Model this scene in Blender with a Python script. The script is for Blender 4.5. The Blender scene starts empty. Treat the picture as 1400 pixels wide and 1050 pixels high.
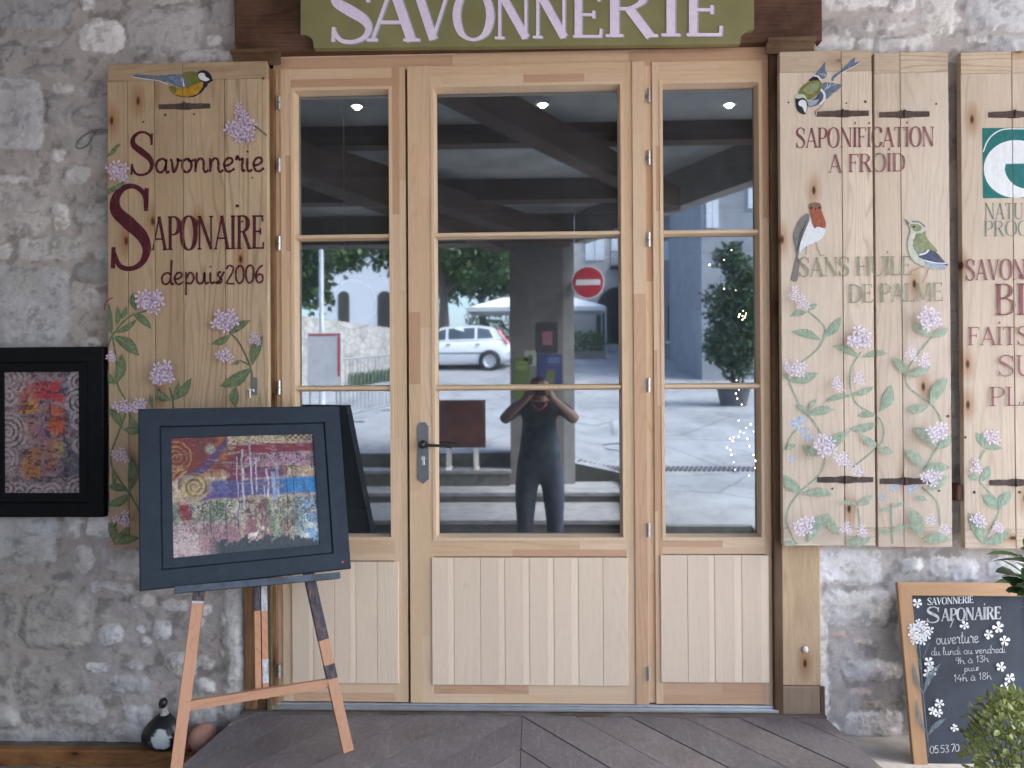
import bpy, bmesh, math, random
import numpy as np
from mathutils import Vector, Matrix
from mathutils.geometry import tessellate_polygon

R = math.radians
random.seed(7)
scene = bpy.context.scene
COL = scene.collection

# ---------------------------------------------------------------- camera
CAM = np.array((0.0, -3.1, 1.42))
FPX = 1089.0                      # focal length in pixels of a 1400-pixel-wide picture
YAW, PITCH, ROLL = R(1.95), R(0.26), R(0.36)
fw = np.array((-math.sin(YAW) * math.cos(PITCH), math.cos(YAW) * math.cos(PITCH), math.sin(PITCH)))
rt = np.cross(fw, (0, 0, 1.0)); rt /= np.linalg.norm(rt)
up = np.cross(rt, fw)
rt, up = rt * math.cos(ROLL) - up * math.sin(ROLL), up * math.cos(ROLL) + rt * math.sin(ROLL)
cam_data = bpy.data.cameras.new('camera')
cam = bpy.data.objects.new('camera', cam_data)
COL.objects.link(cam)
cam_data.sensor_width = 36.0
cam_data.lens = 36.0 * FPX / 1400.0
cam_data.clip_start = 0.02
cam_data.clip_end = 600
m = Matrix.Identity(4)
for i in range(3):
    m[i][0], m[i][1], m[i][2], m[i][3] = rt[i], up[i], -fw[i], CAM[i]
cam.matrix_world = m
scene.camera = cam

# ---------------------------------------------------------------- light
SUN_EL, SUN_AZ = R(50), R(78)    # azimuth measured from +Y (into the shop) clockwise: the sun stands over the street
world = bpy.data.worlds.new('World'); scene.world = world
world.use_nodes = True
nt = world.node_tree
sky = nt.nodes.new('ShaderNodeTexSky'); sky.sky_type = 'NISHITA'; sky.sun_disc = False
sky.sun_elevation = SUN_EL; sky.sun_rotation = SUN_AZ
sky.air_density = 1.0; sky.dust_density = 4.0; sky.ozone_density = 1.0
bg = nt.nodes['Background']; bg.inputs['Strength'].default_value = 0.15
nt.links.new(sky.outputs[0], bg.inputs['Color'])
sun_d = bpy.data.lights.new('sun', 'SUN'); sun_d.energy = 1.3; sun_d.angle = R(35); sun_d.color = (1.0, 0.965, 0.92)
sun = bpy.data.objects.new('sun', sun_d); COL.objects.link(sun)
sd = Vector((math.sin(SUN_AZ) * math.cos(SUN_EL), math.cos(SUN_AZ) * math.cos(SUN_EL), math.sin(SUN_EL)))
sun.rotation_euler = sd.to_track_quat('Z', 'Y').to_euler()
sun.location = (6, -12, 20)
scene.view_settings.view_transform = 'Standard'
scene.view_settings.look = 'None'
scene.view_settings.gamma = 1.0
scene.view_settings.exposure = 2.95
scene.cycles.use_denoising = True
scene.cycles.max_bounces = 10
scene.cycles.diffuse_bounces = 5
scene.cycles.glossy_bounces = 4
scene.cycles.transparent_max_bounces = 16
scene.cycles.sample_clamp_indirect = 6

# ---------------------------------------------------------------- placing
GL = 0.035                        # the plane of the door's glass
def ray(px, py):
    return fw + rt * ((px - 700.0) / FPX) - up * ((py - 525.0) / FPX)
def W(px, py, Y=0.0):             # point of the photograph on the upright plane y = Y
    d = ray(px, py); t = (Y - CAM[1]) / d[1]
    return Vector(CAM + d * t)
def WX(px, py, Y=0.0): return W(px, py, Y).x
def WZ(py, px, Y=0.0): return W(px, py, Y).z
def V(px, py, L):                 # point in the street that the glass mirrors there, L metres of light path away
    p = W(px, py, CAM[1] + L); p.y = 2 * GL - p.y
    return p
def SY(L): return 2 * GL - (CAM[1] + L)

# ---------------------------------------------------------------- materials
MATS = {}
def new_mat(name):
    m = bpy.data.materials.new(name); m.use_nodes = True
    return m, m.node_tree, m.node_tree.nodes['Principled BSDF']
def N(nt, typ, **kw):
    n = nt.nodes.new(typ)
    for k, v in kw.items():
        if k.startswith('i_'):
            n.inputs[k[2:].replace('_', ' ')].default_value = v
        else: setattr(n, k, v)
    return n
def ramp(nt, src, stops):
    r = nt.nodes.new('ShaderNodeValToRGB')
    el = r.color_ramp.elements
    while len(el) < len(stops): el.new(0.5)
    for e, (p, c) in zip(el, stops):
        e.position = p; e.color = (*c, 1) if len(c) == 3 else c
    nt.links.new(src, r.inputs[0])
    return r.outputs[0]
def mixc(nt, a, b, fac, mode='MIX'):
    n = nt.nodes.new('ShaderNodeMix'); n.data_type = 'RGBA'; n.blend_type = mode
    for s, v in ((n.inputs[6], a), (n.inputs[7], b), (n.inputs[0], fac)):
        if hasattr(v, 'node'): nt.links.new(v, s)
        elif isinstance(v, (int, float)): s.default_value = v
        else: s.default_value = (*v, 1)
    return n.outputs[2]
def coords(nt, scale=(1, 1, 1), tint_shift=0.0, loc=(0, 0, 0)):
    tc = nt.nodes.new('ShaderNodeTexCoord'); src = tc.outputs['Object']
    if tint_shift:
        at = N(nt, 'ShaderNodeAttribute', attribute_name='tint')
        ml = N(nt, 'ShaderNodeVectorMath', operation='SCALE'); ml.inputs['Scale'].default_value = tint_shift
        nt.links.new(at.outputs['Color'], ml.inputs[0])
        ad = N(nt, 'ShaderNodeVectorMath', operation='ADD')
        nt.links.new(src, ad.inputs[0]); nt.links.new(ml.outputs[0], ad.inputs[1]); src = ad.outputs[0]
    mp = nt.nodes.new('ShaderNodeMapping'); mp.inputs['Scale'].default_value = scale; mp.inputs['Location'].default_value = loc
    nt.links.new(src, mp.inputs[0])
    return mp.outputs[0]
def noise(nt, vec, scale, detail=4, rough=0.55, dist=0.0):
    n = N(nt, 'ShaderNodeTexNoise'); n.inputs['Scale'].default_value = scale
    n.inputs['Detail'].default_value = detail; n.inputs['Roughness'].default_value = rough; n.inputs['Distortion'].default_value = dist
    nt.links.new(vec, n.inputs['Vector'])
    return n.outputs['Fac']
def bump(nt, bs, h, strength, dist=0.002):
    b = N(nt, 'ShaderNodeBump'); b.inputs['Strength'].default_value = strength; b.inputs['Distance'].default_value = dist
    nt.links.new(h, b.inputs['Height']); nt.links.new(b.outputs[0], bs.inputs['Normal'])

def plain(name, col, rough=0.6, metal=0.0, var=0.12, scale=8.0, bmp=0.0, spec=0.4):
    if name in MATS: return MATS[name]
    m, nt, bs = new_mat(name)
    v = coords(nt)
    n = noise(nt, v, scale, 5)
    lo = tuple(c * (1 - var) for c in col); hi = tuple(min(1, c * (1 + var)) for c in col)
    nt.links.new(ramp(nt, n, [(0.3, lo), (0.7, hi)]), bs.inputs['Base Color'])
    bs.inputs['Roughness'].default_value = rough; bs.inputs['Metallic'].default_value = metal
    bs.inputs['Specular IOR Level'].default_value = spec
    if bmp: bump(nt, bs, noise(nt, v, scale * 6, 6, 0.7), bmp)
    MATS[name] = m
    return m

def wood(name, axis='z', contrast=0.35, knots=False, rough=0.55, fine=1.0, grey=0.0, bmp=0.15, tone=(1, 1, 1), stain=0.0, spec=0.3):
    """tinted timber: the tint of each board comes from its mesh; grain runs along the axis"""
    if name in MATS: return MATS[name]
    m, nt, bs = new_mat(name)
    across, along = 1.0, 0.11
    sc = {'z': (across, across, along), 'x': (along, across, across), 'y': (across, along, across)}[axis]
    v = coords(nt, sc, 23.0)
    at = N(nt, 'ShaderNodeAttribute', attribute_name='tint')
    big = noise(nt, v, 9 * fine, 3, 0.5, 1.2)
    big2 = noise(nt, v, 4.0 * fine, 2, 0.5, .8)
    sx_ = N(nt, 'ShaderNodeSeparateXYZ'); nt.links.new(v, sx_.inputs[0])
    w0 = N(nt, 'ShaderNodeMath', operation='MULTIPLY'); w0.inputs[1].default_value = 250.0 * fine; nt.links.new(sx_.outputs[{'z': 0, 'x': 2, 'y': 0}[axis]], w0.inputs[0])
    w1 = N(nt, 'ShaderNodeMath', operation='MULTIPLY_ADD'); w1.inputs[1].default_value = 105.0; nt.links.new(big2, w1.inputs[0]); nt.links.new(w0.outputs[0], w1.inputs[2])
    wv = N(nt, 'ShaderNodeMath', operation='MULTIPLY_ADD'); wv.inputs[1].default_value = 5.0; nt.links.new(big, wv.inputs[0]); nt.links.new(w1.outputs[0], wv.inputs[2])
    sn = N(nt, 'ShaderNodeMath', operation='SINE'); nt.links.new(wv.outputs[0], sn.inputs[0])
    g1 = ramp(nt, sn.outputs[0], [(0.0, (1 + contrast * .15,) * 3), (0.6, (1.0,) * 3), (1.0, (1 - contrast * .9, 1 - contrast * 1.05, 1 - contrast * 1.2))])
    gv = ramp(nt, noise(nt, v, 3.5 * fine, 3, .6), [(.38, (.05,) * 3), (.68, (1,) * 3)])
    g1 = mixc(nt, (1, 1, 1), g1, gv)
    wide = ramp(nt, noise(nt, v, 6.0, 3, .55), [(.3, (1 - contrast * .5, 1 - contrast * .6, 1 - contrast * .7)), (.7, (1 + contrast * .2,) * 3)])
    g1 = mixc(nt, g1, wide, 1.0, 'MULTIPLY')
    fn = noise(nt, v, 110 * fine, 4, 0.7)
    g2 = ramp(nt, fn, [(0.3, (1 - contrast * .45,) * 3), (0.65, (1.04,) * 3)])
    c = mixc(nt, at.outputs['Color'], g1, 0.8, 'MULTIPLY')
    c = mixc(nt, c, g2, 0.8, 'MULTIPLY')
    if knots:
        kv = coords(nt, {'z': (6.0, 1, 2.6), 'x': (2.6, 1, 6.0), 'y': (6.0, 2.6, 1)}[axis], 23.0)
        ks_ = N(nt, 'ShaderNodeSeparateXYZ'); kc = N(nt, 'ShaderNodeCombineXYZ'); nt.links.new(kv, ks_.inputs[0])
        nt.links.new(ks_.outputs[0], kc.inputs[0]); nt.links.new(ks_.outputs[1 if axis == 'y' else 2], kc.inputs[1])
        vo = N(nt, 'ShaderNodeTexVoronoi', voronoi_dimensions='2D'); vo.inputs['Scale'].default_value = 1.0
        nt.links.new(kc.outputs[0], vo.inputs['Vector'])
        kd = ramp(nt, vo.outputs['Distance'], [(0.025, (1, 1, 1)), (0.055, (0, 0, 0))])
        sel = N(nt, 'ShaderNodeSeparateColor'); nt.links.new(vo.outputs['Color'], sel.inputs[0])
        ks = ramp(nt, sel.outputs[0], [(0.55, (0, 0, 0)), (0.6, (1, 1, 1))])
        km = N(nt, 'ShaderNodeMath', operation='MULTIPLY'); nt.links.new(kd, km.inputs[0]); nt.links.new(ks, km.inputs[1])
        c = mixc(nt, c, (0.10, 0.055, 0.03), km.outputs[0])
        kr = ramp(nt, vo.outputs['Distance'], [(0.05, (0.72, 0.56, 0.44)), (0.22, (1, 1, 1))])
        c = mixc(nt, c, mixc(nt, (1, 1, 1), kr, ks), 1.0, 'MULTIPLY')
    if stain:
        st = noise(nt, coords(nt, (1, 1, .35) if axis == 'z' else (1, 1, 1)), 5.0, 5, 0.65)
        c = mixc(nt, c, ramp(nt, st, [(0.35, (1 - stain, 1 - stain * 1.1, 1 - stain * 1.15)), (0.6, (1, 1, 1))]), 1.0, 'MULTIPLY')
    if grey:
        gn = noise(nt, coords(nt), 3.0, 5, 0.65)
        c = mixc(nt, c, (0.30, 0.27, 0.25), ramp(nt, gn, [(0.4, (0, 0, 0)), (0.75, (grey,) * 3)]))
    if tone != (1, 1, 1): c = mixc(nt, c, tone, 1.0, 'MULTIPLY')
    nt.links.new(c, bs.inputs['Base Color'])
    bs.inputs['Roughness'].default_value = rough; bs.inputs['Specular IOR Level'].default_value = spec
    bump(nt, bs, fn, bmp, 0.001)
    MATS[name] = m
    return m

def paint(name, col, wear=0.35, rough=0.7, var=0.25, lo=None):
    """hand-laid paint: uneven, rubbed through to the wood in places"""
    if name in MATS: return MATS[name]
    m, nt, bs = new_mat(name)
    v = coords(nt)
    n = noise(nt, v, 60, 4, 0.6)
    nt.links.new(ramp(nt, n, [(0.3, tuple(c * (1 - var) for c in col)), (0.7, tuple(min(1, c * (1 + var)) for c in col))]), bs.inputs['Base Color'])
    bs.inputs['Roughness'].default_value = rough; bs.inputs['Specular IOR Level'].default_value = 0.2
    if wear:
        w = noise(nt, coords(nt, (1, 1, .12)), 90, 5, 0.75)
        a = ramp(nt, w, [(0.28, (1 - wear * 1.6,) * 3 if wear < .6 else (0, 0, 0)), (0.62, (1 - wear * .3,) * 3)])
        nt.links.new(a, bs.inputs['Alpha'])
    MATS[name] = m
    return m

def vcol(name, rough=0.8, bmp=0.0, spec=0.2, fscale=90.0, amt=0.25, attr='tint', mid=None):
    if name in MATS: return MATS[name]
    m, nt, bs = new_mat(name)
    at = N(nt, 'ShaderNodeAttribute', attribute_name=attr)
    c = at.outputs['Color']
    v = coords(nt)
    if amt:
        n = noise(nt, v, fscale, 6, 0.7)
        c = mixc(nt, c, ramp(nt, n, [(0.3, (1 - amt,) * 3), (0.7, (1 + amt * .4,) * 3)]), 1.0, 'MULTIPLY')
        if mid:
            n2 = noise(nt, v, mid, 5, 0.65)
            c = mixc(nt, c, ramp(nt, n2, [(0.3, (1 - amt * 1.1, 1 - amt * 1.1, 1 - amt * 1.0)), (0.65, (1 + amt * .3,) * 3)]), 1.0, 'MULTIPLY')
        if bmp: bump(nt, bs, n, bmp, 0.004)
    nt.links.new(c, bs.inputs['Base Color'])
    bs.inputs['Roughness'].default_value = rough; bs.inputs['Specular IOR Level'].default_value = spec
    MATS[name] = m
    return m

def emit(name, col, s):
    if name in MATS: return MATS[name]
    m, nt, bs = new_mat(name)
    bs.inputs['Base Color'].default_value = (*col, 1)
    bs.inputs['Emission Color'].default_value = (*col, 1); bs.inputs['Emission Strength'].default_value = s
    MATS[name] = m
    return m

def leaf_mat(name, a, b, rough=0.55):
    if name in MATS: return MATS[name]
    m, nt, bs = new_mat(name)
    n = noise(nt, coords(nt), 9, 3)
    at = N(nt, 'ShaderNodeAttribute', attribute_name='tint')
    c = mixc(nt, ramp(nt, n, [(0.35, a), (0.65, b)]), at.outputs['Color'], 1.0, 'MULTIPLY')
    nt.links.new(c, bs.inputs['Base Color']); bs.inputs['Roughness'].default_value = rough
    tr = N(nt, 'ShaderNodeBsdfTranslucent'); nt.links.new(c, tr.inputs[0])
    mx = N(nt, 'ShaderNodeMixShader'); mx.inputs[0].default_value = 0.3
    nt.links.new(bs.outputs[0], mx.inputs[1]); nt.links.new(tr.outputs[0], mx.inputs[2])
    nt.links.new(mx.outputs[0], nt.nodes['Material Output'].inputs['Surface'])
    MATS[name] = m
    return m

def glass_mat(name, refl, tint, through):
    m, nt, bs = new_mat(name)
    nt.nodes.remove(bs)
    gl = N(nt, 'ShaderNodeBsdfGlossy'); gl.inputs['Roughness'].default_value = 0.022; gl.inputs['Color'].default_value = (*tint, 1)
    tr = N(nt, 'ShaderNodeBsdfTransparent'); tr.inputs['Color'].default_value = (*through, 1)
    lw = N(nt, 'ShaderNodeFresnel'); lw.inputs['IOR'].default_value = 1.5
    ad = N(nt, 'ShaderNodeMath', operation='ADD'); ad.inputs[1].default_value = refl - 0.04; ad.use_clamp = True
    nt.links.new(lw.outputs[0], ad.inputs[0])
    mx = N(nt, 'ShaderNodeMixShader')
    nt.links.new(ad.outputs[0], mx.inputs[0]); nt.links.new(tr.outputs[0], mx.inputs[1]); nt.links.new(gl.outputs[0], mx.inputs[2])
    df = N(nt, 'ShaderNodeBsdfDiffuse'); df.inputs['Color'].default_value = (.66, .75, .85, 1)     # dust film, made bluish to put haze into the reflections
    dn = noise(nt, coords(nt), 6, 4, .6)
    m2 = N(nt, 'ShaderNodeMixShader'); nt.links.new(ramp(nt, dn, [(.3, (.018,) * 3), (.7, (.042,) * 3)]), m2.inputs[0])
    nt.links.new(mx.outputs[0], m2.inputs[1]); nt.links.new(df.outputs[0], m2.inputs[2])
    nt.links.new(m2.outputs[0], nt.nodes['Material Output'].inputs['Surface'])
    return m

# ---------------------------------------------------------------- mesh building
ORG = {}
def world_loc(o):
    p = Vector((0, 0, 0))
    while o is not None:
        p += o.location; o = o.parent
    return p

class MB:
    def __init__(s): s.v = []; s.f = []; s.m = []; s.t = []
    def face(s, pts, mat=0, tint=(1, 1, 1)):
        b = len(s.v); s.v.extend(tuple(p) for p in pts)
        s.f.append(tuple(range(b, b + len(pts)))); s.m.append(mat); s.t.append(tint)
    def grid(s, P, mat=0, tint=(1, 1, 1), closed_u=False, closed_v=False):
        b = len(s.v); nu, nv = len(P), len(P[0])
        for row in P: s.v.extend(tuple(p) for p in row)
        for i in range(nu if closed_u else nu - 1):
            for j in range(nv if closed_v else nv - 1):
                i2, j2 = (i + 1) % nu, (j + 1) % nv
                s.f.append((b + i * nv + j, b + i2 * nv + j, b + i2 * nv + j2, b + i * nv + j2)); s.m.append(mat); s.t.append(tint)
    def box(s, x0, x1, y0, y1, z0, z1, c=0.0, mat=0, tint=(1, 1, 1)):
        """box whose front (low y) edges are chamfered by c"""
        x0, x1 = min(x0, x1), max(x0, x1); z0, z1 = min(z0, z1), max(z0, z1); y0, y1 = min(y0, y1), max(y0, y1)
        b = len(s.v)
        s.v += [(x0, y1, z0), (x1, y1, z0), (x1, y1, z1), (x0, y1, z1)]
        fs = []
        if c > 0:
            s.v += [(x0, y0 + c, z0), (x1, y0 + c, z0), (x1, y0 + c, z1), (x0, y0 + c, z1)]
            s.v += [(x0 + c, y0, z0 + c), (x1 - c, y0, z0 + c), (x1 - c, y0, z1 - c), (x0 + c, y0, z1 - c)]
            rings = [(0, 4), (4, 8)]; top = 8
        else:
            s.v += [(x0, y0, z0), (x1, y0, z0), (x1, y0, z1), (x0, y0, z1)]
            rings = [(0, 4)]; top = 4
        for a, d in rings:
            for i in range(4):
                j = (i + 1) % 4
                fs.append((b + a + j, b + a + i, b + d + i, b + d + j))
        fs.append((b + top, b + top + 1, b + top + 2, b + top + 3)); fs.append((b + 3, b + 2, b + 1, b))
        for f in fs: s.f.append(f); s.m.append(mat); s.t.append(tint)
    def tube(s, pts, r, n=10, mat=0, tint=(1, 1, 1), cap=True):
        pts = [Vector(p) for p in pts]
        rs = r if isinstance(r, (list, tuple)) else [r] * len(pts)
        rows = []; prev = None
        for i, p in enumerate(pts):
            d = (pts[min(i + 1, len(pts) - 1)] - pts[max(i - 1, 0)]).normalized()
            a = prev if prev is not None else (Vector((0, 0, 1)) if abs(d.z) < .9 else Vector((1, 0, 0)))
            u = (a - d * a.dot(d)).normalized(); w = d.cross(u); prev = u
            rows.append([p + (u * math.cos(2 * math.pi * k / n) + w * math.sin(2 * math.pi * k / n)) * rs[i] for k in range(n)])
        s.grid(rows, mat, tint, closed_v=True)
        if cap:
            s.face(list(reversed(rows[0])), mat, tint); s.face(rows[-1], mat, tint)
    def lathe(s, prof, c, n=24, mat=0, tint=(1, 1, 1)):
        rows = [[(c[0] + r * math.cos(2 * math.pi * k / n), c[1] + r * math.sin(2 * math.pi * k / n), c[2] + z) for k in range(n)] for r, z in prof]
        s.grid(rows, mat, tint, closed_v=True)
        s.face(list(reversed(rows[0])), mat, tint); s.face(rows[-1], mat, tint)
    def bar(s, a, b, w, t, side=Vector((1, 0, 0)), mat=0, tint=(1, 1, 1), taper=1.0):
        """a straight squared bar from a to b, w along side, t across"""
        a, b = Vector(a), Vector(b); d = (b - a).normalized()
        u = (side - d * side.dot(d)).normalized(); v = d.cross(u)
        q = []
        for p, k in ((a, 1.0), (b, taper)):
            q.append([p + u * (w / 2 * k) * sx + v * (t / 2 * k) * sy for sx, sy in ((-1, -1), (1, -1), (1, 1), (-1, 1))])
        s.grid(q, mat, tint, closed_v=True); s.face(list(reversed(q[0])), mat, tint); s.face(q[1], mat, tint)
    def build(s, name, mats, parent=None, smooth=False, cuts=None, zcut=None, local=False, loc=None):
        if not isinstance(mats, (list, tuple)): mats = [mats]
        o0 = Vector((0, 0, 0)) if (local or parent is None) else world_loc(parent)
        if parent is None and loc is not None: o0 = Vector(loc)
        me = bpy.data.meshes.new(name)
        me.from_pydata([(p[0] - o0.x, p[1] - o0.y, p[2] - o0.z) for p in s.v], [], s.f)
        for mm in mats: me.materials.append(mm)
        me.polygons.foreach_set('material_index', s.m)
        ca = me.color_attributes.new('tint', 'FLOAT_COLOR', 'CORNER')
        buf = np.ones((len(me.loops), 4), np.float32)
        lens = np.array([len(f) for f in s.f])
        buf[:, :3] = np.repeat(np.array(s.t, np.float32).reshape(-1, 3), lens, axis=0)
        ca.data.foreach_set('color', buf.ravel())
        if cuts:
            bm = bmesh.new(); bm.from_mesh(me)
            for x0, x1 in cuts:
                for xc in (x0, x1):
                    bmesh.ops.bisect_plane(bm, geom=bm.verts[:] + bm.edges[:] + bm.faces[:], plane_co=(xc - o0.x, 0, 0), plane_no=(1, 0, 0), dist=1e-6)
                dead = [f for f in bm.faces if x0 - o0.x < f.calc_center_median().x < x1 - o0.x]
                bmesh.ops.delete(bm, geom=dead, context='FACES')
            if zcut is not None:
                bmesh.ops.bisect_plane(bm, geom=bm.verts[:] + bm.edges[:] + bm.faces[:], plane_co=(0, 0, zcut - o0.z), plane_no=(0, 0, 1), dist=1e-6)
                bmesh.ops.delete(bm, geom=[f for f in bm.faces if f.calc_center_median().z < zcut - o0.z], context='FACES')
            bm.to_mesh(me); bm.free()
        if smooth: me.polygons.foreach_set('use_smooth', [True] * len(me.polygons))
        me.update()
        o = bpy.data.objects.new(name, me); COL.objects.link(o)
        if parent is not None: o.parent = parent
        elif loc is not None: o.location = loc
        return o

def thing(name, label, cat, loc=(0, 0, 0), group=None, rot=None):
    o = bpy.data.objects.new(name, None); COL.objects.link(o)
    o.location = loc; o.empty_display_size = 0.1
    if rot is not None: o.rotation_euler = rot
    o['label'] = label; o['category'] = cat
    if group: o['group'] = group
    return o
def tag(o, label, cat, group=None):
    o['label'] = label; o['category'] = cat
    if group: o['group'] = group
    return o
def struct(o, kind='structure'): o['kind'] = kind; return o
def rt_(lo, hi): return random.uniform(lo, hi)

# ---------------------------------------------------------------- numpy noise
def vnoise(x, y, seed=0):
    xi = np.floor(x).astype(np.int64); yi = np.floor(y).astype(np.int64)
    xf, yf = x - xi, y - yi
    def h(a, b):
        n = (a * 374761393 + b * 668265263 + seed * 974634777) & 0xffffffff
        n = ((n ^ (n >> 13)) * 1274126177) & 0xffffffff
        return ((n ^ (n >> 16)) & 0xffff) / 65535.0
    u = xf * xf * (3 - 2 * xf); v = yf * yf * (3 - 2 * yf)
    return (h(xi, yi) * (1 - u) + h(xi + 1, yi) * u) * (1 - v) + (h(xi, yi + 1) * (1 - u) + h(xi + 1, yi + 1) * u) * v
def fbm(x, y, seed=0, o=4, g=0.55):
    s = np.zeros_like(x); a = 1.0; t = 0.0
    for k in range(o):
        s += a * vnoise(x * 2 ** k, y * 2 ** k, seed + k * 17); t += a; a *= g
    return s / t
def sstep(a, b, x):
    t = np.clip((x - a) / (b - a), 0, 1); return t * t * (3 - 2 * t)

def np_mesh(name, verts, nx, ny, cols, mat, parent=None, loc=(0, 0, 0), flip=False):
    """a grid of nx by ny vertices (row-major in y) with a colour per vertex"""
    idx = np.arange(nx * ny).reshape(ny, nx)
    q = np.stack([idx[:-1, :-1], idx[:-1, 1:], idx[1:, 1:], idx[1:, :-1]], -1).reshape(-1, 4)
    if flip: q = q[:, ::-1]
    me = bpy.data.meshes.new(name)
    me.vertices.add(len(verts)); me.vertices.foreach_set('co', np.asarray(verts, np.float32).ravel())
    me.loops.add(q.size); me.loops.foreach_set('vertex_index', q.ravel().astype(np.int32))
    me.polygons.add(len(q)); me.polygons.foreach_set('loop_start', np.arange(0, q.size, 4, dtype=np.int32))
    me.polygons.foreach_set('loop_total', np.full(len(q), 4, np.int32))
    me.update(calc_edges=True)
    me.polygons.foreach_set('use_smooth', np.ones(len(q), bool))
    ca = me.color_attributes.new('tint', 'FLOAT_COLOR', 'POINT')
    c4 = np.ones((len(verts), 4), np.float32); c4[:, :3] = cols
    ca.data.foreach_set('color', c4.ravel())
    me.materials.append(mat); me.validate()
    o = bpy.data.objects.new(name, me); COL.objects.link(o)
    o.location = loc
    if parent is not None: o.parent = parent
    return o

# ================================================================ THE SETTING: ground and arcade
FLOOR = -0.03
def street_z(d): return -0.10 + 0.1 * d            # the street climbs away from the shop

# ---- stone wall -------------------------------------------------
# stones seen in the photograph: x0, y0, x1, y1 (photo pixels on the wall plane), lightness, warmth, squareness
STONES_L = [
 (108,28,170,72,.95,0,4),(105,-4,126,14,.8,0,3),(175,10,277,72,.62,0,4),(282,48,302,62,.9,0,3),(246,68,320,86,.8,0,3),(190,80,206,89,.75,0,3),
 (217,80,234,89,.75,0,3),(-20,-30,95,40,.52,-1,4),(45,50,86,62,.62,0,3),(-10,58,36,82,.5,0,3),(-30,106,60,206,.66,-1,5),(75,112,105,128,.8,0,3),
 (107,121,126,132,.68,0,3),(98,140,150,174,.54,0,4),(62,128,96,172,.5,0,4),(100,178,124,202,.6,0,2.4),(121,178,160,216,.55,0,4),(68,205,92,222,.78,0,3),
 (-20,240,40,253,.8,0,3),(80,226,126,252,.72,0,3),(-30,256,70,320,.62,.5,4),(73,276,98,316,.82,.3,3),(105,280,160,310,.6,.2,4),(22,325,122,353,.66,0,4),
 (-20,330,16,357,.62,0,4),(-40,362,97,478,.6,-1,6),(112,394,136,426,.72,.3,3),(108,458,136,476,.78,.4,3),(130,338,160,356,.64,.2,3),(100,356,146,388,.45,.2,3),
 (-30,480,80,690,.5,0,4),(-40,700,79,772,.64,-1,5),(86,700,110,736,.82,0,3.4),(115,700,170,734,.88,0,4),(97,744,129,784,.76,0,2.3),(148,750,200,792,.74,0,2.4),
 (130,742,147,766,.62,0,3),(120,794,184,813,.72,0,4),(-30,786,43,803,.58,.3,4),(70,790,98,806,.55,.3,3),(30,808,126,890,.58,.4,5),(-20,806,22,872,.5,.6,4),
 (178,811,216,833,.78,0,3),(132,854,170,881,.82,-.4,3),(184,854,196,866,.92,0,2.5),(187,867,206,886,.74,0,3),(208,849,236,876,.82,-.3,3),(222,821,262,838,.86,-.4,4),
 (271,824,290,842,.84,0,3),(275,845,283,859,.84,0,3),(300,834,313,852,.86,0,3),(228,894,268,932,.82,0,3),(268,898,292,917,.78,0,3),(264,929,296,952,.82,-.2,4),
 (120,904,151,920,.88,0,3),(150,925,206,952,.68,0,4),(168,904,196,920,.6,0,3),(20,914,62,952,.54,.7,4),(70,924,97,947,.5,.7,3),(58,950,146,992,.58,.8,4),
 (170,964,208,1006,.78,0,4),(-20,962,26,996,.54,.5,4),(30,963,58,990,.5,.4,3),(306,788,334,990,.76,-.5,6),(140,990,200,1016,.6,.3,4),(-20,996,136,1018,.52,.3,5),
 (300,885,306,900,.7,0,3),(232,960,300,1000,.6,.2,4),(180,0,184,4,.5,0,3),(280,-30,324,36,.5,0,4),(200,-40,270,4,.7,0,4),(30,90,110,102,.46,0,3),
]
STONES_R = [
 (1128,-20,1216,13,.86,0,4),(1217,-20,1250,17,1.0,0,3),(1257,-20,1311,50,.86,.2,4),(1318,-20,1440,44,.74,-1,4),(1108,48,1168,68,.95,0,4),(1168,51,1192,69,.9,0,3),
 (1195,47,1275,72,.95,0,4),(1319,49,1349,61,1.0,0,3),(1350,50,1440,72,.84,-.5,4),(1182,28,1196,46,1.0,0,2.5),(1155,38,1164,47,.95,0,2.5),(1210,31,1226,41,.95,0,3),
 (1228,30,1252,36,.95,0,3),(1108,745,1206,800,1.0,0,6),(1230,764,1263,786,.92,0,3),(1270,761,1342,791,.86,.2,4),(1350,760,1440,792,.95,0,4),
 (1124,806,1218,856,.86,.1,5),(1106,812,1133,1012,1.0,0,6),(1134,862,1164,873,.7,5,3),(1166,872,1196,881,.8,3,3),(1186,870,1196,882,1.0,0,2.5),(1153,904,1240,932,1.0,0,4),
 (1157,942,1191,953,.74,4,3),(1178,959,1202,968,.78,4,3),(1152,974,1240,1014,.9,.4,4),(1136,990,1150,1010,.85,.2,3),(1225,806,1290,900,.72,.5,4),(1230,905,1300,1000,.68,.6,4),
 (1300,800,1440,900,.7,.2,4),(1310,905,1450,1010,.66,.2,4),(1296,280,1318,350,.5,0,4),(1296,380,1318,480,.55,0,4),(1296,110,1318,200,.5,.5,4),(1296,510,1318,640,.6,0,4),(1296,660,1318,740,.6,0,4),
]
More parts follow.
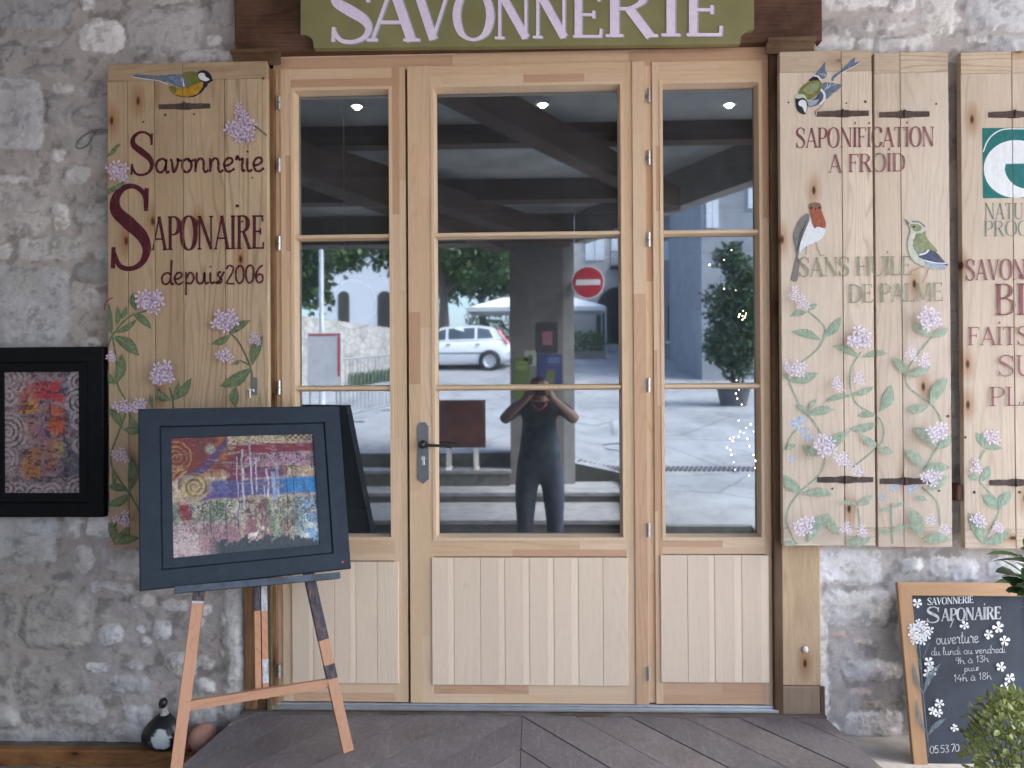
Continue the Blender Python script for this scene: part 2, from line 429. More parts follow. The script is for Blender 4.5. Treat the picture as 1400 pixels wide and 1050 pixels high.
def wall_patch(x0, x1, z0, z1, stones, step, seed, mk=1.0, auto=True):
    nx, nz = int((x1 - x0) / step) + 1, int((z1 - z0) / step) + 1
    X, Z = np.meshgrid(np.linspace(x0, x1, nx), np.linspace(z0, z1, nz))
    wx = X + (fbm(X * 11, Z * 11, seed) - .5) * .045 + (fbm(X * 50, Z * 50, seed + 3) - .5) * .020
    wz = Z + (fbm(X * 11 + 31, Z * 11, seed + 7) - .5) * .04 + (fbm(X * 50, Z * 50 + 9, seed + 5) - .5) * .020
    best = np.full(X.shape, -1.0); tone = np.zeros(X.shape); warm = np.zeros(X.shape); sid = np.zeros(X.shape)
    lst = []
    for a, b, c, d, l, w, p in stones:
        pa, pb = W(a, b), W(c, d)
        lst.append(((pa.x + pb.x) / 2, (pa.z + pb.z) / 2, (pb.x - pa.x) / 2, (pa.z - pb.z) / 2, l, w, p))
    hand = list(lst)
    if auto:                                             # rough courses where the photograph shows no stones (behind the shutters, outside the frame)
        rng = random.Random(seed); z = z0 - .1
        while z < z1 + .1:
            h = rng.uniform(.07, .24); x = x0 - .2
            while x < x1 + .2:
                w = rng.uniform(.08, .34)
                cx, cz = x + w / 2, z + h / 2
                if not any(abs(cx - q[0]) < q[2] + w * .42 and abs(cz - q[1]) < q[3] + h * .42 for q in hand):
                    lst.append((cx, cz, w * .46, h * .42 * rng.uniform(.7, 1), rng.uniform(.5, .85), rng.uniform(-.3, .5), rng.uniform(2.6, 5)))
                x += w
            z += h
    for k, (cx, cz, hx, hz, l, w, p) in enumerate(lst):
        i0, i1 = np.searchsorted(X[0], [cx - hx - .06, cx + hx + .06]); j0, j1 = np.searchsorted(Z[:, 0], [cz - hz - .06, cz + hz + .06])
        if i0 >= i1 or j0 >= j1: continue
        sl = (slice(j0, j1), slice(i0, i1))
        dx, dz = np.abs(wx[sl] - cx) / hx, np.abs(wz[sl] - cz) / hz
        s = (1 - (dx ** p + dz ** p) ** (1 / p)) * min(hx, hz)
        up_ = s > best[sl]
        best[sl] = np.where(up_, s, best[sl]); tone[sl] = np.where(up_, l, tone[sl]); warm[sl] = np.where(up_, w, warm[sl]); sid[sl] = np.where(up_, k, sid[sl])
    mask = sstep(0, .0045, best)
    round_ = sstep(-.004, .03, best)
    pit = fbm(X * 60 + sid * 3.1, Z * 60, seed + 11, 4, .65); mid = fbm(X * 9 + sid * 1.7, Z * 9, seed + 13, 4)
    hgt = round_ * (.013 + .007 * np.sin(sid * 2.4)) + mask * ((mid - .5) * .010 + (pit - .5) * .008) + (1 - mask) * (fbm(X * 30, Z * 30, seed + 19) - .5) * .008
    hgt += (fbm(X * 2.2, Z * 2.2, seed + 23) - .5) * .014
    stone = np.stack([.60 + .022 * warm, .585 + .002 * warm - .012 * np.clip(warm, 1, 9), .56 - .02 * warm], -1) * (np.minimum(tone ** 1.15 * 1.42 * (1.08 if mk < 1.2 else 1.18), 1.42) * (.80 + .40 * mid))[..., None]  # right-hand stones get an extra lift: brighter light painted into their colour
    stone *= (1 - .30 * sstep(.5, .72, fbm(X * 26 + sid, Z * 40, seed + 29)) * (pit < .6))[..., None]
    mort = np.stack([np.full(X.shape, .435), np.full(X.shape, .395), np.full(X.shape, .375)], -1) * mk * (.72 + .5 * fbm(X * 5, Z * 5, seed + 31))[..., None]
    mort *= (1 - .35 * sstep(.55, .7, fbm(X * 22, Z * 22, seed + 37)))[..., None]
    mask = mask * (.86 + .14 * sstep(.25, .55, fbm(X * 18, Z * 18, seed + 41)))
    col = mort * (1 - mask[..., None]) + stone * mask[..., None]
    damp = sstep(.45, .7, fbm(X * 3, Z * 3, seed + 43))                      # greenish grime that comes and goes
    col = col * (1 - .09 * damp[..., None] * np.array((.6, .8, 1.5)))
    v = np.stack([X, -hgt, Z], -1).reshape(-1, 3)
    return v, nx, nz, col.reshape(-1, 3)

def patches_mesh(name, patches, mat):
    vs, qs, cs, base = [], [], [], 0
    for v, nx, ny, c in patches:
        idx = np.arange(nx * ny).reshape(ny, nx) + base
        qs.append(np.stack([idx[:-1, :-1], idx[:-1, 1:], idx[1:, 1:], idx[1:, :-1]], -1).reshape(-1, 4))
        vs.append(v); cs.append(c); base += len(v)
    v, q, c = np.concatenate(vs), np.concatenate(qs), np.concatenate(cs)
    me = bpy.data.meshes.new(name)
    me.vertices.add(len(v)); me.vertices.foreach_set('co', v.astype(np.float32).ravel())
    me.loops.add(q.size); me.loops.foreach_set('vertex_index', q.ravel().astype(np.int32))
    me.polygons.add(len(q)); me.polygons.foreach_set('loop_start', np.arange(0, q.size, 4, dtype=np.int32))
    me.polygons.foreach_set('loop_total', np.full(len(q), 4, np.int32)); me.update(calc_edges=True)
    me.polygons.foreach_set('use_smooth', np.ones(len(q), bool))
    ca = me.color_attributes.new('tint', 'FLOAT_COLOR', 'POINT')
    c4 = np.ones((len(v), 4), np.float32); c4[:, :3] = c; ca.data.foreach_set('color', c4.ravel())
    me.materials.append(mat)
    o = bpy.data.objects.new(name, me); COL.objects.link(o); return o

XL, XR = -1.16, 1.068           # the wall's opening
m_stone = vcol('rubble_stone', rough=.92, bmp=.55, fscale=130, amt=.14, mid=26)
wall = patches_mesh('stone_wall', [wall_patch(-3.4, XL, -.25, 3.56, STONES_L, .0062, 3, 1.12), wall_patch(XR, 3.7, -.25, 3.56, STONES_R, .0062, 71, 1.42),  # right patch coloured paler, standing in for stronger light on that side
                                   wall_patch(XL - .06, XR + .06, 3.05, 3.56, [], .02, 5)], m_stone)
tag(wall, 'rough grey rubble stone wall with wide mortar joints around the glazed entrance', 'wall')

# ---- old timbers around the opening -----------------------------
OLD = (.165, .098, .055); DARKW = (.15, .078, .048)
m_oldz = wood('old_oak_upright', 'z', .5, True, .75, bmp=.5, stain=.5)
m_oldx = wood('old_oak_lintel', 'x', .5, True, .75, bmp=.5, stain=.5)
def lerp(a, b, t): return tuple(x + (y - x) * t for x, y in zip(a, b))

t = thing('lintel_beam', 'dark old timber lintel beam above the glazed doors behind the green sign', 'beam', (-.05, -.03, 2.72))
b = MB()
zl = WZ(70, 360, -.06)
b.box(XL - .012, XR + .012, -.055, .1, zl, 3.06, .006, tint=DARKW)
b.build('beam', m_oldx, t)
def moulding(x0, x1, zt, tint):
    b = MB()
    prof = [(-.056, zt - .048), (-.062, zt - .048), (-.066, zt - .03), (-.078, zt - .018), (-.092, zt - .012), (-.095, zt), (-.056, zt)]
    b.grid([[(x, y, z) for x in (x0, x1)] for y, z in prof], tint=tint)
    b.face([(x0, y, z) for y, z in prof], tint=tint); b.face([(x1, y, z) for y, z in reversed(prof)], tint=tint)
    return b
moulding(WX(315, 75, -.09), WX(380, 75, -.09), WZ(67, 350, -.09), (.20, .125, .07)).build('capital_moulding', m_oldx, t)
moulding(WX(1050, 60, -.09), WX(1116, 60, -.09), WZ(51, 1080, -.09), (.19, .12, .07)).build('capital_moulding', m_oldx, t)

zs = WZ(975, 737, -.03)         # top of the ramp at the threshold
t = thing('door_post', 'old brown timber door post beside the easel with reddish edge', 'door post', ((XL - 1.03) / 2, 0, zs))
b = MB(); xm = WX(352, 850, -.02)
b.box(XL, xm - .003, -.02, .1, zs - .03, zl - .002, .004, tint=(.27, .15, .072)); b.box(xm - .003, WX(363, 500, -.014), -.014, .1, zs - .03, zl - .002, .003, tint=(.20, .10, .055))
b.build('post', m_oldz, t)
b = MB(); b.box(WX(363, 500, -.03), WX(370, 500, -.03), -.036, .1, zs, zl - .05, .003, tint=(.15, .13, .07)); b.box(WX(370, 500, -.02), WX(376.5, 500, -.02), -.018, .1, zs, zl - .05, .002, tint=(.30, .16, .08)); b.build('trim_strip', m_oldz, t)
t = thing('door_post', 'weathered brown timber door post with block foot at right of the doors', 'door post', (1.0, 0, zs))
xa, xb_ = WX(1069, 850, -.02), XR
b = MB(); zk = WZ(938, 1090, -.02)
m_post = wood('pale_post_wood', 'z', .28, True, .75, bmp=.4, stain=.2)  # paler timber with weak grain and little stain, right post only
b.box(xa, xb_, -.02, .1, zk + .001, zl + .02, .004, tint=(.60, .43, .27)); b.build('post', m_post, t)
b = MB(); b.box(xa - .002, xb_ - .008, -.026, .1, zs - .02, zk, .004, tint=(.33, .24, .17)); b.box(xb_ - .007, xb_ + .018, -.012, .1, zs - .02, zk - .004, .006, tint=(.13, .085, .06)); b.build('foot_block', m_post, t)
b = MB(); b.box(WX(1056, 500, -.03), WX(1068, 500, -.03), -.028, .1, zs, zl - .03, .003, tint=(.17, .105, .06)); b.build('trim_strip', m_oldz, t)
b = MB(); b.lathe([(.0, -.012), (.009, -.01), (.012, 0), (.009, .01), (0, .012)], W(1101, 888, -.026), 10); b.build('white_knob', plain('white_paint', (.75, .74, .72), .5), t, True)

# ---- paint art: strokes and shapes laid on a plane, in photo pixels ----
class Art:
    """flat paint; each stroke lies a hair in front of the one before"""
    def __init__(s, Y): s.Y = Y; s.mb = MB(); s.k = 0
    def P(s, x, y): return W(x, y, s.Y - s.k * .00005)
    def ribbon(s, pts, w, mat):
        s.k += 1
        n = len(pts); ws = w if isinstance(w, (list, tuple)) else [w] * n
        L, Rr = [], []
        for i, (x, y) in enumerate(pts):
            a, c = pts[max(i - 1, 0)], pts[min(i + 1, n - 1)]
            dx, dy = c[0] - a[0], c[1] - a[1]; l = math.hypot(dx, dy) or 1
            h = ws[i] / 2
            L.append((x - dy / l * h, y + dx / l * h)); Rr.append((x + dy / l * h, y - dx / l * h))
        for i in range(n - 1):
            s.mb.face([s.P(*L[i]), s.P(*L[i + 1]), s.P(*Rr[i + 1]), s.P(*Rr[i])], mat)
    def poly(s, pts, mat):
        s.k += 1
        q = [s.P(*p) for p in pts]
        for tri in tessellate_polygon([[Vector((p[0], p[1], 0)) for p in pts]]):
            a, c, d = [q[i] for i in tri]
            if (c - a).cross(d - a).y > 0: c, d = d, c
            s.mb.face([a, c, d], mat)
    def blob(s, pts, mat, n=5): s.poly(closed(pts, n), mat)
def catmull(pts, n=6, close=False):
    if len(pts) < 3 and not close: return list(pts)
    out = []; m_ = len(pts)
    rng = range(m_) if close else range(m_ - 1)
    for i in rng:
        p0, p1, p2, p3 = (pts[(i + k) % m_] if close else pts[min(max(i + k, 0), m_ - 1)] for k in (-1, 0, 1, 2))
        for j in range(n):
            t_ = j / n
            out.append(tuple(.5 * (2 * b_ + (c_ - a_) * t_ + (2 * a_ - 5 * b_ + 4 * c_ - d_) * t_ ** 2 + (-a_ + 3 * b_ - 3 * c_ + d_) * t_ ** 3) for a_, b_, c_, d_ in zip(p0, p1, p2, p3)))
    if not close: out.append(tuple(pts[-1]))
    return out
def closed(pts, n=5): return catmull(pts, n, True)

# glyphs: (advance, strokes). stroke: ('T'|'t'|'m', points) straight thick / thin / medium, ('c', points) curve that swells on its uprights, ('w', points, widths) , ('s', x, y, half) serif
TK, TN = .135, .05
def _E(x=.56): return [('T', [(.13, 0), (.13, 1)]), ('t', [(.03, .025), (x, .025)]), ('t', [(.03, .975), (x - .04, .975)]), ('t', [(.13, .52), (x - .14, .52)]), ('t', [(x - .01, .0), (x, .2)]), ('t', [(x - .05, 1), (x - .04, .82)]), ('t', [(x - .14, .43), (x - .14, .61)])]
SW = [.05, .06, .055, .07, .1, .14, .16, .14, .1, .07, .055, .06, .05]
CAPS = {
 'A': (.74, [('t', [(.07, 0), (.37, 1)]), ('T', [(.36, 1), (.65, 0)]), ('t', [(.17, .33), (.55, .33)]), ('s', .07, 0, .08), ('s', .65, 0, .12)]),
 'B': (.64, [('T', [(.14, 0), (.14, 1)]), ('c', [(.14, .97), (.34, .98), (.48, .87), (.46, .66), (.3, .55), (.14, .54)]), ('c', [(.14, .54), (.38, .52), (.56, .38), (.52, .12), (.34, .02), (.14, .03)]), ('t', [(.04, .025), (.2, .025)]), ('t', [(.04, .975), (.2, .975)])]),
 'C': (.68, [('c', [(.62, .74), (.55, .93), (.38, 1), (.16, .87), (.07, .5), (.16, .13), (.38, 0), (.55, .07), (.63, .26)]), ('t', [(.62, .7), (.62, .98)])]),
 'D': (.74, [('T', [(.14, 0), (.14, 1)]), ('c', [(.1, .97), (.38, .97), (.6, .82), (.66, .5), (.6, .18), (.38, .03), (.1, .03)]), ('s', .14, 0, .1), ('s', .14, 1, .1)]),
 'E': (.62, _E()), 'É': (.62, _E() + [('t', [(.25, 1.1), (.42, 1.25)])]),
 'F': (.58, [('T', [(.13, 0), (.13, 1)]), ('t', [(.03, .975), (.52, .975)]), ('t', [(.13, .52), (.4, .52)]), ('t', [(.51, 1), (.52, .82)]), ('t', [(.4, .43), (.4, .61)]), ('s', .13, 0, .12)]),
 'G': (.74, [('c', [(.62, .76), (.55, .93), (.38, 1), (.16, .87), (.07, .5), (.16, .13), (.38, 0), (.56, .06), (.64, .2)]), ('T', [(.63, .05), (.63, .42)]), ('s', .62, .43, .1)]),
 'H': (.8, [('T', [(.14, 0), (.14, 1)]), ('T', [(.64, 0), (.64, 1)]), ('t', [(.14, .5), (.64, .5)]), ('s', .14, 0, .11), ('s', .14, 1, .11), ('s', .64, 0, .11), ('s', .64, 1, .11)]),
 'I': (.3, [('T', [(.15, 0), (.15, 1)]), ('s', .15, 0, .12), ('s', .15, 1, .12)]),
 'i': (.3, [('T', [(.15, 0), (.15, 1)]), ('s', .15, 0, .12), ('s', .15, 1, .12), ('m', [(.1, 1.2), (.2, 1.2)]), ('m', [(.11, 1.24), (.19, 1.24)])]),
 'L': (.56, [('T', [(.13, 0), (.13, 1)]), ('t', [(.03, .025), (.52, .025)]), ('t', [(.51, 0), (.52, .22)]), ('s', .13, 1, .12)]),
 'M': (.92, [('t', [(.1, 0), (.14, 1)]), ('T', [(.14, 1), (.44, .08)]), ('t', [(.44, .08), (.76, 1)]), ('T', [(.78, 0), (.76, 1)]), ('s', .1, 0, .09), ('s', .78, 0, .11), ('s', .12, 1, .08), ('s', .78, 1, .08)]),
 'N': (.8, [('t', [(.12, 0), (.12, 1)]), ('T', [(.12, 1), (.66, .02)]), ('t', [(.66, 0), (.66, 1)]), ('s', .12, 0, .1), ('s', .1, 1, .08), ('s', .66, 1, .1)]),
 'O': (.78, [('o', [(.39, 1), (.16, .87), (.07, .5), (.16, .13), (.39, 0), (.62, .13), (.71, .5), (.62, .87)])]),
 'P': (.62, [('T', [(.14, 0), (.14, 1)]), ('c', [(.1, .97), (.36, .98), (.54, .85), (.54, .62), (.38, .47), (.14, .46)]), ('s', .14, 0, .12), ('s', .1, 1, .07)]),
 'R': (.72, [('T', [(.14, 0), (.14, 1)]), ('c', [(.1, .97), (.36, .98), (.52, .87), (.52, .66), (.36, .53), (.14, .52)]), ('T', [(.34, .52), (.63, .0)]), ('s', .14, 0, .12), ('s', .1, 1, .07), ('s', .64, 0, .09)]),
 'S': (.62, [('w', [(.52, .74), (.5, .9), (.36, 1), (.2, .98), (.09, .86), (.1, .7), (.28, .55), (.46, .4), (.53, .24), (.47, .08), (.32, 0), (.15, .03), (.06, .2)], SW), ('t', [(.52, .7), (.53, .98)]), ('t', [(.06, .26), (.05, .0)])]),
 'T': (.66, [('T', [(.33, 0), (.33, 1)]), ('t', [(.04, .975), (.62, .975)]), ('t', [(.04, 1), (.04, .82)]), ('t', [(.62, 1), (.62, .82)]), ('s', .33, 0, .12)]),
 'U': (.76, [('cT', [(.14, 1), (.14, .3), (.22, .06), (.4, 0), (.56, .08), (.62, .3), (.62, 1)], [.135, .135, .1, .06, .05, .05, .05]), ('s', .14, 1, .11), ('s', .62, 1, .1)]),
 'V': (.74, [('T', [(.1, 1), (.38, 0)]), ('t', [(.37, 0), (.64, 1)]), ('s', .1, 1, .11), ('s', .64, 1, .09)]),
 '&': (.7, [('c', [(.64, .4), (.5, .1), (.26, 0), (.08, .2), (.2, .45), (.42, .65), (.4, .9), (.25, 1), (.14, .85), (.25, .6), (.62, 0)])]),
 ' ': (.34, []), '.': (.2, [('m', [(.06, .03), (.14, .03)])]),
}
SCRIPT = {
 'a': (.56, [[(.45, .42), (.3, .5), (.1, .4), (.05, .2), (.15, .02), (.32, .05), (.44, .25), (.46, .48), (.44, .14), (.5, 0), (.58, .06)]]),
 'à': (.56, [[(.45, .42), (.3, .5), (.1, .4), (.05, .2), (.15, .02), (.32, .05), (.44, .25), (.46, .48), (.44, .14), (.5, 0), (.58, .06)], [(.18, .78), (.34, .62)]]),
 'd': (.58, [[(.45, .42), (.3, .5), (.1, .4), (.05, .2), (.15, .02), (.32, .05), (.44, .25), (.5, 1.05)], [(.46, .2), (.5, 0), (.6, .06)]]),
 'e': (.48, [[(.04, .2), (.28, .26), (.4, .4), (.28, .5), (.12, .42), (.05, .22), (.15, .03), (.3, .01), (.48, .12)]]),
 'i': (.3, [[(.1, .48), (.1, .12), (.18, 0), (.3, .08)], [(.1, .68), (.12, .74)]]),
 'l': (.3, [[(.02, .12), (.18, .6), (.22, .98), (.12, 1), (.08, .7), (.08, .15), (.16, 0), (.3, .08)]]),
 'n': (.6, [[(.08, .5), (.09, 0)], [(.09, .1), (.14, .36), (.27, .49), (.4, .42), (.42, .25), (.42, .1), (.5, 0), (.62, .08)]]),
 'm': (.9, [[(.08, .5), (.09, 0)], [(.09, .1), (.14, .36), (.25, .49), (.36, .42), (.37, 0)], [(.37, .1), (.42, .36), (.55, .49), (.66, .42), (.68, .1), (.76, 0), (.9, .08)]]),
 'o': (.5, [[(.25, .5), (.08, .38), (.06, .15), (.2, 0), (.38, .1), (.42, .32), (.28, .5), (.35, .40), (.54, .44)]]),
 'p': (.52, [[(.1, .52), (.1, -.48)], [(.1, .2), (.25, .48), (.42, .4), (.45, .2), (.3, .02), (.12, .06)]]),
 'r': (.42, [[(.05, .4), (.12, .56), (.2, .42), (.34, .46), (.3, .2), (.34, .02), (.44, .06)]]),
 's': (.42, [[(.3, .5), (.14, .42), (.2, .28), (.34, .14), (.22, 0), (.06, .04), (.2, .1), (.44, .5)]]),
 't': (.4, [[(.2, .9), (.17, .12), (.26, 0), (.4, .08)], [(.03, .55), (.38, .58)]]),
 'u': (.6, [[(.08, .5), (.08, .15), (.2, 0), (.36, .1), (.44, .48), (.44, .12), (.52, 0), (.62, .08)]]),
 'v': (.5, [[(.05, .46), (.12, .4), (.2, 0), (.36, .3), (.36, .5), (.42, .42), (.54, .44)]]),
 'h': (.56, [[(.08, 1.02), (.08, 0)], [(.08, .12), (.14, .36), (.27, .48), (.4, .4), (.42, .1), (.5, 0), (.58, .06)]]),
 '0': (.52, [[(.26, 1), (.09, .8), (.05, .5), (.1, .15), (.26, 0), (.42, .2), (.46, .5), (.42, .85), (.26, 1)]]),
 '1': (.34, [[(.04, .7), (.2, 1), (.18, 0)]]),
 '2': (.5, [[(.05, .8), (.2, 1), (.4, .9), (.38, .65), (.2, .3), (.05, .02)], [(.05, .02), (.48, .0)]]),
 '3': (.46, [[(.05, .9), (.25, 1), (.4, .82), (.2, .56), (.42, .35), (.3, .02), (.05, .1)]]),
 '4': (.54, [[(.3, 1), (.03, .35)], [(.03, .35), (.5, .35)], [(.36, .6), (.34, -.05)]]),
 '5': (.46, [[(.42, 1), (.12, 1)], [(.12, 1), (.08, .55), (.3, .62), (.42, .35), (.28, .02), (.05, .08)]]),
 '6': (.48, [[(.42, .97), (.18, .75), (.05, .35), (.18, 0), (.4, .12), (.38, .42), (.18, .45), (.07, .25)]]),
 '8': (.48, [[(.24, .54), (.08, .75), (.24, 1), (.4, .78), (.24, .54), (.05, .25), (.24, 0), (.44, .22), (.24, .54)]]),
 '9': (.46, [[(.4, .75), (.25, .52), (.06, .7), (.2, 1), (.4, .85), (.4, .5), (.3, 0)]]),
 '7': (.46, [[(.04, .98), (.42, 1), (.18, 0)]]),
 ' ': (.3, []), '.': (.18, [[(.06, .02), (.1, .06)]]),
}
def glyph(art, ch, x, base, h, sx, mat, weight=1.0, shear=0.0, font=CAPS, pen=.07):
    def tr(p): return (x + (p[0] + shear * p[1]) * h * sx, base - p[1] * h)
    if font is SCRIPT:
        for st in font[ch][1]:
            c = catmull(st, 6)
            art.ribbon([tr(p) for p in c], [pen * h * (.85 + .3 * abs(math.sin(i * .5))) for i in range(len(c))], mat)
        return
    for st in font[ch][1]:
        k = st[0]
        if k in 'Ttm':
            w = {'T': TK, 't': TN, 'm': .085}[k] * h * weight
            art.ribbon([tr(p) for p in st[1]], w * (min(1, sx * 1.1) if k == 'T' else 1), mat)
        elif k == 's':
            _, cx, cy, hw = st; hw = hw * 1.0
            dy = .02 if cy < .5 else -.02
            art.ribbon([tr((cx - hw, cy + dy)), tr((cx + hw, cy + dy))], TN * .9 * h * weight, mat)
        elif k in ('c', 'o', 'w', 'cT'):
            cl = k == 'o'
            c = catmull(st[1], 7, cl)
            if cl: c = c + [c[0], c[1]]
            q = [tr(p) for p in c]
            ws = []
            for i in range(len(q)):
                if k in ('w', 'cT'):
                    f = i / 7; a = int(min(f, len(st[2]) - 1)); bb = min(a + 1, len(st[2]) - 1)
                    ws.append((st[2][a] + (st[2][bb] - st[2][a]) * (f - a)) * h * weight)
                else:
                    a, bb = q[max(i - 1, 0)], q[min(i + 1, len(q) - 1)]
                    l = math.hypot(bb[0] - a[0], bb[1] - a[1]) or 1
                    ws.append((TN + (TK - TN) * (abs(bb[1] - a[1]) / l) ** 2.2) * h * weight)
            art.ribbon(q, ws, mat)
def text(art, s, x0, x1, b0, b1, h, mat, weight=1.0, font=CAPS, pen=.07, shear=0.0, track=0.0):
    adv = sum(font[c][0] + track for c in s) - track
    sx = (x1 - x0) / (adv * h); x = x0
    for c in s:
        f = (x - x0) / (x1 - x0)
        glyph(art, c, x, b0 + (b1 - b0) * f, h, sx, mat, weight, shear, font, pen)
        x += (font[c][0] + track) * h * sx

# ---- the green sign ---------------------------------------------
SGY = -.085
t = thing('shop_sign', 'olive green painted board lettered SAVONNERIE in pale lilac over the doors', 'sign', W(720, 62, SGY))
b = MB()
def sgn(px, py, y): return W(px, py, y)
lb, rb = 66, 60
out = [(412, -60), (411, 20), (411, 45)] + catmull([(411, 47), (420, 48), (427, 54), (429, lb)], 5) + [(720, 63)] + catmull([(1012, rb), (1014, 48), (1021, 42), (1031, 40)], 5) + [(1031, 10), (1030, -70)]
fr = [W(x, y, SGY) for x, y in out]; bk = [Vector((p.x, -.056, p.z)) for p in fr]
b.face(list(reversed(fr))); b.grid([fr, bk], closed_v=True)
m_green = plain('green_board_paint', (.225, .212, .092), .6, var=.14, scale=5, bmp=.08)
b.build('board', m_green, t)
m_lilac = paint('lilac_paint', (.80, .69, .85), 0, var=.08)
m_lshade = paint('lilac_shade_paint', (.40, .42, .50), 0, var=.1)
art = Art(SGY - .0006)
for ch, x0, x1, base, top in (('S', 450, 513, 57, -20), ('A', 502, 571, 56, -22), ('V', 561, 622, 54, -16), ('O', 619, 675, 54, -12), ('N', 675, 728, 53, -12), ('N', 727, 780, 52, -14),
                              ('E', 781, 826, 51, -9), ('R', 826, 898, 50, -24), ('I', 901, 933, 49, -22), ('E', 936, 991, 49, -20)):
    h = base - top; sx = (x1 - x0) / (CAPS[ch][0] * h)
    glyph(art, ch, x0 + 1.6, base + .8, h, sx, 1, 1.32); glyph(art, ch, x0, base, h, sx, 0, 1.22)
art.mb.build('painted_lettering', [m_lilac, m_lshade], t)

# ================================================================ THE DOORS
CREAM, YEL, PINK, PALE = (.675, .49, .33), (.645, .455, .285), (.53, .325, .20), (.68, .53, .37)
def tone(): return lerp(random.choice((CREAM, YEL, PINK, CREAM, YEL)), random.choice((CREAM, PINK)), rt_(0, .25))
m_lz = wood('new_larch_upright', 'z', .16, False, .5, 1.2, bmp=.06)
m_lx = wood('new_larch_rail', 'x', .16, False, .5, 1.2, bmp=.06)
m_panel = wood('pale_matchboard', 'z', .07, False, .6, 1.2, bmp=.08)
m_bead = wood('larch_bead', 'z', .12, False, .5, 1.0, bmp=.05)
m_glass = glass_mat('shop_glass', .32, (.78, .89, 1.0), (.48, .53, .52))
m_rust = plain('dark_iron', (.09, .085, .085), .5, .7, .2, 30)
m_steel = plain('galvanised_steel', (.55, .56, .57), .38, .9, .1, 40)
m_gap = plain('shadow_gap_seal', (.05, .04, .03), .9)
def lam_v(mb, xs, z0, z1, yf, yb, lens=(.25, .75)):
    """glued strips with finger-jointed blocks, standing"""
    for a, c in zip(xs, xs[1:]):
        z = z0
        while z < z1 - 1e-4:
            e = min(z1, z + rt_(*lens)); e = z1 if z1 - e < .08 else e
            mb.box(a, c, yf, yb, z, e, 0, tint=tone()); z = e
def lam_h(mb, zs_, x0, x1, yf, yb, lens=(.2, .6)):
    for a, c in zip(zs_, zs_[1:]):
        x = x0
        while x < x1 - 1e-4:
            e = min(x1, x + rt_(*lens)); e = x1 if x1 - e < .06 else e
            mb.box(x, e, yf, yb, a, c, 0, tint=tone()); x = e

ZT, ZA, ZB, ZG = 2.583, 2.029, 1.433, .846      # glass rows: top, first, second glazing bar, bottom
BAR = .0235
zleaf = WZ(961, 737, -.01)
ztopf = WZ(66, 737, 0)
zleaft = WZ(88, 737, -.01)
door = thing('entrance_door', 'three-leaf glazed larch entrance door with matchboard panels below the panes', 'door', (-.05, .03, zs))
# frame
b = MB()
xf0, xf1 = WX(376, 500), WX(1057, 500)
lam_v(b, [xf0, xf0 + .014, WX(386.5, 500) - .002], zs + .02, ztopf - .075, 0, .09)
lam_v(b, [WX(884.5, 500), WX(893.5, 500)], zleaf, ztopf - .075, .0, .09)
lam_v(b, [WX(1043.5, 500), xf1], zs + .02, ztopf - .075, -.002, .09, (.4, .9))
fo = b.build('door_frame', m_lz, door)
b = MB(); lam_h(b, [ztopf - .075, ztopf - .02, ztopf + .012], xf0, xf1, -.004, .09, (.4, 1.2))
b.build('head_rail', m_lx, door)
b = MB()
b.box(xf0 - .01, xf1 + .004, -.03, .09, zs + .004, zs + .018, .003); b.box(xf0 - .008, xf1 + .002, -.012, .09, zs + .0185, zleaf - .004, .002)
b.build('aluminium_threshold', plain('aluminium', (.62, .64, .66), .35, .85, .08, 20), door)
b = MB(); b.box(xf0, xf1, .052, .085, zs + .02, ztopf - .01); 
b = MB()

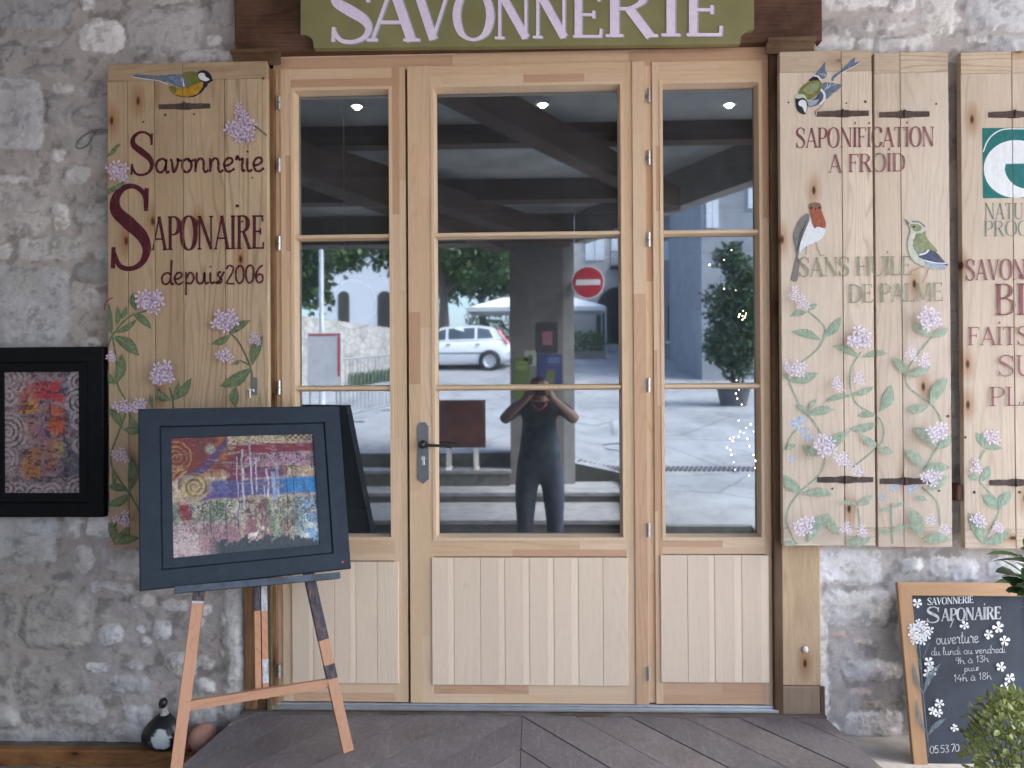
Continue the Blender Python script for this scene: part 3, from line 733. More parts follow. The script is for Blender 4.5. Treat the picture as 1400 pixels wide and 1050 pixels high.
def leaf(nm, x0, x1, xg0, xg1, yf, pan, hinges, tall=0.0):
    lf = MB()
    bead = .0185
    zt = zleaft + tall
    # stiles, laminated
    wl, wr = xg0 - bead - x0, x1 - (xg1 + bead)
    lam_v(lf, [x0, x0 + wl * (.5 if wl > .06 else .45), xg0 - bead], zleaf, zt, yf, .07)
    lam_v(lf, [xg1 + bead, xg1 + bead + wr * .55, x1], zleaf, zt, yf, .07)
    o = lf.build('door_leaf', m_lz, door)
    rb_ = MB()
    lam_h(rb_, [ZT + bead, ZT + bead + (zt - ZT - bead) * .45, zt], xg0 - bead, xg1 + bead, yf + .0005, .07)
    lam_h(rb_, [pan[3] + .004, pan[3] + .03, ZG - bead], xg0 - bead, xg1 + bead, yf + .0005, .07)
    lam_h(rb_, [zleaf, zleaf + .035, pan[2] - .002], xg0 - bead, xg1 + bead, yf + .0005, .07)
    rb_.box(xg0 - bead, xg1 + bead, yf + .018, .07, pan[2] - .002, pan[3] + .004, tint=CREAM)
    rb_.build('rail', m_lx, o)
    # beads, sloping to the glass
    bd = MB()
    def frame_bead(a, c, z0, z1):
        w = bead
        yo, yi = yf - .003, GL - .010
        for p, q, n_ in (((a - w, z0 - w), (a, z0), 'v'), ):
            pass
        ring_o = [(a - w, z0 - w), (c + w, z0 - w), (c + w, z1 + w), (a - w, z1 + w)]
        ring_m = [(a - w * .35, z0 - w * .35), (c + w * .35, z0 - w * .35), (c + w * .35, z1 + w * .35), (a - w * .35, z1 + w * .35)]
        ring_i = [(a, z0), (c, z0), (c, z1), (a, z1)]
        rows = [[(x, yo + .006, z) for x, z in ring_o], [(x, yo, z) for x, z in ring_o], [(x, yo, z) for x, z in ring_m], [(x, yi, z) for x, z in ring_i], [(x, GL + .006, z) for x, z in ring_i]]
        bb = len(bd.v)
        for r in rows: bd.v.extend(r)
        for i in range(4):
            for j in range(4):
                k = (j + 1) % 4
                bd.f.append((bb + i * 4 + j, bb + i * 4 + k, bb + i * 4 + 4 + k, bb + i * 4 + 4 + j)); bd.m.append(0)
                bd.t.append(lerp(CREAM, YEL, .4) if (j % 2) else lerp(PALE, YEL, .4))
    frame_bead(xg0, xg1, ZG, ZT)
    bd.build('glazing_bead', m_bead, o)
    for z in (ZA, ZB):
        mu = MB()
        zc = z - BAR / 2
        prof = [(GL - .002, zc - BAR / 2), (GL - .014, zc - BAR / 2), (yf + .006, zc - BAR / 2 + .005), (yf + .003, zc - BAR / 2 + .009), (yf + .003, zc + BAR / 2 - .009), (yf + .006, zc + BAR / 2 - .005), (GL - .014, zc + BAR / 2), (GL - .002, zc + BAR / 2)]
        mu.grid([[(x, y, zz) for x in (xg0 - .004, xg1 + .004)] for y, zz in prof], tint=lerp(PALE, YEL, rt_(.2, .7)))
        mu.build('glazing_bar', m_lx, o)
    rows = ((ZA, ZT), (ZB, ZA - BAR), (ZG, ZB - BAR))
    for a, c in rows:
        g = MB(); g.face([(xg0 - .006, GL, a - .004), (xg1 + .006, GL, a - .004), (xg1 + .006, GL, c + .004), (xg0 - .006, GL, c + .004)])
        g.build('glass_pane', m_glass, o)
    # boarded panel, v-grooved
    pn = MB(); nb = pan[4]; xs = [pan[0] + (pan[1] - pan[0]) * i / nb for i in range(nb + 1)]
    if nb == 8: xs[1] -= .008
    for a, c in zip(xs, xs[1:]):
        tn = lerp((.73, .59, .445), (.71, .565, .43), rt_(0, 1)); kk = rt_(.97, 1.03); tn = tuple(q * kk for q in tn)
        pn.box(a + .0006, c - .0006, yf - .007, yf + .02, pan[2], pan[3], .001, tint=tn)
        if random.random() < .75:
            xx = a + (c - a) * rt_(.68, .8)
            pn.box(xx, c - .004, yf - .0074, yf - .0065, pan[2] + .004, pan[3] - .004, 0, tint=tuple(q * 1.13 for q in tn))
    pn.build('matchboard_panel', m_panel, o)
    for hx, hys in hinges:
        for hy in hys:
            c_ = W(hx, hy, yf - .008)
            hb = MB()
            hb.tube([(c_.x, c_.y, c_.z - .026), (c_.x, c_.y, c_.z - .001)], .0068, 12); hb.tube([(c_.x, c_.y, c_.z + .001), (c_.x, c_.y, c_.z + .028)], .0068, 12)
            hb.box(c_.x - .011, c_.x + .004, c_.y + .004, c_.y + .012, c_.z - .006, c_.z + .008)
            hb.build('hinge', m_steel, o, True)
    return o
zp = lambda py, px=737: WZ(py, px, -.015)
lL = leaf('l', WX(386.5, 500), WX(556.5, 500), -.949, -.587, -.010, (WX(401, 850), WX(546, 850), zp(934, 470), zp(768, 470), 5), [(381.5, (141, 226, 333, 530, 728, 918))])
lM = leaf('m', WX(560, 500), WX(884, 500), -.397, .3135, -.016, (WX(591.5, 850), WX(857.5, 850), zp(936, 725), zp(762, 725), 8), [(887, (131, 216, 328, 527, 725, 921))])
lR = leaf('r', WX(893.7, 500), WX(1043.3, 500), .489, .8435, -.010, (WX(902.5, 850), WX(1050, 850), zp(933, 975), zp(759, 975), 4), [])
# meeting strip of the middle leaf
b = MB(); lam_v(b, [WX(866, 500), WX(882.5, 500)], zleaf + .001, zleaft - .001, -.022, -.0165, (.5, 1.0)); b.build('cover_strip', m_lz, lM)
# handle
b = MB()
yh = -.0165
pl = [(570.5, 583), (574.5, 577.5), (581.5, 577.5), (585.5, 583), (586.2, 655), (578.6, 661.5), (571, 655)]
f1 = [W(x, y, yh - .004) for x, y in pl]; f0 = [Vector((p.x, yh, p.z)) for p in f1]
b.face(list(reversed(f1))); b.grid([f1, f0], closed_v=True)
hp = b.build('handle_plate', plain('grey_lacquered_iron', (.16, .175, .19), .5, .6, .1, 30), lM)
c_ = W(578.5, 607.5, yh - .004)
b = MB()
for k in range(1):
    ring = []
    for r, y in ((.0, -.034), (.010, -.033), (.0145, -.028), (.0145, -.006), (.017, 0)):
        ring.append([(c_.x + r * math.cos(2 * math.pi * i / 18), c_.y + y, c_.z + r * math.sin(2 * math.pi * i / 18)) for i in range(18)])
    b.grid(ring, closed_v=True)
e_ = W(617, 611, yh - .04)
b.tube([(c_.x + .004, c_.y - .022, c_.z), (c_.x + .03, c_.y - .034, c_.z - .002), (c_.x + .07, c_.y - .036, c_.z - .003), (e_.x - .008, e_.y, e_.z + .001), (e_.x, e_.y, e_.z), (e_.x + .004, e_.y, e_.z)], [.008, .0062, .0052, .0062, .0078, .004], 12)
b.build('lever', plain('dark_lever_iron', (.07, .065, .065), .35, .8, .1, 30), hp, True)
b = MB(); c2 = W(578.8, 626.5, yh - .0045)
b.lathe([(.0065, -.001), (.0065, .001)], (0, 0, 0), 16)
kv = [(c_.x * 0 + c2.x + .0085 * math.cos(a), yh - .0055, c2.z + .0085 * math.sin(a)) for a in [2 * math.pi * i / 16 for i in range(16)]]
b = MB(); b.face(list(reversed(kv))); b.box(c2.x - .005, c2.x + .005, yh - .0062, yh - .004, c2.z - .027, c2.z - .004, .001)
b.build('lock_cylinder', m_steel, hp)

# ================================================================ SHUTTERS
SHF, SHB = -.078, -.048
m_pz = wood('old_pine_board', 'z', .36, True, .7, 1.0, bmp=.3, stain=.12)
m_px = wood('old_pine_rail', 'x', .34, True, .7, 1.0, bmp=.3, stain=.15)
m_pfade = wood('faded_pine_board', 'z', .26, True, .72, 1.0, bmp=.3, stain=.08)
def pine(fade=0.0):
    return lerp(lerp((.45, .325, .20), (.57, .43, .285), random.random()), (.70, .61, .52), min(1, fade * rt_(.8, 1.35)))
m_maroon = paint('maroon_paint', (.085, .012, .024), .16, var=.3)
m_maroonf = paint('faded_maroon_paint', (.20, .055, .07), .34, var=.3)
m_sage = paint('sage_lettering_paint', (.235, .25, .165), .45, var=.25)
m_teal = paint('teal_paint', (.018, .155, .145), .12, var=.15)
m_tealf = paint('faded_teal_paint', (.10, .19, .165), .4, var=.3)
m_white = paint('white_art_paint', (.74, .75, .74), .1, var=.06)
m_leafp = paint('leaf_green_paint', (.135, .185, .095), .22, var=.35)
m_leafl = paint('leaf_light_paint', (.25, .32, .20), .3, var=.25)
m_leaff = paint('pale_leaf_paint', (.30, .40, .29), .34, var=.25)
m_leafg = paint('pale_leaf_highlight', (.42, .52, .40), .4, var=.2)
m_petal = paint('pale_pink_petals', (.66, .56, .66), .15, var=.12)
m_petald = paint('mauve_petals', (.42, .30, .42), .25, var=.2)
m_bluef = paint('blue_petals', (.22, .42, .66), .1, var=.2)
m_stemr = paint('reddish_stem', (.30, .16, .11), .3)
def cutsfor(xs, Y=SHF): return [(WX(x, 400, Y) - .0013, WX(x, 400, Y) + .0013) for x in xs]

def shutter_leaf(parent, xs, y0, y1, rail, mat_v, mat_h, fade=0.0, bottom=None, railcuts=()):
    xm_ = (xs[0] + xs[-1]) / 2
    z1, z0 = WZ(y0, xm_, SHF), WZ(y1, xm_, SHF)
    zr = WZ(rail, xm_, SHF)
    X = [WX(x, 400, SHF) for x in xs]
    zb = WZ(bottom, xm_, SHF) if bottom else z0
    mb = MB()
    g = .0013
    for i, (a, c) in enumerate(zip(X, X[1:])):
        dz = rt_(-.001, .001)
        mb.box(a + (g if i else 0), c - (g if i < len(X) - 2 else 0), SHF + rt_(-.0002, .0002), SHB, zb + .0006, zr - .0006, .0012, tint=pine(fade))
    mb.box(X[0] + .01, X[-1] - .01, SHB - .006, SHB + .004, z0 + .02, z1 - .02, 0, tint=(.06, .045, .035))
    o = mb.build('shutter_leaf', mat_v, parent)
    rx = [X[0]] + [WX(x, 400, SHF) for x in railcuts] + [X[-1]]
    for a, c in zip(rx, rx[1:]):
        rb = MB(); rb.box(a + .0008, c - .0008, SHF - .0004, SHB, zr, z1 + rt_(-.002, .001), .0012, tint=pine(fade * .5)); rb.build('end_rail', mat_h, o)
        if bottom: rb = MB(); rb.box(a + .0008, c - .0008, SHF - .0004, SHB, z0, zb, .0012, tint=pine(fade)); rb.build('end_rail', mat_h, o)
    return o
def strap(parent, x0, x1, y, mat, h=9):
    b = MB(); p = [W(x, y, SHF - .004) for x in (x0, x1)]
    n = 12; rows = []
    xm_ = (p[0].x + p[1].x) / 2; hw = h / 351 / 2
    rng = random.Random(int(x0))
    for i in range(n + 1):
        x = p[0].x + (p[1].x - p[0].x) * i / n
        f = abs(i / n - .5) * 2
        k = hw * ((1.15 if f < .3 else .92) * (1 - .28 * max(0, f - .6)) + rng.uniform(-.06, .06))
        z = (p[0].z + p[1].z) / 2
        rows.append([(x, SHF, z - k), (x, SHF - .004, z - k * .9), (x, SHF - .004, z + k * .9), (x, SHF, z + k)])
    b.grid(rows); b.face(rows[0]); b.face(list(reversed(rows[-1])))
    b.tube([(xm_, SHF - .004, p[0].z - hw * 1.2), (xm_, SHF - .004, p[0].z + hw * 1.2)], .0045, 8)
    return b.build('strap_hinge', mat, parent)
m_rusty = plain('rusted_strap_iron', (.085, .058, .05), .8, .2, .35, 40, .3)
def nails(parent, pts):
    for x, y in pts:
        b = MB(); p = W(x, y, SHF - .001)
        b.lathe([(.0042, -.001), (.0042, .001), (.002, .002)], (0, 0, 0), 8)
        b2 = MB(); k = rt_(.7, 1.2)
        b2.face([(p.x + .005 * k * math.cos(a), SHF - .0009, p.z + .005 * k * math.sin(a)) for a in [-2 * math.pi * i / 10 for i in range(10)]])
        b2.build('nail_head', m_rusty, parent)

def flower(art, x, y, r, mat, rng, n=5, core=None, pw=.23):
    a0 = rng.uniform(0, 6.28)
    for k in range(n):
        a = a0 + 2 * math.pi * k / n + rng.uniform(-.15, .15); l = r * rng.uniform(.8, 1.1); w = l * pw
        ca, sa = math.cos(a), math.sin(a)
        q = [(0, 0), (.45 * l, w * .55), (.85 * l, w), (l, w * .25), (l * .98, -w * .35), (.8 * l, -w), (.45 * l, -w * .5)]
        art.poly([(x + u * ca - v * sa, y + u * sa + v * ca) for u, v in q], mat)
    if core is not None:
        art.poly([(x + r * .16 * math.cos(t_), y + r * .16 * math.sin(t_)) for t_ in [i * 1.05 for i in range(6)]], core)
def cluster(art, x, y, r, mat, dark, rng, n=None, fr=None):
    n = n or max(4, int(r * r / 30)); fr = fr or max(5.0, min(8.0, r * .48))
    for k in range(n):
        a = k * 2.4 + rng.uniform(-.3, .3); d = r * .78 * math.sqrt((k + .4) / n)
        fx, fy = x + d * math.cos(a), y + d * math.sin(a) * .9
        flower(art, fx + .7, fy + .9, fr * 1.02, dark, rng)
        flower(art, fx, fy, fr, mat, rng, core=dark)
def leafp(art, x0, y0, x1, y1, w, mat, hi):
    dx, dy = x1 - x0, y1 - y0; l = math.hypot(dx, dy); ux, uy = dx / l, dy / l
    side = 1 if (x1 * 7 + y1 * 3) % 2 > 1 else -1; bend = side * l * .08
    def pt(t_, s): 
        b_ = bend * math.sin(math.pi * t_)
        return (x0 + ux * l * t_ - uy * (s + b_), y0 + uy * l * t_ + ux * (s + b_))
    prof = [(0, .02), (.15, .22), (.35, .44), (.55, .5), (.75, .36), (.9, .15), (1, 0)]
    art.poly([pt(t_, s * w) for t_, s in prof] + [pt(t_, -s * w) for t_, s in reversed(prof[:-1])], mat)
    art.ribbon([pt(t_, 0) for t_ in (0.02, .3, .6, .95)], [w * .07, w * .07, w * .05, w * .02], hi)
    for t_ in (.3, .45, .6):
        for s in (1, -1):
            art.ribbon([pt(t_, 0), pt(t_ + .1, s * w * .2), pt(t_ + .22, s * w * .32)], [w * .05, w * .05, w * .015], hi)
def crop(ox, oy, sc): return lambda *a: [(ox + x / sc, oy + y / sc) for x, y in a]
def plant_art(Y, T, sc, clusters, stems, leaves, blues, mats, cuts, parent, seed, name='painted_flowers', swide=2.6):
    rng = random.Random(seed)
    art = Art(Y)
    for st in stems: art.ribbon(catmull(T(*st), 6), swide, 2)
    for x0, y0, x1, y1, w in leaves:
        a, c = T((x0, y0), (x1, y1)); leafp(art, *a, *c, w / sc * 1.0, 0, 1)
    for x, y, r in clusters:
        p = T((x, y))[0]; cluster(art, *p, r / sc, 3, 4, rng)
    for x, y, r in blues:
        p = T((x, y))[0]; flower(art, *p, r / sc, 5, rng, core=3); flower(art, p[0] + r / sc, p[1] - r / sc * .5, r / sc * .8, 5, rng, core=3)
    return art.mb.build(name, mats, parent, cuts=cuts, zcut=WZ(746, 737, SHF))

# ---- left shutter
t = thing('wooden_shutter', 'closed back pine shutter lettered Savonnerie Saponaire depuis 2006 under a painted yellow tit', 'shutter', W(257, 748, SHB))
LS = [148, 175.5, 212, 251, 308, 366]
shutter_leaf(t, LS, 85.5, 749, 109, m_pz, m_px, 0.0, railcuts=(251,))
cutsL = cutsfor([212, 251]) + [(-9, WX(148, 400, SHF)), (WX(366, 400, SHF), 9)]
strap(t, 217, 287, 145, m_rusty, 8)
nails(t, [(196, 149.5 + 17), (265, 156), (226, 157), (360, 107), (331, 303), (345, 243)])
a1 = Art(SHF - .0008)
glyph(a1, 'S', 177, 239, 58, 1.0, 0, 1.0)
text(a1, 'avonnerie', 212, 361, 236, 234, 38, 0, font=SCRIPT, pen=.085)
glyph(a1, 'S', 149.5, 367, 112, .86, 0, 1.05)
text(a1, 'APONAIRE', 207, 362, 342, 340, 46, 0, 1.0)
a1.ribbon([(322, 281.5), (327, 281.5)], 4, 0)
text(a1, 'depuis', 220, 306, 389, 387, 32, 0, font=SCRIPT, pen=.085)
text(a1, '2006', 308, 361, 388, 386, 25, 0, font=SCRIPT, pen=.1)
a1.mb.build('painted_lettering', [m_maroon], t, cuts=cutsL)

def B(name, c, v=.18): return paint('bird_' + name, c, .08, var=v)
bm_ = [B('slate', (.13, .17, .235), .3), B('yellow', (.47, .26, .03), .3), B('black', (.022, .025, .04)), B('olive', (.17, .175, .045), .25), B('white', (.70, .72, .74), .08),
       B('leg', (.42, .30, .32)), B('rust', (.33, .10, .055), .25), B('grey', (.20, .185, .17), .2), B('palegreen', (.50, .53, .43), .15), B('navy', (.085, .09, .14), .3), B('brown', (.20, .13, .09)), B('sage', (.25, .28, .15), .3), B('bluegrey', (.32, .37, .43), .25)]
SL, YE, BK, OL, WH, LG, RU, GR, PG, NV, BR, SG, BG = range(13)
T = crop(170, 80, 10.77)
a = Art(SHF - .0016)
a.blob(T((128, 265), (170, 232), (330, 243), (500, 258), (640, 300), (600, 345), (500, 318), (300, 296), (140, 272)), SL)
a.ribbon(T((130, 272), (300, 300), (500, 325), (640, 380)), 1.0, WH)
a.blob(T((655, 430), (700, 395), (850, 430), (950, 400), (1050, 340), (1150, 325), (1190, 380), (1150, 480), (1060, 545), (930, 572), (800, 545), (700, 500)), YE)
a.blob(T((655, 425), (690, 400), (760, 420), (760, 500), (700, 490)), OL)
a.blob(T((850, 225), (950, 190), (1075, 205), (1100, 300), (1140, 338), (1020, 390), (920, 430), (860, 330)), OL)
a.ribbon(catmull(T((665, 470), (760, 540), (930, 568), (1060, 540), (1140, 470), (1190, 390), (1210, 330)), 5), [.5] * 6 + [.9] * 6 + [1.6] * 6 + [3.2] * 6 + [6] * 6 + [8] * 7, BK)
a.blob(T((500, 258), (620, 238), (760, 222), (860, 250), (915, 310), (925, 395), (870, 432), (740, 400), (630, 340)), SL)
for i in range(7): a.ribbon(T((640 + i * 30, 262 - i * 3), (720 + i * 26, 320 + i * 6), (780 + i * 16, 390 + i * 3)), .55, BG)
a.ribbon(T((850, 290), (862, 350), (878, 415)), 2.6, WH); a.ribbon(T((630, 345), (740, 405), (850, 435)), .9, BG)
a.ribbon(catmull(T((560, 245), (700, 225), (800, 232)), 4), 1.2, BG)
a.blob(T((1072, 250), (1085, 200), (1140, 172), (1200, 178), (1260, 220), (1290, 280), (1280, 335), (1210, 375), (1150, 345), (1090, 290)), BK)
a.blob(T((1086, 240), (1130, 212), (1180, 222), (1195, 265), (1250, 300), (1235, 325), (1180, 332), (1110, 300)), WH)
a.poly(T((1275, 285), (1312, 328), (1276, 342)), BK)
for q in (((860, 570), (860, 610), (845, 640)), ((990, 568), (1040, 610), (1095, 625)), ((1040, 610), (1080, 645))): a.ribbon(T(*q), .9, LG)
a.mb.build('painted_bird', bm_, t, cuts=cutsL)
FL = [m_leafp, m_leafl, m_leafp, m_petal, m_petald, m_bluef, m_stemr]
T3 = crop(120, 370, 2.693)
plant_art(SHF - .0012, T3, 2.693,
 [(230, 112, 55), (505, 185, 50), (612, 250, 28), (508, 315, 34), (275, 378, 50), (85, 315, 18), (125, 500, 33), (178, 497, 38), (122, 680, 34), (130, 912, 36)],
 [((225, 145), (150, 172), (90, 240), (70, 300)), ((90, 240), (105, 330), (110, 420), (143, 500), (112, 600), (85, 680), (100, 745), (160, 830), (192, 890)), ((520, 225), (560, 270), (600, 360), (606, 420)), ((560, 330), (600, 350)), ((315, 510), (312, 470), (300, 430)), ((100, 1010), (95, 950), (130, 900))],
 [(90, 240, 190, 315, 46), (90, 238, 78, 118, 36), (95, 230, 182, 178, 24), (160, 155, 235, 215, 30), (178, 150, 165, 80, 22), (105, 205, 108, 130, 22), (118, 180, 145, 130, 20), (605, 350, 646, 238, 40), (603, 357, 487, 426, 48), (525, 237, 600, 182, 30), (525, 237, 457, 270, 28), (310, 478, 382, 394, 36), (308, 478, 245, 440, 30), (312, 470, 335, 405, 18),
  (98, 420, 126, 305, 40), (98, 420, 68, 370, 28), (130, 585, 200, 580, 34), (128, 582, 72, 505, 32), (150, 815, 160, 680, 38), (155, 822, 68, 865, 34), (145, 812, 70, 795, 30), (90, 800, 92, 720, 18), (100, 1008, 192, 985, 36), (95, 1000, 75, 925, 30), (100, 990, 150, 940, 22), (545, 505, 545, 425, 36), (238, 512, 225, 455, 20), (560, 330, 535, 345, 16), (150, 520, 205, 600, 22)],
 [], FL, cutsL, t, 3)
plant_art(SHF - .0012, crop(130, 60, 2.916), 2.916, [(585, 335, 68), (575, 262, 34), (88, 500, 44), (110, 530, 26)], [((590, 300), (640, 330), (690, 370)), ((48, 600), (120, 560)), ((45, 450), (100, 400))],
 [(45, 452, 92, 395, 18), (48, 585, 122, 545, 20), (45, 600, 75, 570, 14)], [], FL, cutsL, t, 5)
b = MB(); p0, p1 = W(347, 516, SHF - .008), W(347, 540, SHF - .008)
b.box(p0.x - .011, p0.x + .012, SHF - .004, SHF, p1.z, p0.z, .001, tint=(.3, .3, .3))
b.build('latch_plate', plain('grey_latch', (.16, .17, .16), .6, .2), t)
b = MB(); q = W(343, 537, SHF - .006); b.tube([q + Vector((-.008, -.004, .012)), q + Vector((.012, -.004, .012)), q + Vector((.012, -.004, .004))], .0035, 8); b.tube([q + Vector((-.002, -.004, .012)), q + Vector((-.002, -.004, -.02))], .0035, 8)
b.build('latch_hook', plain('white_paint', (.75, .74, .72), .5), t)
b = MB(); b.tube(catmull([tuple(W(154, 407, SHF - .003)), tuple(W(148, 410, SHF - .006)), tuple(W(144, 416, SHF - .004)), tuple(W(143, 424, SHF + .002))], 5), .0022, 8); b.build('red_cord', plain('red_cord', (.28, .03, .03), .7), t, True)

# ---- right shutter (two folding leaves)
t = thing('wooden_shutter', 'folding pale pine shutter lettered SAPONIFICATION A FROID with painted tit, robin and green finch', 'shutter', W(1183, 746, SHB))
shutter_leaf(t, [1068, 1152.5, 1194.3], 69.5, 746, 98, m_pfade, m_px, .55, bottom=722, railcuts=(1152.5,))
shutter_leaf(t, [1197.6, 1233, 1299], 71, 748, 99, m_pfade, m_px, .55, bottom=722, railcuts=(1233,))
gx = (WX(1194.3, 400, SHF) - .0003, WX(1197.6, 400, SHF) + .0003)
cutsR = cutsfor([1152.5, 1233]) + [gx, (-9, WX(1068, 400, SHF)), (WX(1299, 400, SHF), 9)]
for x0, x1, y in ((1117, 1188, 155), (1203, 1271, 156), (1118, 1194, 656), (1204, 1272, 658)): strap(t, x0, x1, y, m_rusty, 8.5)
nails(t, [(1078, 140), (1081, 668), (1138, 668), (1284, 671), (1296, 569), (1280, 142), (1157, 141), (1183, 139)])
a2 = Art(SHF - .0008)
text(a2, 'SAPONiFiCATiON', 1088, 1278, 202, 200, 27, 0, 1.0)
text(a2, 'A FROiD', 1133, 1238, 236, 234, 25, 0, 1.0)
text(a2, 'SANS HUiLE', 1092, 1247, 378, 376, 26, 1, 1.1)
text(a2, 'DE PALME', 1160, 1290, 414, 411, 25, 1, 1.1)
a2.mb.build('painted_lettering', [m_maroonf, m_sage], t, cuts=cutsR)
T = crop(1070, 70, 10.5)
a = Art(SHF - .0016)
a.blob(T((700, 400), (740, 340), (850, 262), (1015, 98), (1040, 112), (1035, 160), (1112, 150), (1050, 200), (880, 285), (760, 372), (720, 430)), SL)
a.ribbon(T((740, 400), (870, 300), (1050, 205), (1110, 160)), .8, WH)
a.blob(T((470, 335), (560, 220), (612, 150), (612, 260), (640, 330), (590, 395), (530, 380)), SL)
for i in range(4): a.ribbon(T((500 + i * 30, 330 + i * 6), (560 + i * 14, 320 + i * 12), (640, 335 + i * 12)), .6, BG)
a.blob(T((375, 425), (455, 360), (530, 400), (520, 430)), BK)
a.blob(T((555, 500), (620, 445), (700, 455), (860, 480), (780, 560), (690, 640), (610, 680)), SL)
for i in range(5): a.ribbon(catmull(T((600 + i * 36, 560 - i * 22), (640 + i * 34, 510 - i * 10), (640 + i * 50, 450 + i * 6)), 4), .75, WH if i < 2 else BG)
a.ribbon(T((690, 620), (780, 570), (860, 485)), 1.2, LG)
a.blob(T((470, 670), (550, 560), (598, 600), (590, 700), (500, 770), (390, 800), (345, 740)), NV)
a.blob(T((360, 725), (470, 700), (525, 690), (470, 765), (390, 790)), BG)
a.ribbon(catmull(T((548, 548), (600, 615), (592, 700), (535, 765)), 5), 3.2, WH)
a.ribbon(catmull(T((450, 352), (510, 362), (540, 412)), 5), 2.2, WH)
a.blob(T((228, 610), (280, 510), (400, 428), (540, 428), (562, 500), (530, 580), (450, 662), (380, 695), (300, 665), (220, 680)), OL)
a.blob(T((300, 560), (400, 470), (520, 450), (500, 540), (400, 620)), SG)
a.blob(T((188, 620), (300, 622), (335, 680), (220, 705)), PG)
a.blob(T((185, 690), (230, 682), (300, 670), (352, 725), (350, 850), (322, 905), (260, 892), (203, 830)), BK)
a.blob(T((228, 735), (270, 698), (330, 715), (347, 800), (335, 885), (308, 860), (280, 800), (238, 780)), WH)
a.ribbon(T((600, 720), (540, 810), (470, 860), (470, 915)), .9, BR); a.ribbon(T((490, 860), (490, 915)), 1.5, WH)
T = crop(1070, 260, 5.833)
a.blob(T((112, 525), (142, 540), (132, 620), (117, 722), (70, 718), (85, 640)), GR)
a.blob(T((130, 440), (195, 430), (160, 520), (140, 550), (122, 530)), PG)
a.blob(T((215, 200), (240, 280), (335, 308), (322, 372), (262, 416), (172, 452), (140, 500), (135, 430), (180, 310)), WH)
a.blob(T((218, 170), (225, 115), (260, 100), (298, 110), (312, 165), (345, 262), (332, 302), (282, 290), (252, 302), (236, 240)), RU)
a.blob(T((205, 185), (215, 232), (180, 322), (142, 425), (122, 532), (100, 452), (86, 362), (118, 270), (160, 213)), GR)
for i in range(4): a.ribbon(catmull(T((200 - i * 8, 220 + i * 20), (165 - i * 10, 320 + i * 14), (125 - i * 4, 470 + i * 8)), 4), .5, BK)
a.blob(T((212, 150), (222, 108), (260, 97), (300, 108), (310, 150), (262, 130)), BR)
for x in (231, 293): a.blob(T((x - 9, 140), (x, 130), (x + 9, 140), (x, 152)), BK, 3)
a.poly(T((256, 145), (270, 145), (263, 165)), BK)
a.ribbon(T((262, 415), (280, 470), (305, 520)), .8, BR); a.ribbon(T((290, 520), (335, 518)), .6, BR); a.ribbon(T((190, 450), (186, 515)), .8, BR)
a.blob(T((1010, 262), (1060, 345), (1040, 420), (1080, 520), (1140, 562), (1280, 595), (1240, 632), (1120, 606), (1040, 560), (1003, 480), (998, 400), (1020, 330)), PG)
a.blob(T((1060, 292), (1130, 290), (1150, 380), (1210, 450), (1232, 492), (1140, 500), (1090, 520), (1048, 470), (1040, 420), (1070, 360)), SG)
a.blob(T((1000, 258), (1040, 243), (1110, 262), (1140, 292), (1122, 335), (1050, 345), (1020, 305)), PG)
a.blob(T((1020, 270), (1090, 275), (1110, 310), (1060, 330), (1025, 300)), SG)
a.ribbon(catmull(T((1030, 250), (1090, 255), (1137, 292)), 4), 2.0, GR)
a.blob(T((1082, 522), (1170, 482), (1230, 500), (1292, 570), (1322, 602), (1250, 592), (1150, 562)), NV)
a.blob(T((1130, 560), (1200, 570), (1300, 600), (1290, 632), (1220, 622), (1150, 600)), BG)
a.ribbon(catmull(T((1088, 516), (1140, 502), (1165, 476)), 4), 2.2, WH); a.ribbon(catmull(T((1130, 558), (1200, 578), (1305, 584)), 4), 1.5, WH)
a.ribbon(T((1040, 450), (1090, 480), (1130, 470)), 1.2, BG)
a.poly(T((968, 228), (985, 232), (1016, 268), (1000, 275)), GR); a.blob(T((1036, 292), (1046, 284), (1056, 292), (1046, 301)), BK, 3)
a.ribbon(T((1140, 600), (1080, 625), (1010, 655)), .8, RU); a.ribbon(T((1170, 612), (1150, 670), (1120, 740)), .8, RU)
a.mb.build('painted_bird', bm_, t, cuts=cutsR)
FR = [m_leaff, m_leafg, m_leaff, paint('white_pink_petals', (.76, .70, .76), .2, var=.08), paint('dusty_petals', (.56, .45, .50), .35, var=.15), m_bluef, m_stemr]
T3 = crop(1050, 380, 2.763)
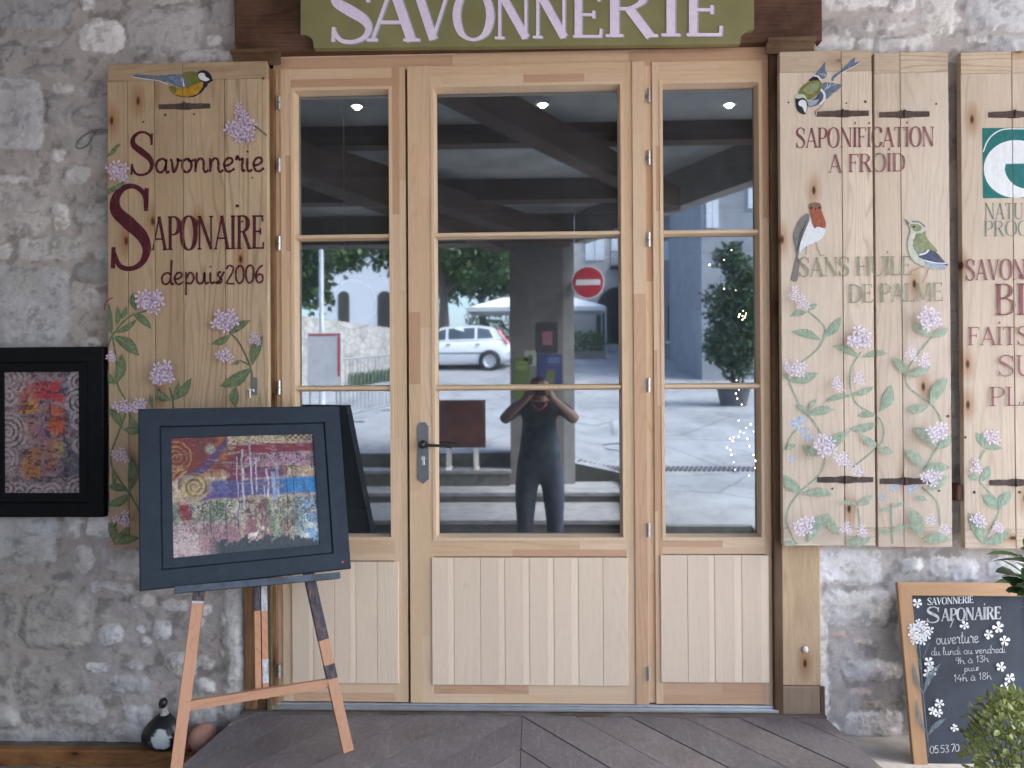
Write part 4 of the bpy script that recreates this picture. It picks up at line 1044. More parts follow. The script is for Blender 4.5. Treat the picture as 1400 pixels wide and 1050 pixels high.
plant_art(SHF - .0012, T3, 2.763,
 [(100, 60, 32), (130, 92, 32), (350, 225, 48), (110, 345, 40), (65, 330, 22), (262, 400, 30), (345, 380, 26), (610, 155, 46), (590, 310, 30), (540, 285, 30), (215, 632, 46), (285, 688, 34), (640, 578, 42), (615, 755, 40), (138, 935, 42), (295, 945, 26), (355, 955, 22), (335, 728, 20), (665, 950, 18), (615, 912, 20)],
 [((150, 125), (215, 190), (190, 265), (110, 330)), ((350, 280), (310, 360), (330, 470), (420, 530), (437, 600), (400, 650), (320, 715)), ((75, 380), (120, 480), (190, 570), (215, 670), (195, 740), (110, 820), (70, 900), (90, 975), (110, 1005)), ((620, 220), (530, 340), (530, 410), (620, 480), (660, 550)), ((640, 640), (590, 720)), ((580, 790), (640, 850), (650, 935)), ((340, 870), (345, 960), (300, 1000)), ((465, 850), (470, 1005)), ((65, 650), (85, 600), (110, 570))],
 [(150, 130, 82, 145, 26), (150, 125, 188, 98, 22), (200, 235, 88, 203, 34), (205, 225, 278, 145, 36), (345, 300, 245, 257, 28), (355, 300, 455, 285, 26), (80, 385, 192, 358, 40), (75, 385, 58, 360, 20), (320, 445, 215, 470, 22), (320, 440, 402, 408, 24), (425, 505, 467, 402, 44), (410, 520, 342, 520, 26), (420, 545, 306, 570, 32), (155, 520, 252, 497, 36), (150, 515, 103, 478, 22), (155, 515, 185, 455, 18), (210, 670, 312, 578, 42), (205, 670, 128, 628, 34), (130, 810, 58, 742, 42), (130, 815, 248, 820, 32), (110, 1005, 58, 998, 26), (150, 1000, 232, 890, 46), (270, 972, 224, 885, 34), (620, 220, 548, 162, 34), (620, 218, 682, 188, 32), (525, 370, 468, 298, 36), (525, 365, 618, 330, 36), (615, 480, 682, 376, 46), (610, 480, 527, 495, 36), (640, 640, 550, 566, 50), (640, 645, 692, 588, 40), (585, 720, 518, 648, 44), (585, 728, 692, 718, 40), (600, 800, 682, 742, 36), (600, 840, 560, 830, 24), (430, 640, 348, 588, 28), (420, 650, 472, 662, 32), (570, 985, 538, 866, 56), (585, 990, 692, 990, 44), (290, 1000, 392, 980, 38), (340, 862, 392, 818, 28), (340, 858, 268, 850, 22), (465, 960, 418, 950, 20), (468, 955, 540, 940, 20), (465, 880, 420, 880, 14), (470, 870, 520, 850, 14), (70, 650, 105, 630, 24)],
 [(105, 550, 24), (66, 552, 15), (130, 578, 16), (148, 605, 15), (74, 690, 17), (470, 795, 15), (538, 800, 18), (430, 832, 14)], FR, cutsR, t, 9)

# ---- far right shutter, cut by the edge of the photograph
t = thing('wooden_shutter', 'pine shutter with green square emblem and text SAVONS BIO at the right edge', 'shutter', W(1410, 748, SHB))
shutter_leaf(t, [1316, 1386, 1450, 1530], 69, 750, 99, m_pfade, m_px, .5, bottom=724, railcuts=(1386, 1450))
cutsF = cutsfor([1386, 1450]) + [(-9, WX(1316, 400, SHF))]
strap(t, 1352, 1424, 156, m_rusty, 8.5); strap(t, 1354, 1426, 660, m_rusty, 8.5)
nails(t, [(1332, 673), (1394, 673), (1320, 598)])
a = Art(SHF - .0008)
a.poly([(1343, 175), (1470, 174), (1470, 270), (1344, 271)], 0)
ec = (1389, 231); er = 44
a.poly([(ec[0] + er * math.cos(t_) * 1.0, ec[1] + er * .9 * math.sin(t_)) for t_ in [2 * math.pi * i / 40 for i in range(40)]], 1)
a.poly([(1375, 224), (1440, 223)] + [(1404 + 31 * math.cos(t_), 226 + 32 * math.sin(t_)) for t_ in [math.pi * i / 16 for i in range(1, 16)]], 0)
a.ribbon(catmull([(1344, 208), (1352, 190), (1368, 178), (1392, 176), (1440, 178)], 6), 1.5, 1)
text(a, 'NATURE', 1346, 1424, 300, 299, 22, 2, .8); text(a, '&', 1434, 1452, 300, 299, 22, 2, .8)
text(a, 'PROGRES', 1345, 1450, 323, 322, 21, 2, .8)
text(a, 'SAVONS', 1320, 1416, 383, 382, 28, 3, 1.0)
text(a, 'BiO', 1359, 1440, 431, 430, 43, 3, 1.0)
text(a, 'FAiTS MAiN', 1323, 1500, 472, 471, 25, 3, 1.0)
text(a, 'SUR', 1364, 1445, 514, 513, 28, 3, 1.0)
text(a, 'PLACE', 1352, 1470, 555, 554, 26, 3, 1.0)
a.mb.build('painted_lettering', [m_teal, m_white, m_tealf, m_maroonf], t, cuts=cutsF)
plant_art(SHF - .0012, T3, 2.763, [(850, 600, 34), (780, 712, 30), (800, 915, 34), (868, 940, 22)], [((820, 650), (792, 700), (790, 730)), ((800, 770), (870, 850), (872, 890), (812, 1000))],
 [(820, 645, 785, 583, 34), (820, 645, 888, 645, 22), (800, 770, 837, 708, 36), (795, 765, 755, 745, 26), (870, 875, 808, 818, 42), (872, 872, 924, 806, 40), (812, 1003, 757, 886, 50), (815, 1003, 918, 952, 42)], [], FR, cutsF, t, 11)
# shutter stop on the wall
b = MB(); p = W(1308, 672, -.03); b.box(p.x - .018, p.x + .018, -.07, .0, p.z - .03, p.z + .03, .004, tint=(.17, .09, .07))
o = b.build('shutter_stop', m_oldz); tag(o, 'small reddish wooden stop block on the wall between the two right shutters', 'shutter stop')
# curled iron hook in the wall
b = MB(); p = [W(x, y, -.045) for x, y in ((147, 178), (133, 177), (122, 181), (109, 190), (104, 200), (110, 203), (121, 197), (126, 187))]
b.tube(catmull([tuple(q) for q in p], 4), .0032, 8)
q = W(128, 179, -.05); b.lathe([(.0, -.006), (.009, -.004), (.011, 0), (.009, .004), (0, .006)], q, 10)
o = b.build('shutter_catch', plain('weathered_iron', (.17, .165, .16), .7, .3), None, True); tag(o, 'curled weathered iron shutter catch fixed in the stone beside the lettered shutter', 'shutter catch')

# ================================================================ ABSTRACT PAINTINGS (plain colour fields, worked with scratched lines)
def lay(c, m_, col): return c * (1 - m_[..., None]) + np.array(col) * m_[..., None]
def iso(f, lev, w): return 1 - sstep(w * .5, w, np.abs(f - lev))
def rings(u, v, cu, cv, asp, freq, r1, seed):
    d = np.hypot((u - cu) * asp, v - cv) + (fbm(u * 26, v * 26, seed) - .5) * .022 + np.arctan2(v - cv, (u - cu) * asp) / 6.283 / freq
    return sstep(.0, .5, np.sin(d * freq * 6.283)) * sstep(r1, r1 * .8, d) * (.45 + .55 * sstep(.35, .55, fbm(u * 14, v * 14, seed + 3)))
def canvas_a(nx, ny):
    u, v = np.meshgrid(np.linspace(0, 1, nx), np.linspace(0, 1, ny)); asp = 1.26
    n1, n2, n3 = fbm(u * 6, v * 6, 1), fbm(u * 22, v * 22, 2), fbm(u * 60, v * 60, 3)
    w = (n1 - .5) * .12
    c = np.ones((ny, nx, 3)) * np.array((.40, .30, .21)); c = lay(c, sstep(.4, .65, n2), (.52, .42, .31)); 
    c = lay(c, sstep(.50, .44, u + w) * sstep(.36, .30, v + w * 1.5), (.16, .035, .028))
    c = lay(c, .7 * sstep(.55, .7, n1) * (u < .4) * (v < .35), (.33, .13, .04))
    c = lay(c, rings(u, v, .03, .17, asp, 26, .15, 5) * .75, (.42, .24, .09))
    sw = sstep(.07, .03, np.abs((v - .36) + (u - .12) * .95 + (u - .2) ** 2 * 2 + w * .6)) * (u < .38) * (u > .04)
    c = lay(c, sw * .9, (.075, .04, .13))
    c = lay(c, sstep(.06, .02, np.hypot((u - .26) * asp, v - .11)) * .8, (.30, .36, .33))
    c = lay(c, sstep(.37, .39, u) * sstep(.085, .07, v + w * .2), (.46, .36, .24))
    ck = ((np.sin(u * 150) * np.sin(v * 150)) > .1) * (u > .8) * (v < .07)
    c = lay(c, ck * .8, (.04, .03, .03))
    c = lay(c, sstep(.42, .47, u + w) * sstep(.07, .085, v + w * .1) * sstep(.17, .15, v + w * .1), (.20, .028, .05))
    c = lay(c, sstep(.44, .5, u + w) * sstep(.16, .17, v) * sstep(.30, .27, v + w * .3), (.36, .22, .29))
    c = lay(c, sstep(.38, .40, u + w) * sstep(.50, .46, u + w) * sstep(.16, .2, v) * sstep(.5, .44, v), (.16, .025, .06))
    c = lay(c, sstep(.47, .5, u) * sstep(.82, .76, u + w) * sstep(.27, .29, v) * sstep(.39, .36, v), (.17, .045, .12))
    band = sstep(.22, .3, u + w) * sstep(.37, .41, v + w * .3) * sstep(.545, .51, v + w * .3)
    c = lay(c, band * .95, (.07, .085, .24)); c = lay(c, band * sstep(.6, .85, u + w), (.025, .19, .46))
    c = lay(c, sstep(.05, .12, u) * sstep(.5, .4, u) * sstep(.485, .51, v + w * .3) * sstep(.56, .54, v + w * .3), (.10, .06, .22))
    c = lay(c, sstep(.07, .05, np.hypot((u - .15) * asp, (v - .43)) - .06 + w * .3) * .85, (.40, .31, .15))
    c = lay(c, rings(u, v, .15, .425, asp, 24, .135, 7) * .85, (.09, .05, .03))
    c = lay(c, rings(u, v, .15, .42, asp, 18, .2, 8) * .5 * (u < .1), (.5, .42, .18))
    low = sstep(.53, .58, v + w * .4)
    c = lay(c, low, (.44, .43, .36)); c = lay(c, low * sstep(.42, .62, n2), (.30, .29, .23)); c = lay(c, low * .8 * sstep(.52, .62, fbm(u * 7 + 4, v * 5, 12)), (.15, .23, .14))
    c = lay(c, low * .85 * sstep(.09, .05, np.abs(u - .57 + w * .5)), (.22, .07, .10)); c = lay(c, low * sstep(.05, .02, np.abs(u - .06 - (v - .55) * .2 + w * .3)) * sstep(.85, .8, v), (.27, .03, .05))
    c = lay(c, low * sstep(.68, .76, v) * .8 * sstep(.45, .3, u), (.52, .42, .42)); c = lay(c, low * sstep(.5, .63, fbm(u * 9, v * 2.5, 14)) * sstep(.7, .8, v) * .7, (.30, .13, .17))
    c = lay(c, sstep(.8, .93, u + w * .6) * sstep(.5, .66, v) * .9, (.19, .36, .58)); c = lay(c, sstep(.84, .9, u) * sstep(.62, .68, v) * sstep(.6, .45, n2) * .7, (.62, .68, .60))
    c = lay(c, low * sstep(.55, .66, fbm(u * 30, v * 14, 15)) * .6 * (u > .4) * (u < .9), (.50, .50, .36))
    scr = np.maximum(iso(fbm(u * 16, v * 16, 21), .5, .035), iso(fbm(u * 26 + 9, v * 26, 22), .48, .045))
    c = lay(c, scr * .8 * np.clip(low * sstep(.95, .6, v) + (u > .45) * (v > .15) * (v < .32) + (v < .08) * (u > .38), 0, 1), (.035, .03, .035))
    for uu, v0, v1, wd in ((.44, .18, .72, .003), (.475, .12, .64, .007), (.535, .03, .52, .006), (.57, .2, .5, .006), (.62, .45, .55, .004), (.65, .3, .56, .007), (.69, .33, .58, .014), (.72, .28, .55, .009)):
        x = uu + (fbm(v * 9, v * 0 + uu * 40, 31) - .5) * .02
        c = lay(c, sstep(wd * 1.5, wd * .6, np.abs(u - x)) * (v > v0) * (v < v1) * .8, (.56, .48, .60) if wd < .009 else (.30, .40, .60))
    for uu, v0, v1 in ((.2, .58, .85), (.3, .55, .66), (.35, .6, .8), (.78, .3, .85), (.44, .5, .8), (.83, .3, .55), (.25, .58, .9), (.12, .6, .7)):
        x = uu + (fbm(v * 9, v * 0 + uu * 50, 33) - .5) * .03
        c = lay(c, sstep(.004, .002, np.abs(u - x)) * (v > v0) * (v < v1) * .9, (.03, .035, .045))
    for cu, cv, r in ((.19, .03, .035), (.49, .05, .045), (.09, .24, .02), (.26, .31, .018), (.64, .2, .022), (.02, .33, .02), (.9, .72, .05)):
        c = lay(c, rings(u, v, cu, cv, asp, 70 if r < .03 else 50, r, 40) * .85, (.04, .025, .03))
    c = lay(c, sstep(.55, .6, n2) * sstep(.1, .04, np.hypot((u - .58) * .8, v - .86)) * .9, (.68, .66, .60)); 
    c = lay(c, sstep(.895, .93, v + (fbm(u * 13, v * 9, 51, 5, .75) - .5) * .22 + .06 * np.sin((u - .12) * 3.6) * (u > .1) - .03) * sstep(.2, .32, u), (.045, .062, .075))
    grime = np.maximum(iso(fbm(u * 12, v * 12, 91, 5, .7), .5, .02), iso(fbm(u * 20 + 3, v * 7, 92, 5, .7), .47, .018)) * .55 * sstep(.35, .6, fbm(u * 4, v * 4, 93))
    c = lay(c, grime, (.04, .035, .045))
    c = lay(c, .55 * sstep(.56, .70, fbm(u * 10, v * 38, 94, 5, .7)) * (v < .87), (.33, .27, .25))
    c = lay(c, .5 * sstep(.55, .68, fbm(u * 34, v * 9, 95, 5, .7)) * (v < .87), (.07, .05, .07))
    return (c * .80 * (.45 + 1.1 * fbm(u * 90, v * 90, 96, 3, .8))[..., None] * (.78 + .44 * n3)[..., None]).clip(0, 1)
def canvas_b(nx, ny):
    u, v = np.meshgrid(np.linspace(0, 1, nx), np.linspace(0, 1, ny)); asp = .62
    n1, n2, n3 = fbm(u * 5, v * 8, 61), fbm(u * 14, v * 24, 62), fbm(u * 40, v * 60, 63); w = (n1 - .5) * .2
    c = np.ones((ny, nx, 3)) * np.array((.30, .235, .24)); c = lay(c, sstep(.42, .6, n2), (.22, .16, .19))
    def patch(c, u0, u1, v0, v1, col, k=.9): return lay(c, sstep(u0 - .04, u0 + .05, u + w) * sstep(u1 + .05, u1 - .04, u + w) * sstep(v0 - .02, v0 + .03, v + w * .6) * sstep(v1 + .03, v1 - .02, v + w * .6) * k, col)
    c = patch(c, .2, .5, .1, .35, (.42, .12, .09)); c = patch(c, .45, .8, .08, .24, (.46, .035, .05)); c = patch(c, .58, .82, .28, .52, (.50, .10, .03)); c = patch(c, .22, .48, .26, .36, (.50, .24, .06))
    c = patch(c, .78, 1.2, .02, .45, (.12, .17, .25), .8); c = patch(c, .24, .5, .6, .88, (.42, .17, .05)); c = patch(c, .55, .72, .55, .85, (.34, .13, .10)); c = patch(c, .4, .55, .47, .54, (.15, .07, .25)); c = patch(c, .75, 1.2, .62, .9, (.07, .09, .12), .75)
    c = patch(c, .65, .8, .58, .7, (.42, .33, .12), .7); c = patch(c, .18, .5, .42, .56, (.36, .17, .13), .7)
    g = np.maximum(iso((fbm(u * 6, v * 10, 71) + np.floor(v * 22) * .37) % 1, .5, .07), iso((fbm(u * 4, v * 18, 72) + np.floor(u * 13) * .29) % 1, .5, .06))
    c = lay(c, g * .8 * sstep(.15, .25, u) * sstep(.95, .85, u), (.05, .03, .05))
    for cu, cv, r in ((.02, .06, .3), (.05, .2, .16), (.04, .5, .3), (.0, .72, .2), (1, .08, .2), (.98, .25, .22), (1.0, .4, .16), (.2, 1, .2), (.42, 1.02, .18), (.62, 1.0, .16), (.98, .97, .22), (1, .6, .14), (.03, .97, .14)):
        inside = sstep(r * .6, r * .5, np.hypot((u - cu) * asp, v - cv))
        c = lay(c, inside * .75, (.45, .37, .37)); c = lay(c, rings(u, v, cu, cv, asp, 24, r * .55, 81) * .85, (.06, .045, .06))
    c = lay(c, .5 * sstep(.53, .66, fbm(u * 12, v * 40, 97, 5, .7)), (.09, .05, .07)); c = lay(c, .4 * sstep(.56, .68, fbm(u * 26, v * 26, 98, 5, .7)), (.40, .30, .28))
    return (c * .85 * (.5 + 1.0 * fbm(u * 70, v * 100, 99, 3, .8))[..., None] * (.75 + .5 * n3)[..., None]).clip(0, 1)

m_canvas = vcol('worked_canvas', .6, amt=0.0, spec=.35)
m_bframe = plain('blue_black_frame_paint', (.018, .027, .040), .55, var=.15, scale=30, bmp=.03, spec=.18)
m_blk = plain('matt_black_frame_paint', (.007, .0075, .009), .6, var=.2, scale=30, spec=.12)
def framed(parent, w, h, ow, oh, off, art, nxy, mat, inner):
    """parts in the painting's own axes: x right, z up, front towards -y"""
    ou, ov = off
    cx0, cx1, cz0, cz1 = ou - ow / 2, ou + ow / 2, ov - oh / 2, ov + oh / 2
    b = MB()
    a0, a1, b0, b1 = -w / 2, w / 2, -h / 2, h / 2
    i0, i1, j0, j1 = inner
    def ring(rects, ys):
        rows = [[(p, y, q) for p, q in ((r[0], r[2]), (r[1], r[2]), (r[1], r[3]), (r[0], r[3]))] for r, y in zip(rects, ys)]
        b.grid(rows, closed_v=True)
        return rows
    out = (a0, a1, b0, b1); e = .003; inn = (i0, i1, j0, j1); can = (cx0, cx1, cz0, cz1)
    sh = lambda r, d: (r[0] + d, r[1] - d, r[2] + d, r[3] - d)
    rows = ring([out, out, sh(out, e), sh(inn, -.004), sh(inn, -.001), sh(inn, .002), can, can], [.014, -.015, -.018, -.018, -.010, -.013, -.013, -.003])
    b.face(list(reversed(rows[0])))
    b.build('frame', mat, parent, local=True)
    nx, ny = nxy
    X, Z = np.meshgrid(np.linspace(cx0 - .001, cx1 + .001, nx), np.linspace(cz1 + .001, cz0 - .001, ny))
    cc = art(nx, ny)
    hgt = cc.mean(-1) * .0015
    np_mesh('canvas', np.stack([X, -.0045 - hgt, Z], -1).reshape(-1, 3), nx, ny, cc.reshape(-1, 3), m_canvas, parent, flip=True)

# painting on the easel
PO = Vector((-1.047, -.283, 1.054)); PYAW, PLEAN = R(27.87), R(-15.75)
PM = Matrix.Rotation(PYAW, 3, 'Z') @ Matrix.Rotation(PLEAN, 3, 'X')
PW, PH = .70, .615
t = thing('framed_painting', 'blue and red abstract painting in a wide blue-black frame standing on the easel', 'painting', PO, rot=(PM.to_euler()))
def pl(px, py, dy=0.0):           # the painting's own x, z under a photo pixel
    o = PO + PM @ Vector((0, dy, 0)); n = PM @ Vector((0, -1, 0)); d = Vector(ray(px, py)); c0 = Vector(CAM)
    hit = c0 + d * ((o - c0).dot(n) / d.dot(n))
    return PM.transposed() @ (hit - PO)
q = [pl(*p) for p in ((233, 598), (427, 595), (437, 745), (238, 763))]
cw, ch = (q[1].x - q[0].x + q[2].x - q[3].x) / 2, (q[0].z - q[3].z + q[1].z - q[2].z) / 2
ccx, ccz = sum(p.x for p in q) / 4, sum(p.z for p in q) / 4
qi = [pl(*p) for p in ((220, 583), (442, 582), (453, 756), (221, 779))]
inner = ((qi[0].x + qi[3].x) / 2, (qi[1].x + qi[2].x) / 2, (qi[2].z + qi[3].z) / 2, (qi[0].z + qi[1].z) / 2)
framed(t, PW, PH, cw, ch, (ccx, ccz), canvas_a, (340, 270), m_bframe, inner)
b = MB(); p = pl(467, 769); b.mb = None
b.face([(p.x + .004 * math.cos(a_), -.0186, p.z + .004 * math.sin(a_)) for a_ in [2 * math.pi * i / 10 for i in range(10)]]); b.build('red_sticker', plain('red_sticker', (.55, .03, .04), .5), t, local=True)

# easel
t = thing('easel', 'paint spattered wooden easel standing before the left door leaf', 'easel', PO + PM @ Vector((0, .02, -1.0)))
def pw(px, py, dy): v = pl(px, py, dy); return PO + PM @ Vector((v.x, dy, v.z))
m_easel = wood('orange_pine_easel', 'z', .25, True, .6, 1.0, bmp=.2)
m_epaint = paint('easel_blue_grey_spatter', (.035, .05, .075), .42, .55, .6); m_tray = plain('easel_tray_paint', (.035, .05, .075), .5, var=.7, scale=16)
m_ewhite = paint('easel_white_spatter', (.50, .52, .57), .42, .6, .3)
EO = (.42, .225, .135)
side = PM @ Vector((1, 0, 0))
for (tx, ty), (fx, fy), pfr in (((273, 800), (239, 1066), .10), ((422, 785), (476, 1027), .38)):
    p0, p1 = pw(tx, ty, .012), pw(fx, fy, .012)
    pu = p0 + (p0 - p1).normalized() * .02; pm_ = p0.lerp(p1, pfr)
    b = MB(); b.bar(pu, p1, .036, .022, side, tint=EO); o = b.build('leg', m_easel, t)
    b = MB(); b.bar(pu, pm_, .0364, .0224, side); b.build('paint_splashes', m_epaint, o)
    if fx > 400:
        for k0, k1 in ((.52, .60),):
            b = MB(); b.bar(p0.lerp(p1, k0), p0.lerp(p1, k1), .0366, .0226, side); b.build('paint_splashes', m_epaint, o)
    else:
        b = MB(); b.bar(p0.lerp(p1, .088), p0.lerp(p1, .1), .0368, .0228, side); b.build('paint_splashes', m_ewhite, o)
b = MB(); p0, p1 = pw(258, 964, .012), pw(447, 934, .012); b.bar(p0 - (p1 - p0).normalized() * .012, p1 + (p1 - p0).normalized() * .012, .03, .016, Vector((0, 0, 1)), tint=(.43, .235, .145)); b.build('cross_bar', wood('orange_pine_bar', 'x', .25, True, .6, 1.0, bmp=.2), t)
b = MB(); p0, p1 = pw(239, 807, -.012), pw(463, 787, -.012); b.bar(p0, p1, .022, .055, PM @ Vector((0, 0, 1)), tint=(1, 1, 1)); b.build('tray', m_tray, t)
for dx in (-5.0, 5.0):
    b = MB(); p0, p1 = pw(353 + dx * .9, 620, .045), pw(358 + dx, 955, .045)
    b.bar(p0, p1, .020, .02, side, tint=(.43, .215, .12)); o = b.build('mast', m_easel, t)
    b = MB(); b.bar(p0.lerp(p1, .56), p0.lerp(p1, .66), .0204, .0204, side); b.build('paint_splashes', m_epaint if dx < 0 else m_ewhite, o)
    if dx > 0:
        b = MB(); b.bar(p0.lerp(p1, .85), p0.lerp(p1, .94), .0204, .0204, side); b.build('paint_splashes', m_ewhite, o)
b = MB(); p0 = pw(286, 730, .06); p1 = W(243, 1036, -.12); b.bar(p0, p1, .03, .02, side, tint=EO); b.build('rear_leg', m_easel, t)

# painting on the wall, left
zc0, zc1 = WZ(707, 70, -.075), WZ(474.5, 70, -.075); xc0, xc1 = WX(-36, 590, -.075), WX(142, 590, -.075)
t = thing('framed_painting', 'tall orange and grey abstract painting in a wide black frame hung on the stone wall', 'painting', ((xc0 + xc1) / 2, -.062, (zc0 + zc1) / 2))
cx0, cx1, cz0, cz1 = WX(6, 590, -.07), WX(109, 590, -.07), WZ(674, 60, -.07), WZ(508.5, 60, -.07)
mx_, mz_ = (xc0 + xc1) / 2, (zc0 + zc1) / 2
framed(t, xc1 - xc0, zc1 - zc0, cx1 - cx0, cz1 - cz0, ((cx0 + cx1) / 2 - mx_, (cz0 + cz1) / 2 - mz_), canvas_b, (190, 290), m_blk, (cx0 - mx_ - .035, cx1 - mx_ + .035, cz0 - mz_ - .035, cz1 - mz_ + .035))

# ================================================================ FLOOR, RAMP, THINGS AT THE WALL FOOT
# boarded ramp with a chevron of dark planks
RY0, RY1 = -.032, -1.75
def ramp_z(y): return zs + (FLOOR - .01 - zs) * min(1, max(0, (RY0 - y) / 1.72)) ** 1.0
def clip(poly, n, d):
    out = []
    for i in range(len(poly)):
        a, c = poly[i], poly[(i + 1) % len(poly)]
        da, dc = a[0] * n[0] + a[1] * n[1] - d, c[0] * n[0] + c[1] * n[1] - d
        if da >= 0: out.append(a)
        if (da >= 0) != (dc >= 0):
            k = da / (da - dc); out.append((a[0] + (c[0] - a[0]) * k, a[1] + (c[1] - a[1]) * k))
    return out
t = thing('entrance_ramp', 'dark weathered boarded ramp with chevron planks leading up to the doors', 'ramp', (0, -.8, FLOOR))
b = MB(); apex = WX(714, 980, RY0)
lx0, rx0 = XL - .0, XR + .005
quadL = [(lx0, RY0 - .02), (lx0 - .40, RY1), (apex - .0012, RY1), (apex - .0012, RY0 - .02)]
quadR = [(apex + .0012, RY0 - .02), (apex + .0012, RY1), (rx0 + .42, RY1), (rx0, RY0 - .02)]
for quad, sgn_ in ((quadL, -1), (quadR, 1)):
    nx_, ny_ = sgn_ * math.sin(R(47)), math.cos(R(47)); wd = .150
    for k in range(-24, 40):
        d0 = k * wd
        base_d = apex * nx_ + (RY0 - .02) * ny_
        p = clip(clip(quad, (nx_, ny_), base_d + d0 + .0025 - wd * 20), (-nx_, -ny_), -(base_d + d0 + wd - .0025 - wd * 20))
        if len(p) < 3: continue
        tn = random.choice(((.155, .142, .150), (.135, .126, .135), (.165, .147, .150), (.148, .133, .136), (.126, .118, .13)))
        dz = rt_(-.0012, .0012)
        topv = [(x, y, ramp_z(y) + dz) for x, y in p]
        if sum((topv[i][0] * topv[(i + 1) % len(topv)][1] - topv[(i + 1) % len(topv)][0] * topv[i][1]) for i in range(len(topv))) < 0: topv.reverse()
        b.face(topv, 0, tn); b.grid([topv, [(x, y, z - .02) for x, y, z in topv]], 0, tn, closed_v=True)
m_rampw, nt_, bs_ = new_mat('dark_ramp_board')
at_ = N(nt_, 'ShaderNodeAttribute', attribute_name='tint')
vv = coords(nt_, (1, 1, 1), 11.0)
n1_ = noise(nt_, vv, 5, 6, .7, .6); n2_ = noise(nt_, coords(nt_, (1, 1, 1)), 55, 5, .7); n3_ = noise(nt_, coords(nt_, (14, 1.6, 1)), 9, 5, .75)
c_r = mixc(nt_, at_.outputs['Color'], ramp(nt_, n1_, [(.3, (.72, .71, .72)), (.55, (1, 1, 1)), (.75, (1.22, 1.22, 1.24))]), 1, 'MULTIPLY')
c_r = mixc(nt_, c_r, ramp(nt_, n2_, [(.3, (.75,) * 3), (.7, (1.2,) * 3)]), 1, 'MULTIPLY')
c_r = mixc(nt_, c_r, (.30, .28, .27), ramp(nt_, n3_, [(.55, (0, 0, 0)), (.72, (.55, .55, .55))]))
nt_.links.new(c_r, bs_.inputs['Base Color']); nt_.links.new(ramp(nt_, n1_, [(.3, (.38,) * 3), (.7, (.62,) * 3)]), bs_.inputs['Roughness']); bump(nt_, bs_, n2_, .35, .002)
b.build('planking', m_rampw, t)
b = MB()
b.box(lx0 - .005, rx0 + .005, RY0 - .02, RY0 + .08, zs - .16, zs + .0035, .004, tint=(.14, .12, .105)); b.build('head_board', m_oldx, t)
for s, x0_, dx_ in ((1, lx0, -.40), (-1, rx0, .42)):
    b = MB(); rows = []
    for y, dx in ((RY0 - .02, 0), (RY1, dx_)):
        rows.append([(x0_ + dx + s * .0, y, ramp_z(y) - .021), (x0_ + dx, y, FLOOR - .06), (x0_ + dx + s * .03, y, FLOOR - .06), (x0_ + dx + s * .03, y, ramp_z(y) - .021)])
    b.grid(rows, closed_v=True, tint=(.08, .065, .055)); b.build('side_string', m_oldz, t)

# arcade floor of worn flags, one sheet with a soft unevenness
m_flag, nt_, bs_ = new_mat('worn_flagstones')
br = N(nt_, 'ShaderNodeTexBrick'); br.inputs['Scale'].default_value = 1.0; br.inputs['Mortar Size'].default_value = .012; br.inputs['Brick Width'].default_value = .62; br.inputs['Row Height'].default_value = .41
br.inputs['Color1'].default_value = (.16, .145, .135, 1); br.inputs['Color2'].default_value = (.22, .2, .185, 1); br.inputs['Mortar'].default_value = (.08, .07, .065, 1)
nt_.links.new(coords(nt_), br.inputs['Vector'])
nf = noise(nt_, coords(nt_), 7, 6, .7)
nt_.links.new(mixc(nt_, br.outputs['Color'], ramp(nt_, nf, [(.3, (.65,) * 3), (.7, (1.2,) * 3)]), 1, 'MULTIPLY'), bs_.inputs['Base Color']); bs_.inputs['Roughness'].default_value = .8; bump(nt_, bs_, nf, .4, .01)
SD = 4.75                          # distance of the lowest step from the glass
xs_ = np.linspace(-5, 1.9, 60); ys_ = np.linspace(.0, -(SD + .1), 60)
X, Y = np.meshgrid(xs_, ys_)
Zf = FLOOR + (fbm(X * 2, Y * 2, 91) - .5) * .012
Zf = np.where((X > XL - .1) & (X < XR + .1) & (Y > -1.5), FLOOR - .06, Zf)
struct(np_mesh('arcade_floor', np.stack([X, Y, Zf], -1).reshape(-1, 3), 60, 60, np.ones((3600, 3)), m_flag, flip=True))

# timber edging along the wall foot, left
b = MB()
b.box(-3.3, WX(268, 1020, -.07), -.085, -.045, FLOOR - .03, WZ(1024, 120, -.07), .006, tint=(.34, .165, .06))
o = b.build('timber_edging', wood('orange_timber_edging', 'x', .4, True, .65, bmp=.4, stain=.4)); tag(o, 'long orange brown timber edging board lying along the stone wall foot', 'edging board')
b = MB(); b.box(-3.3, XL - .03, -.044, .0, FLOOR - .03, WZ(1018, 120, -.03), .004, tint=(.16, .14, .12)); o = b.build('wall_ledge', plain('dusty_ledge', (.13, .115, .10), .9, var=.3, scale=20, bmp=.3)); struct(o)
# stone block by the ramp, right
b = MB(); zt_ = WZ(1008, 1180, -.02)
pts = [(XR + .02, -.005), (XR + .40, -.005), (XR + .47, -.13), (XR + .43, -.30), (XR + .30, -.44), (XR + .12, -.46)]
pts = catmull(pts, 4) ; top = [(x, y, zt_ + (fbm(np.array([x * 9]), np.array([y * 9]), 7)[0] - .5) * .012) for x, y in pts]
b.face(list(reversed(top)) if False else top); low = [(XR + (x - XR) * 1.03, y * 1.02, FLOOR - .05) for x, y in pts]; mid_ = [(x, y, z - .012) for (x, y), (_, _, z) in zip([(XR + (x - XR) * 1.015, y * 1.01) for x, y in pts], top)]
b.grid([top, mid_, low], closed_v=True)
o = b.build('stone_step', plain('pale_step_stone', (.36, .345, .325), .85, var=.25, scale=9, bmp=.5), None); tag(o, 'low pale stone step at the wall foot between ramp and chalkboard', 'step')

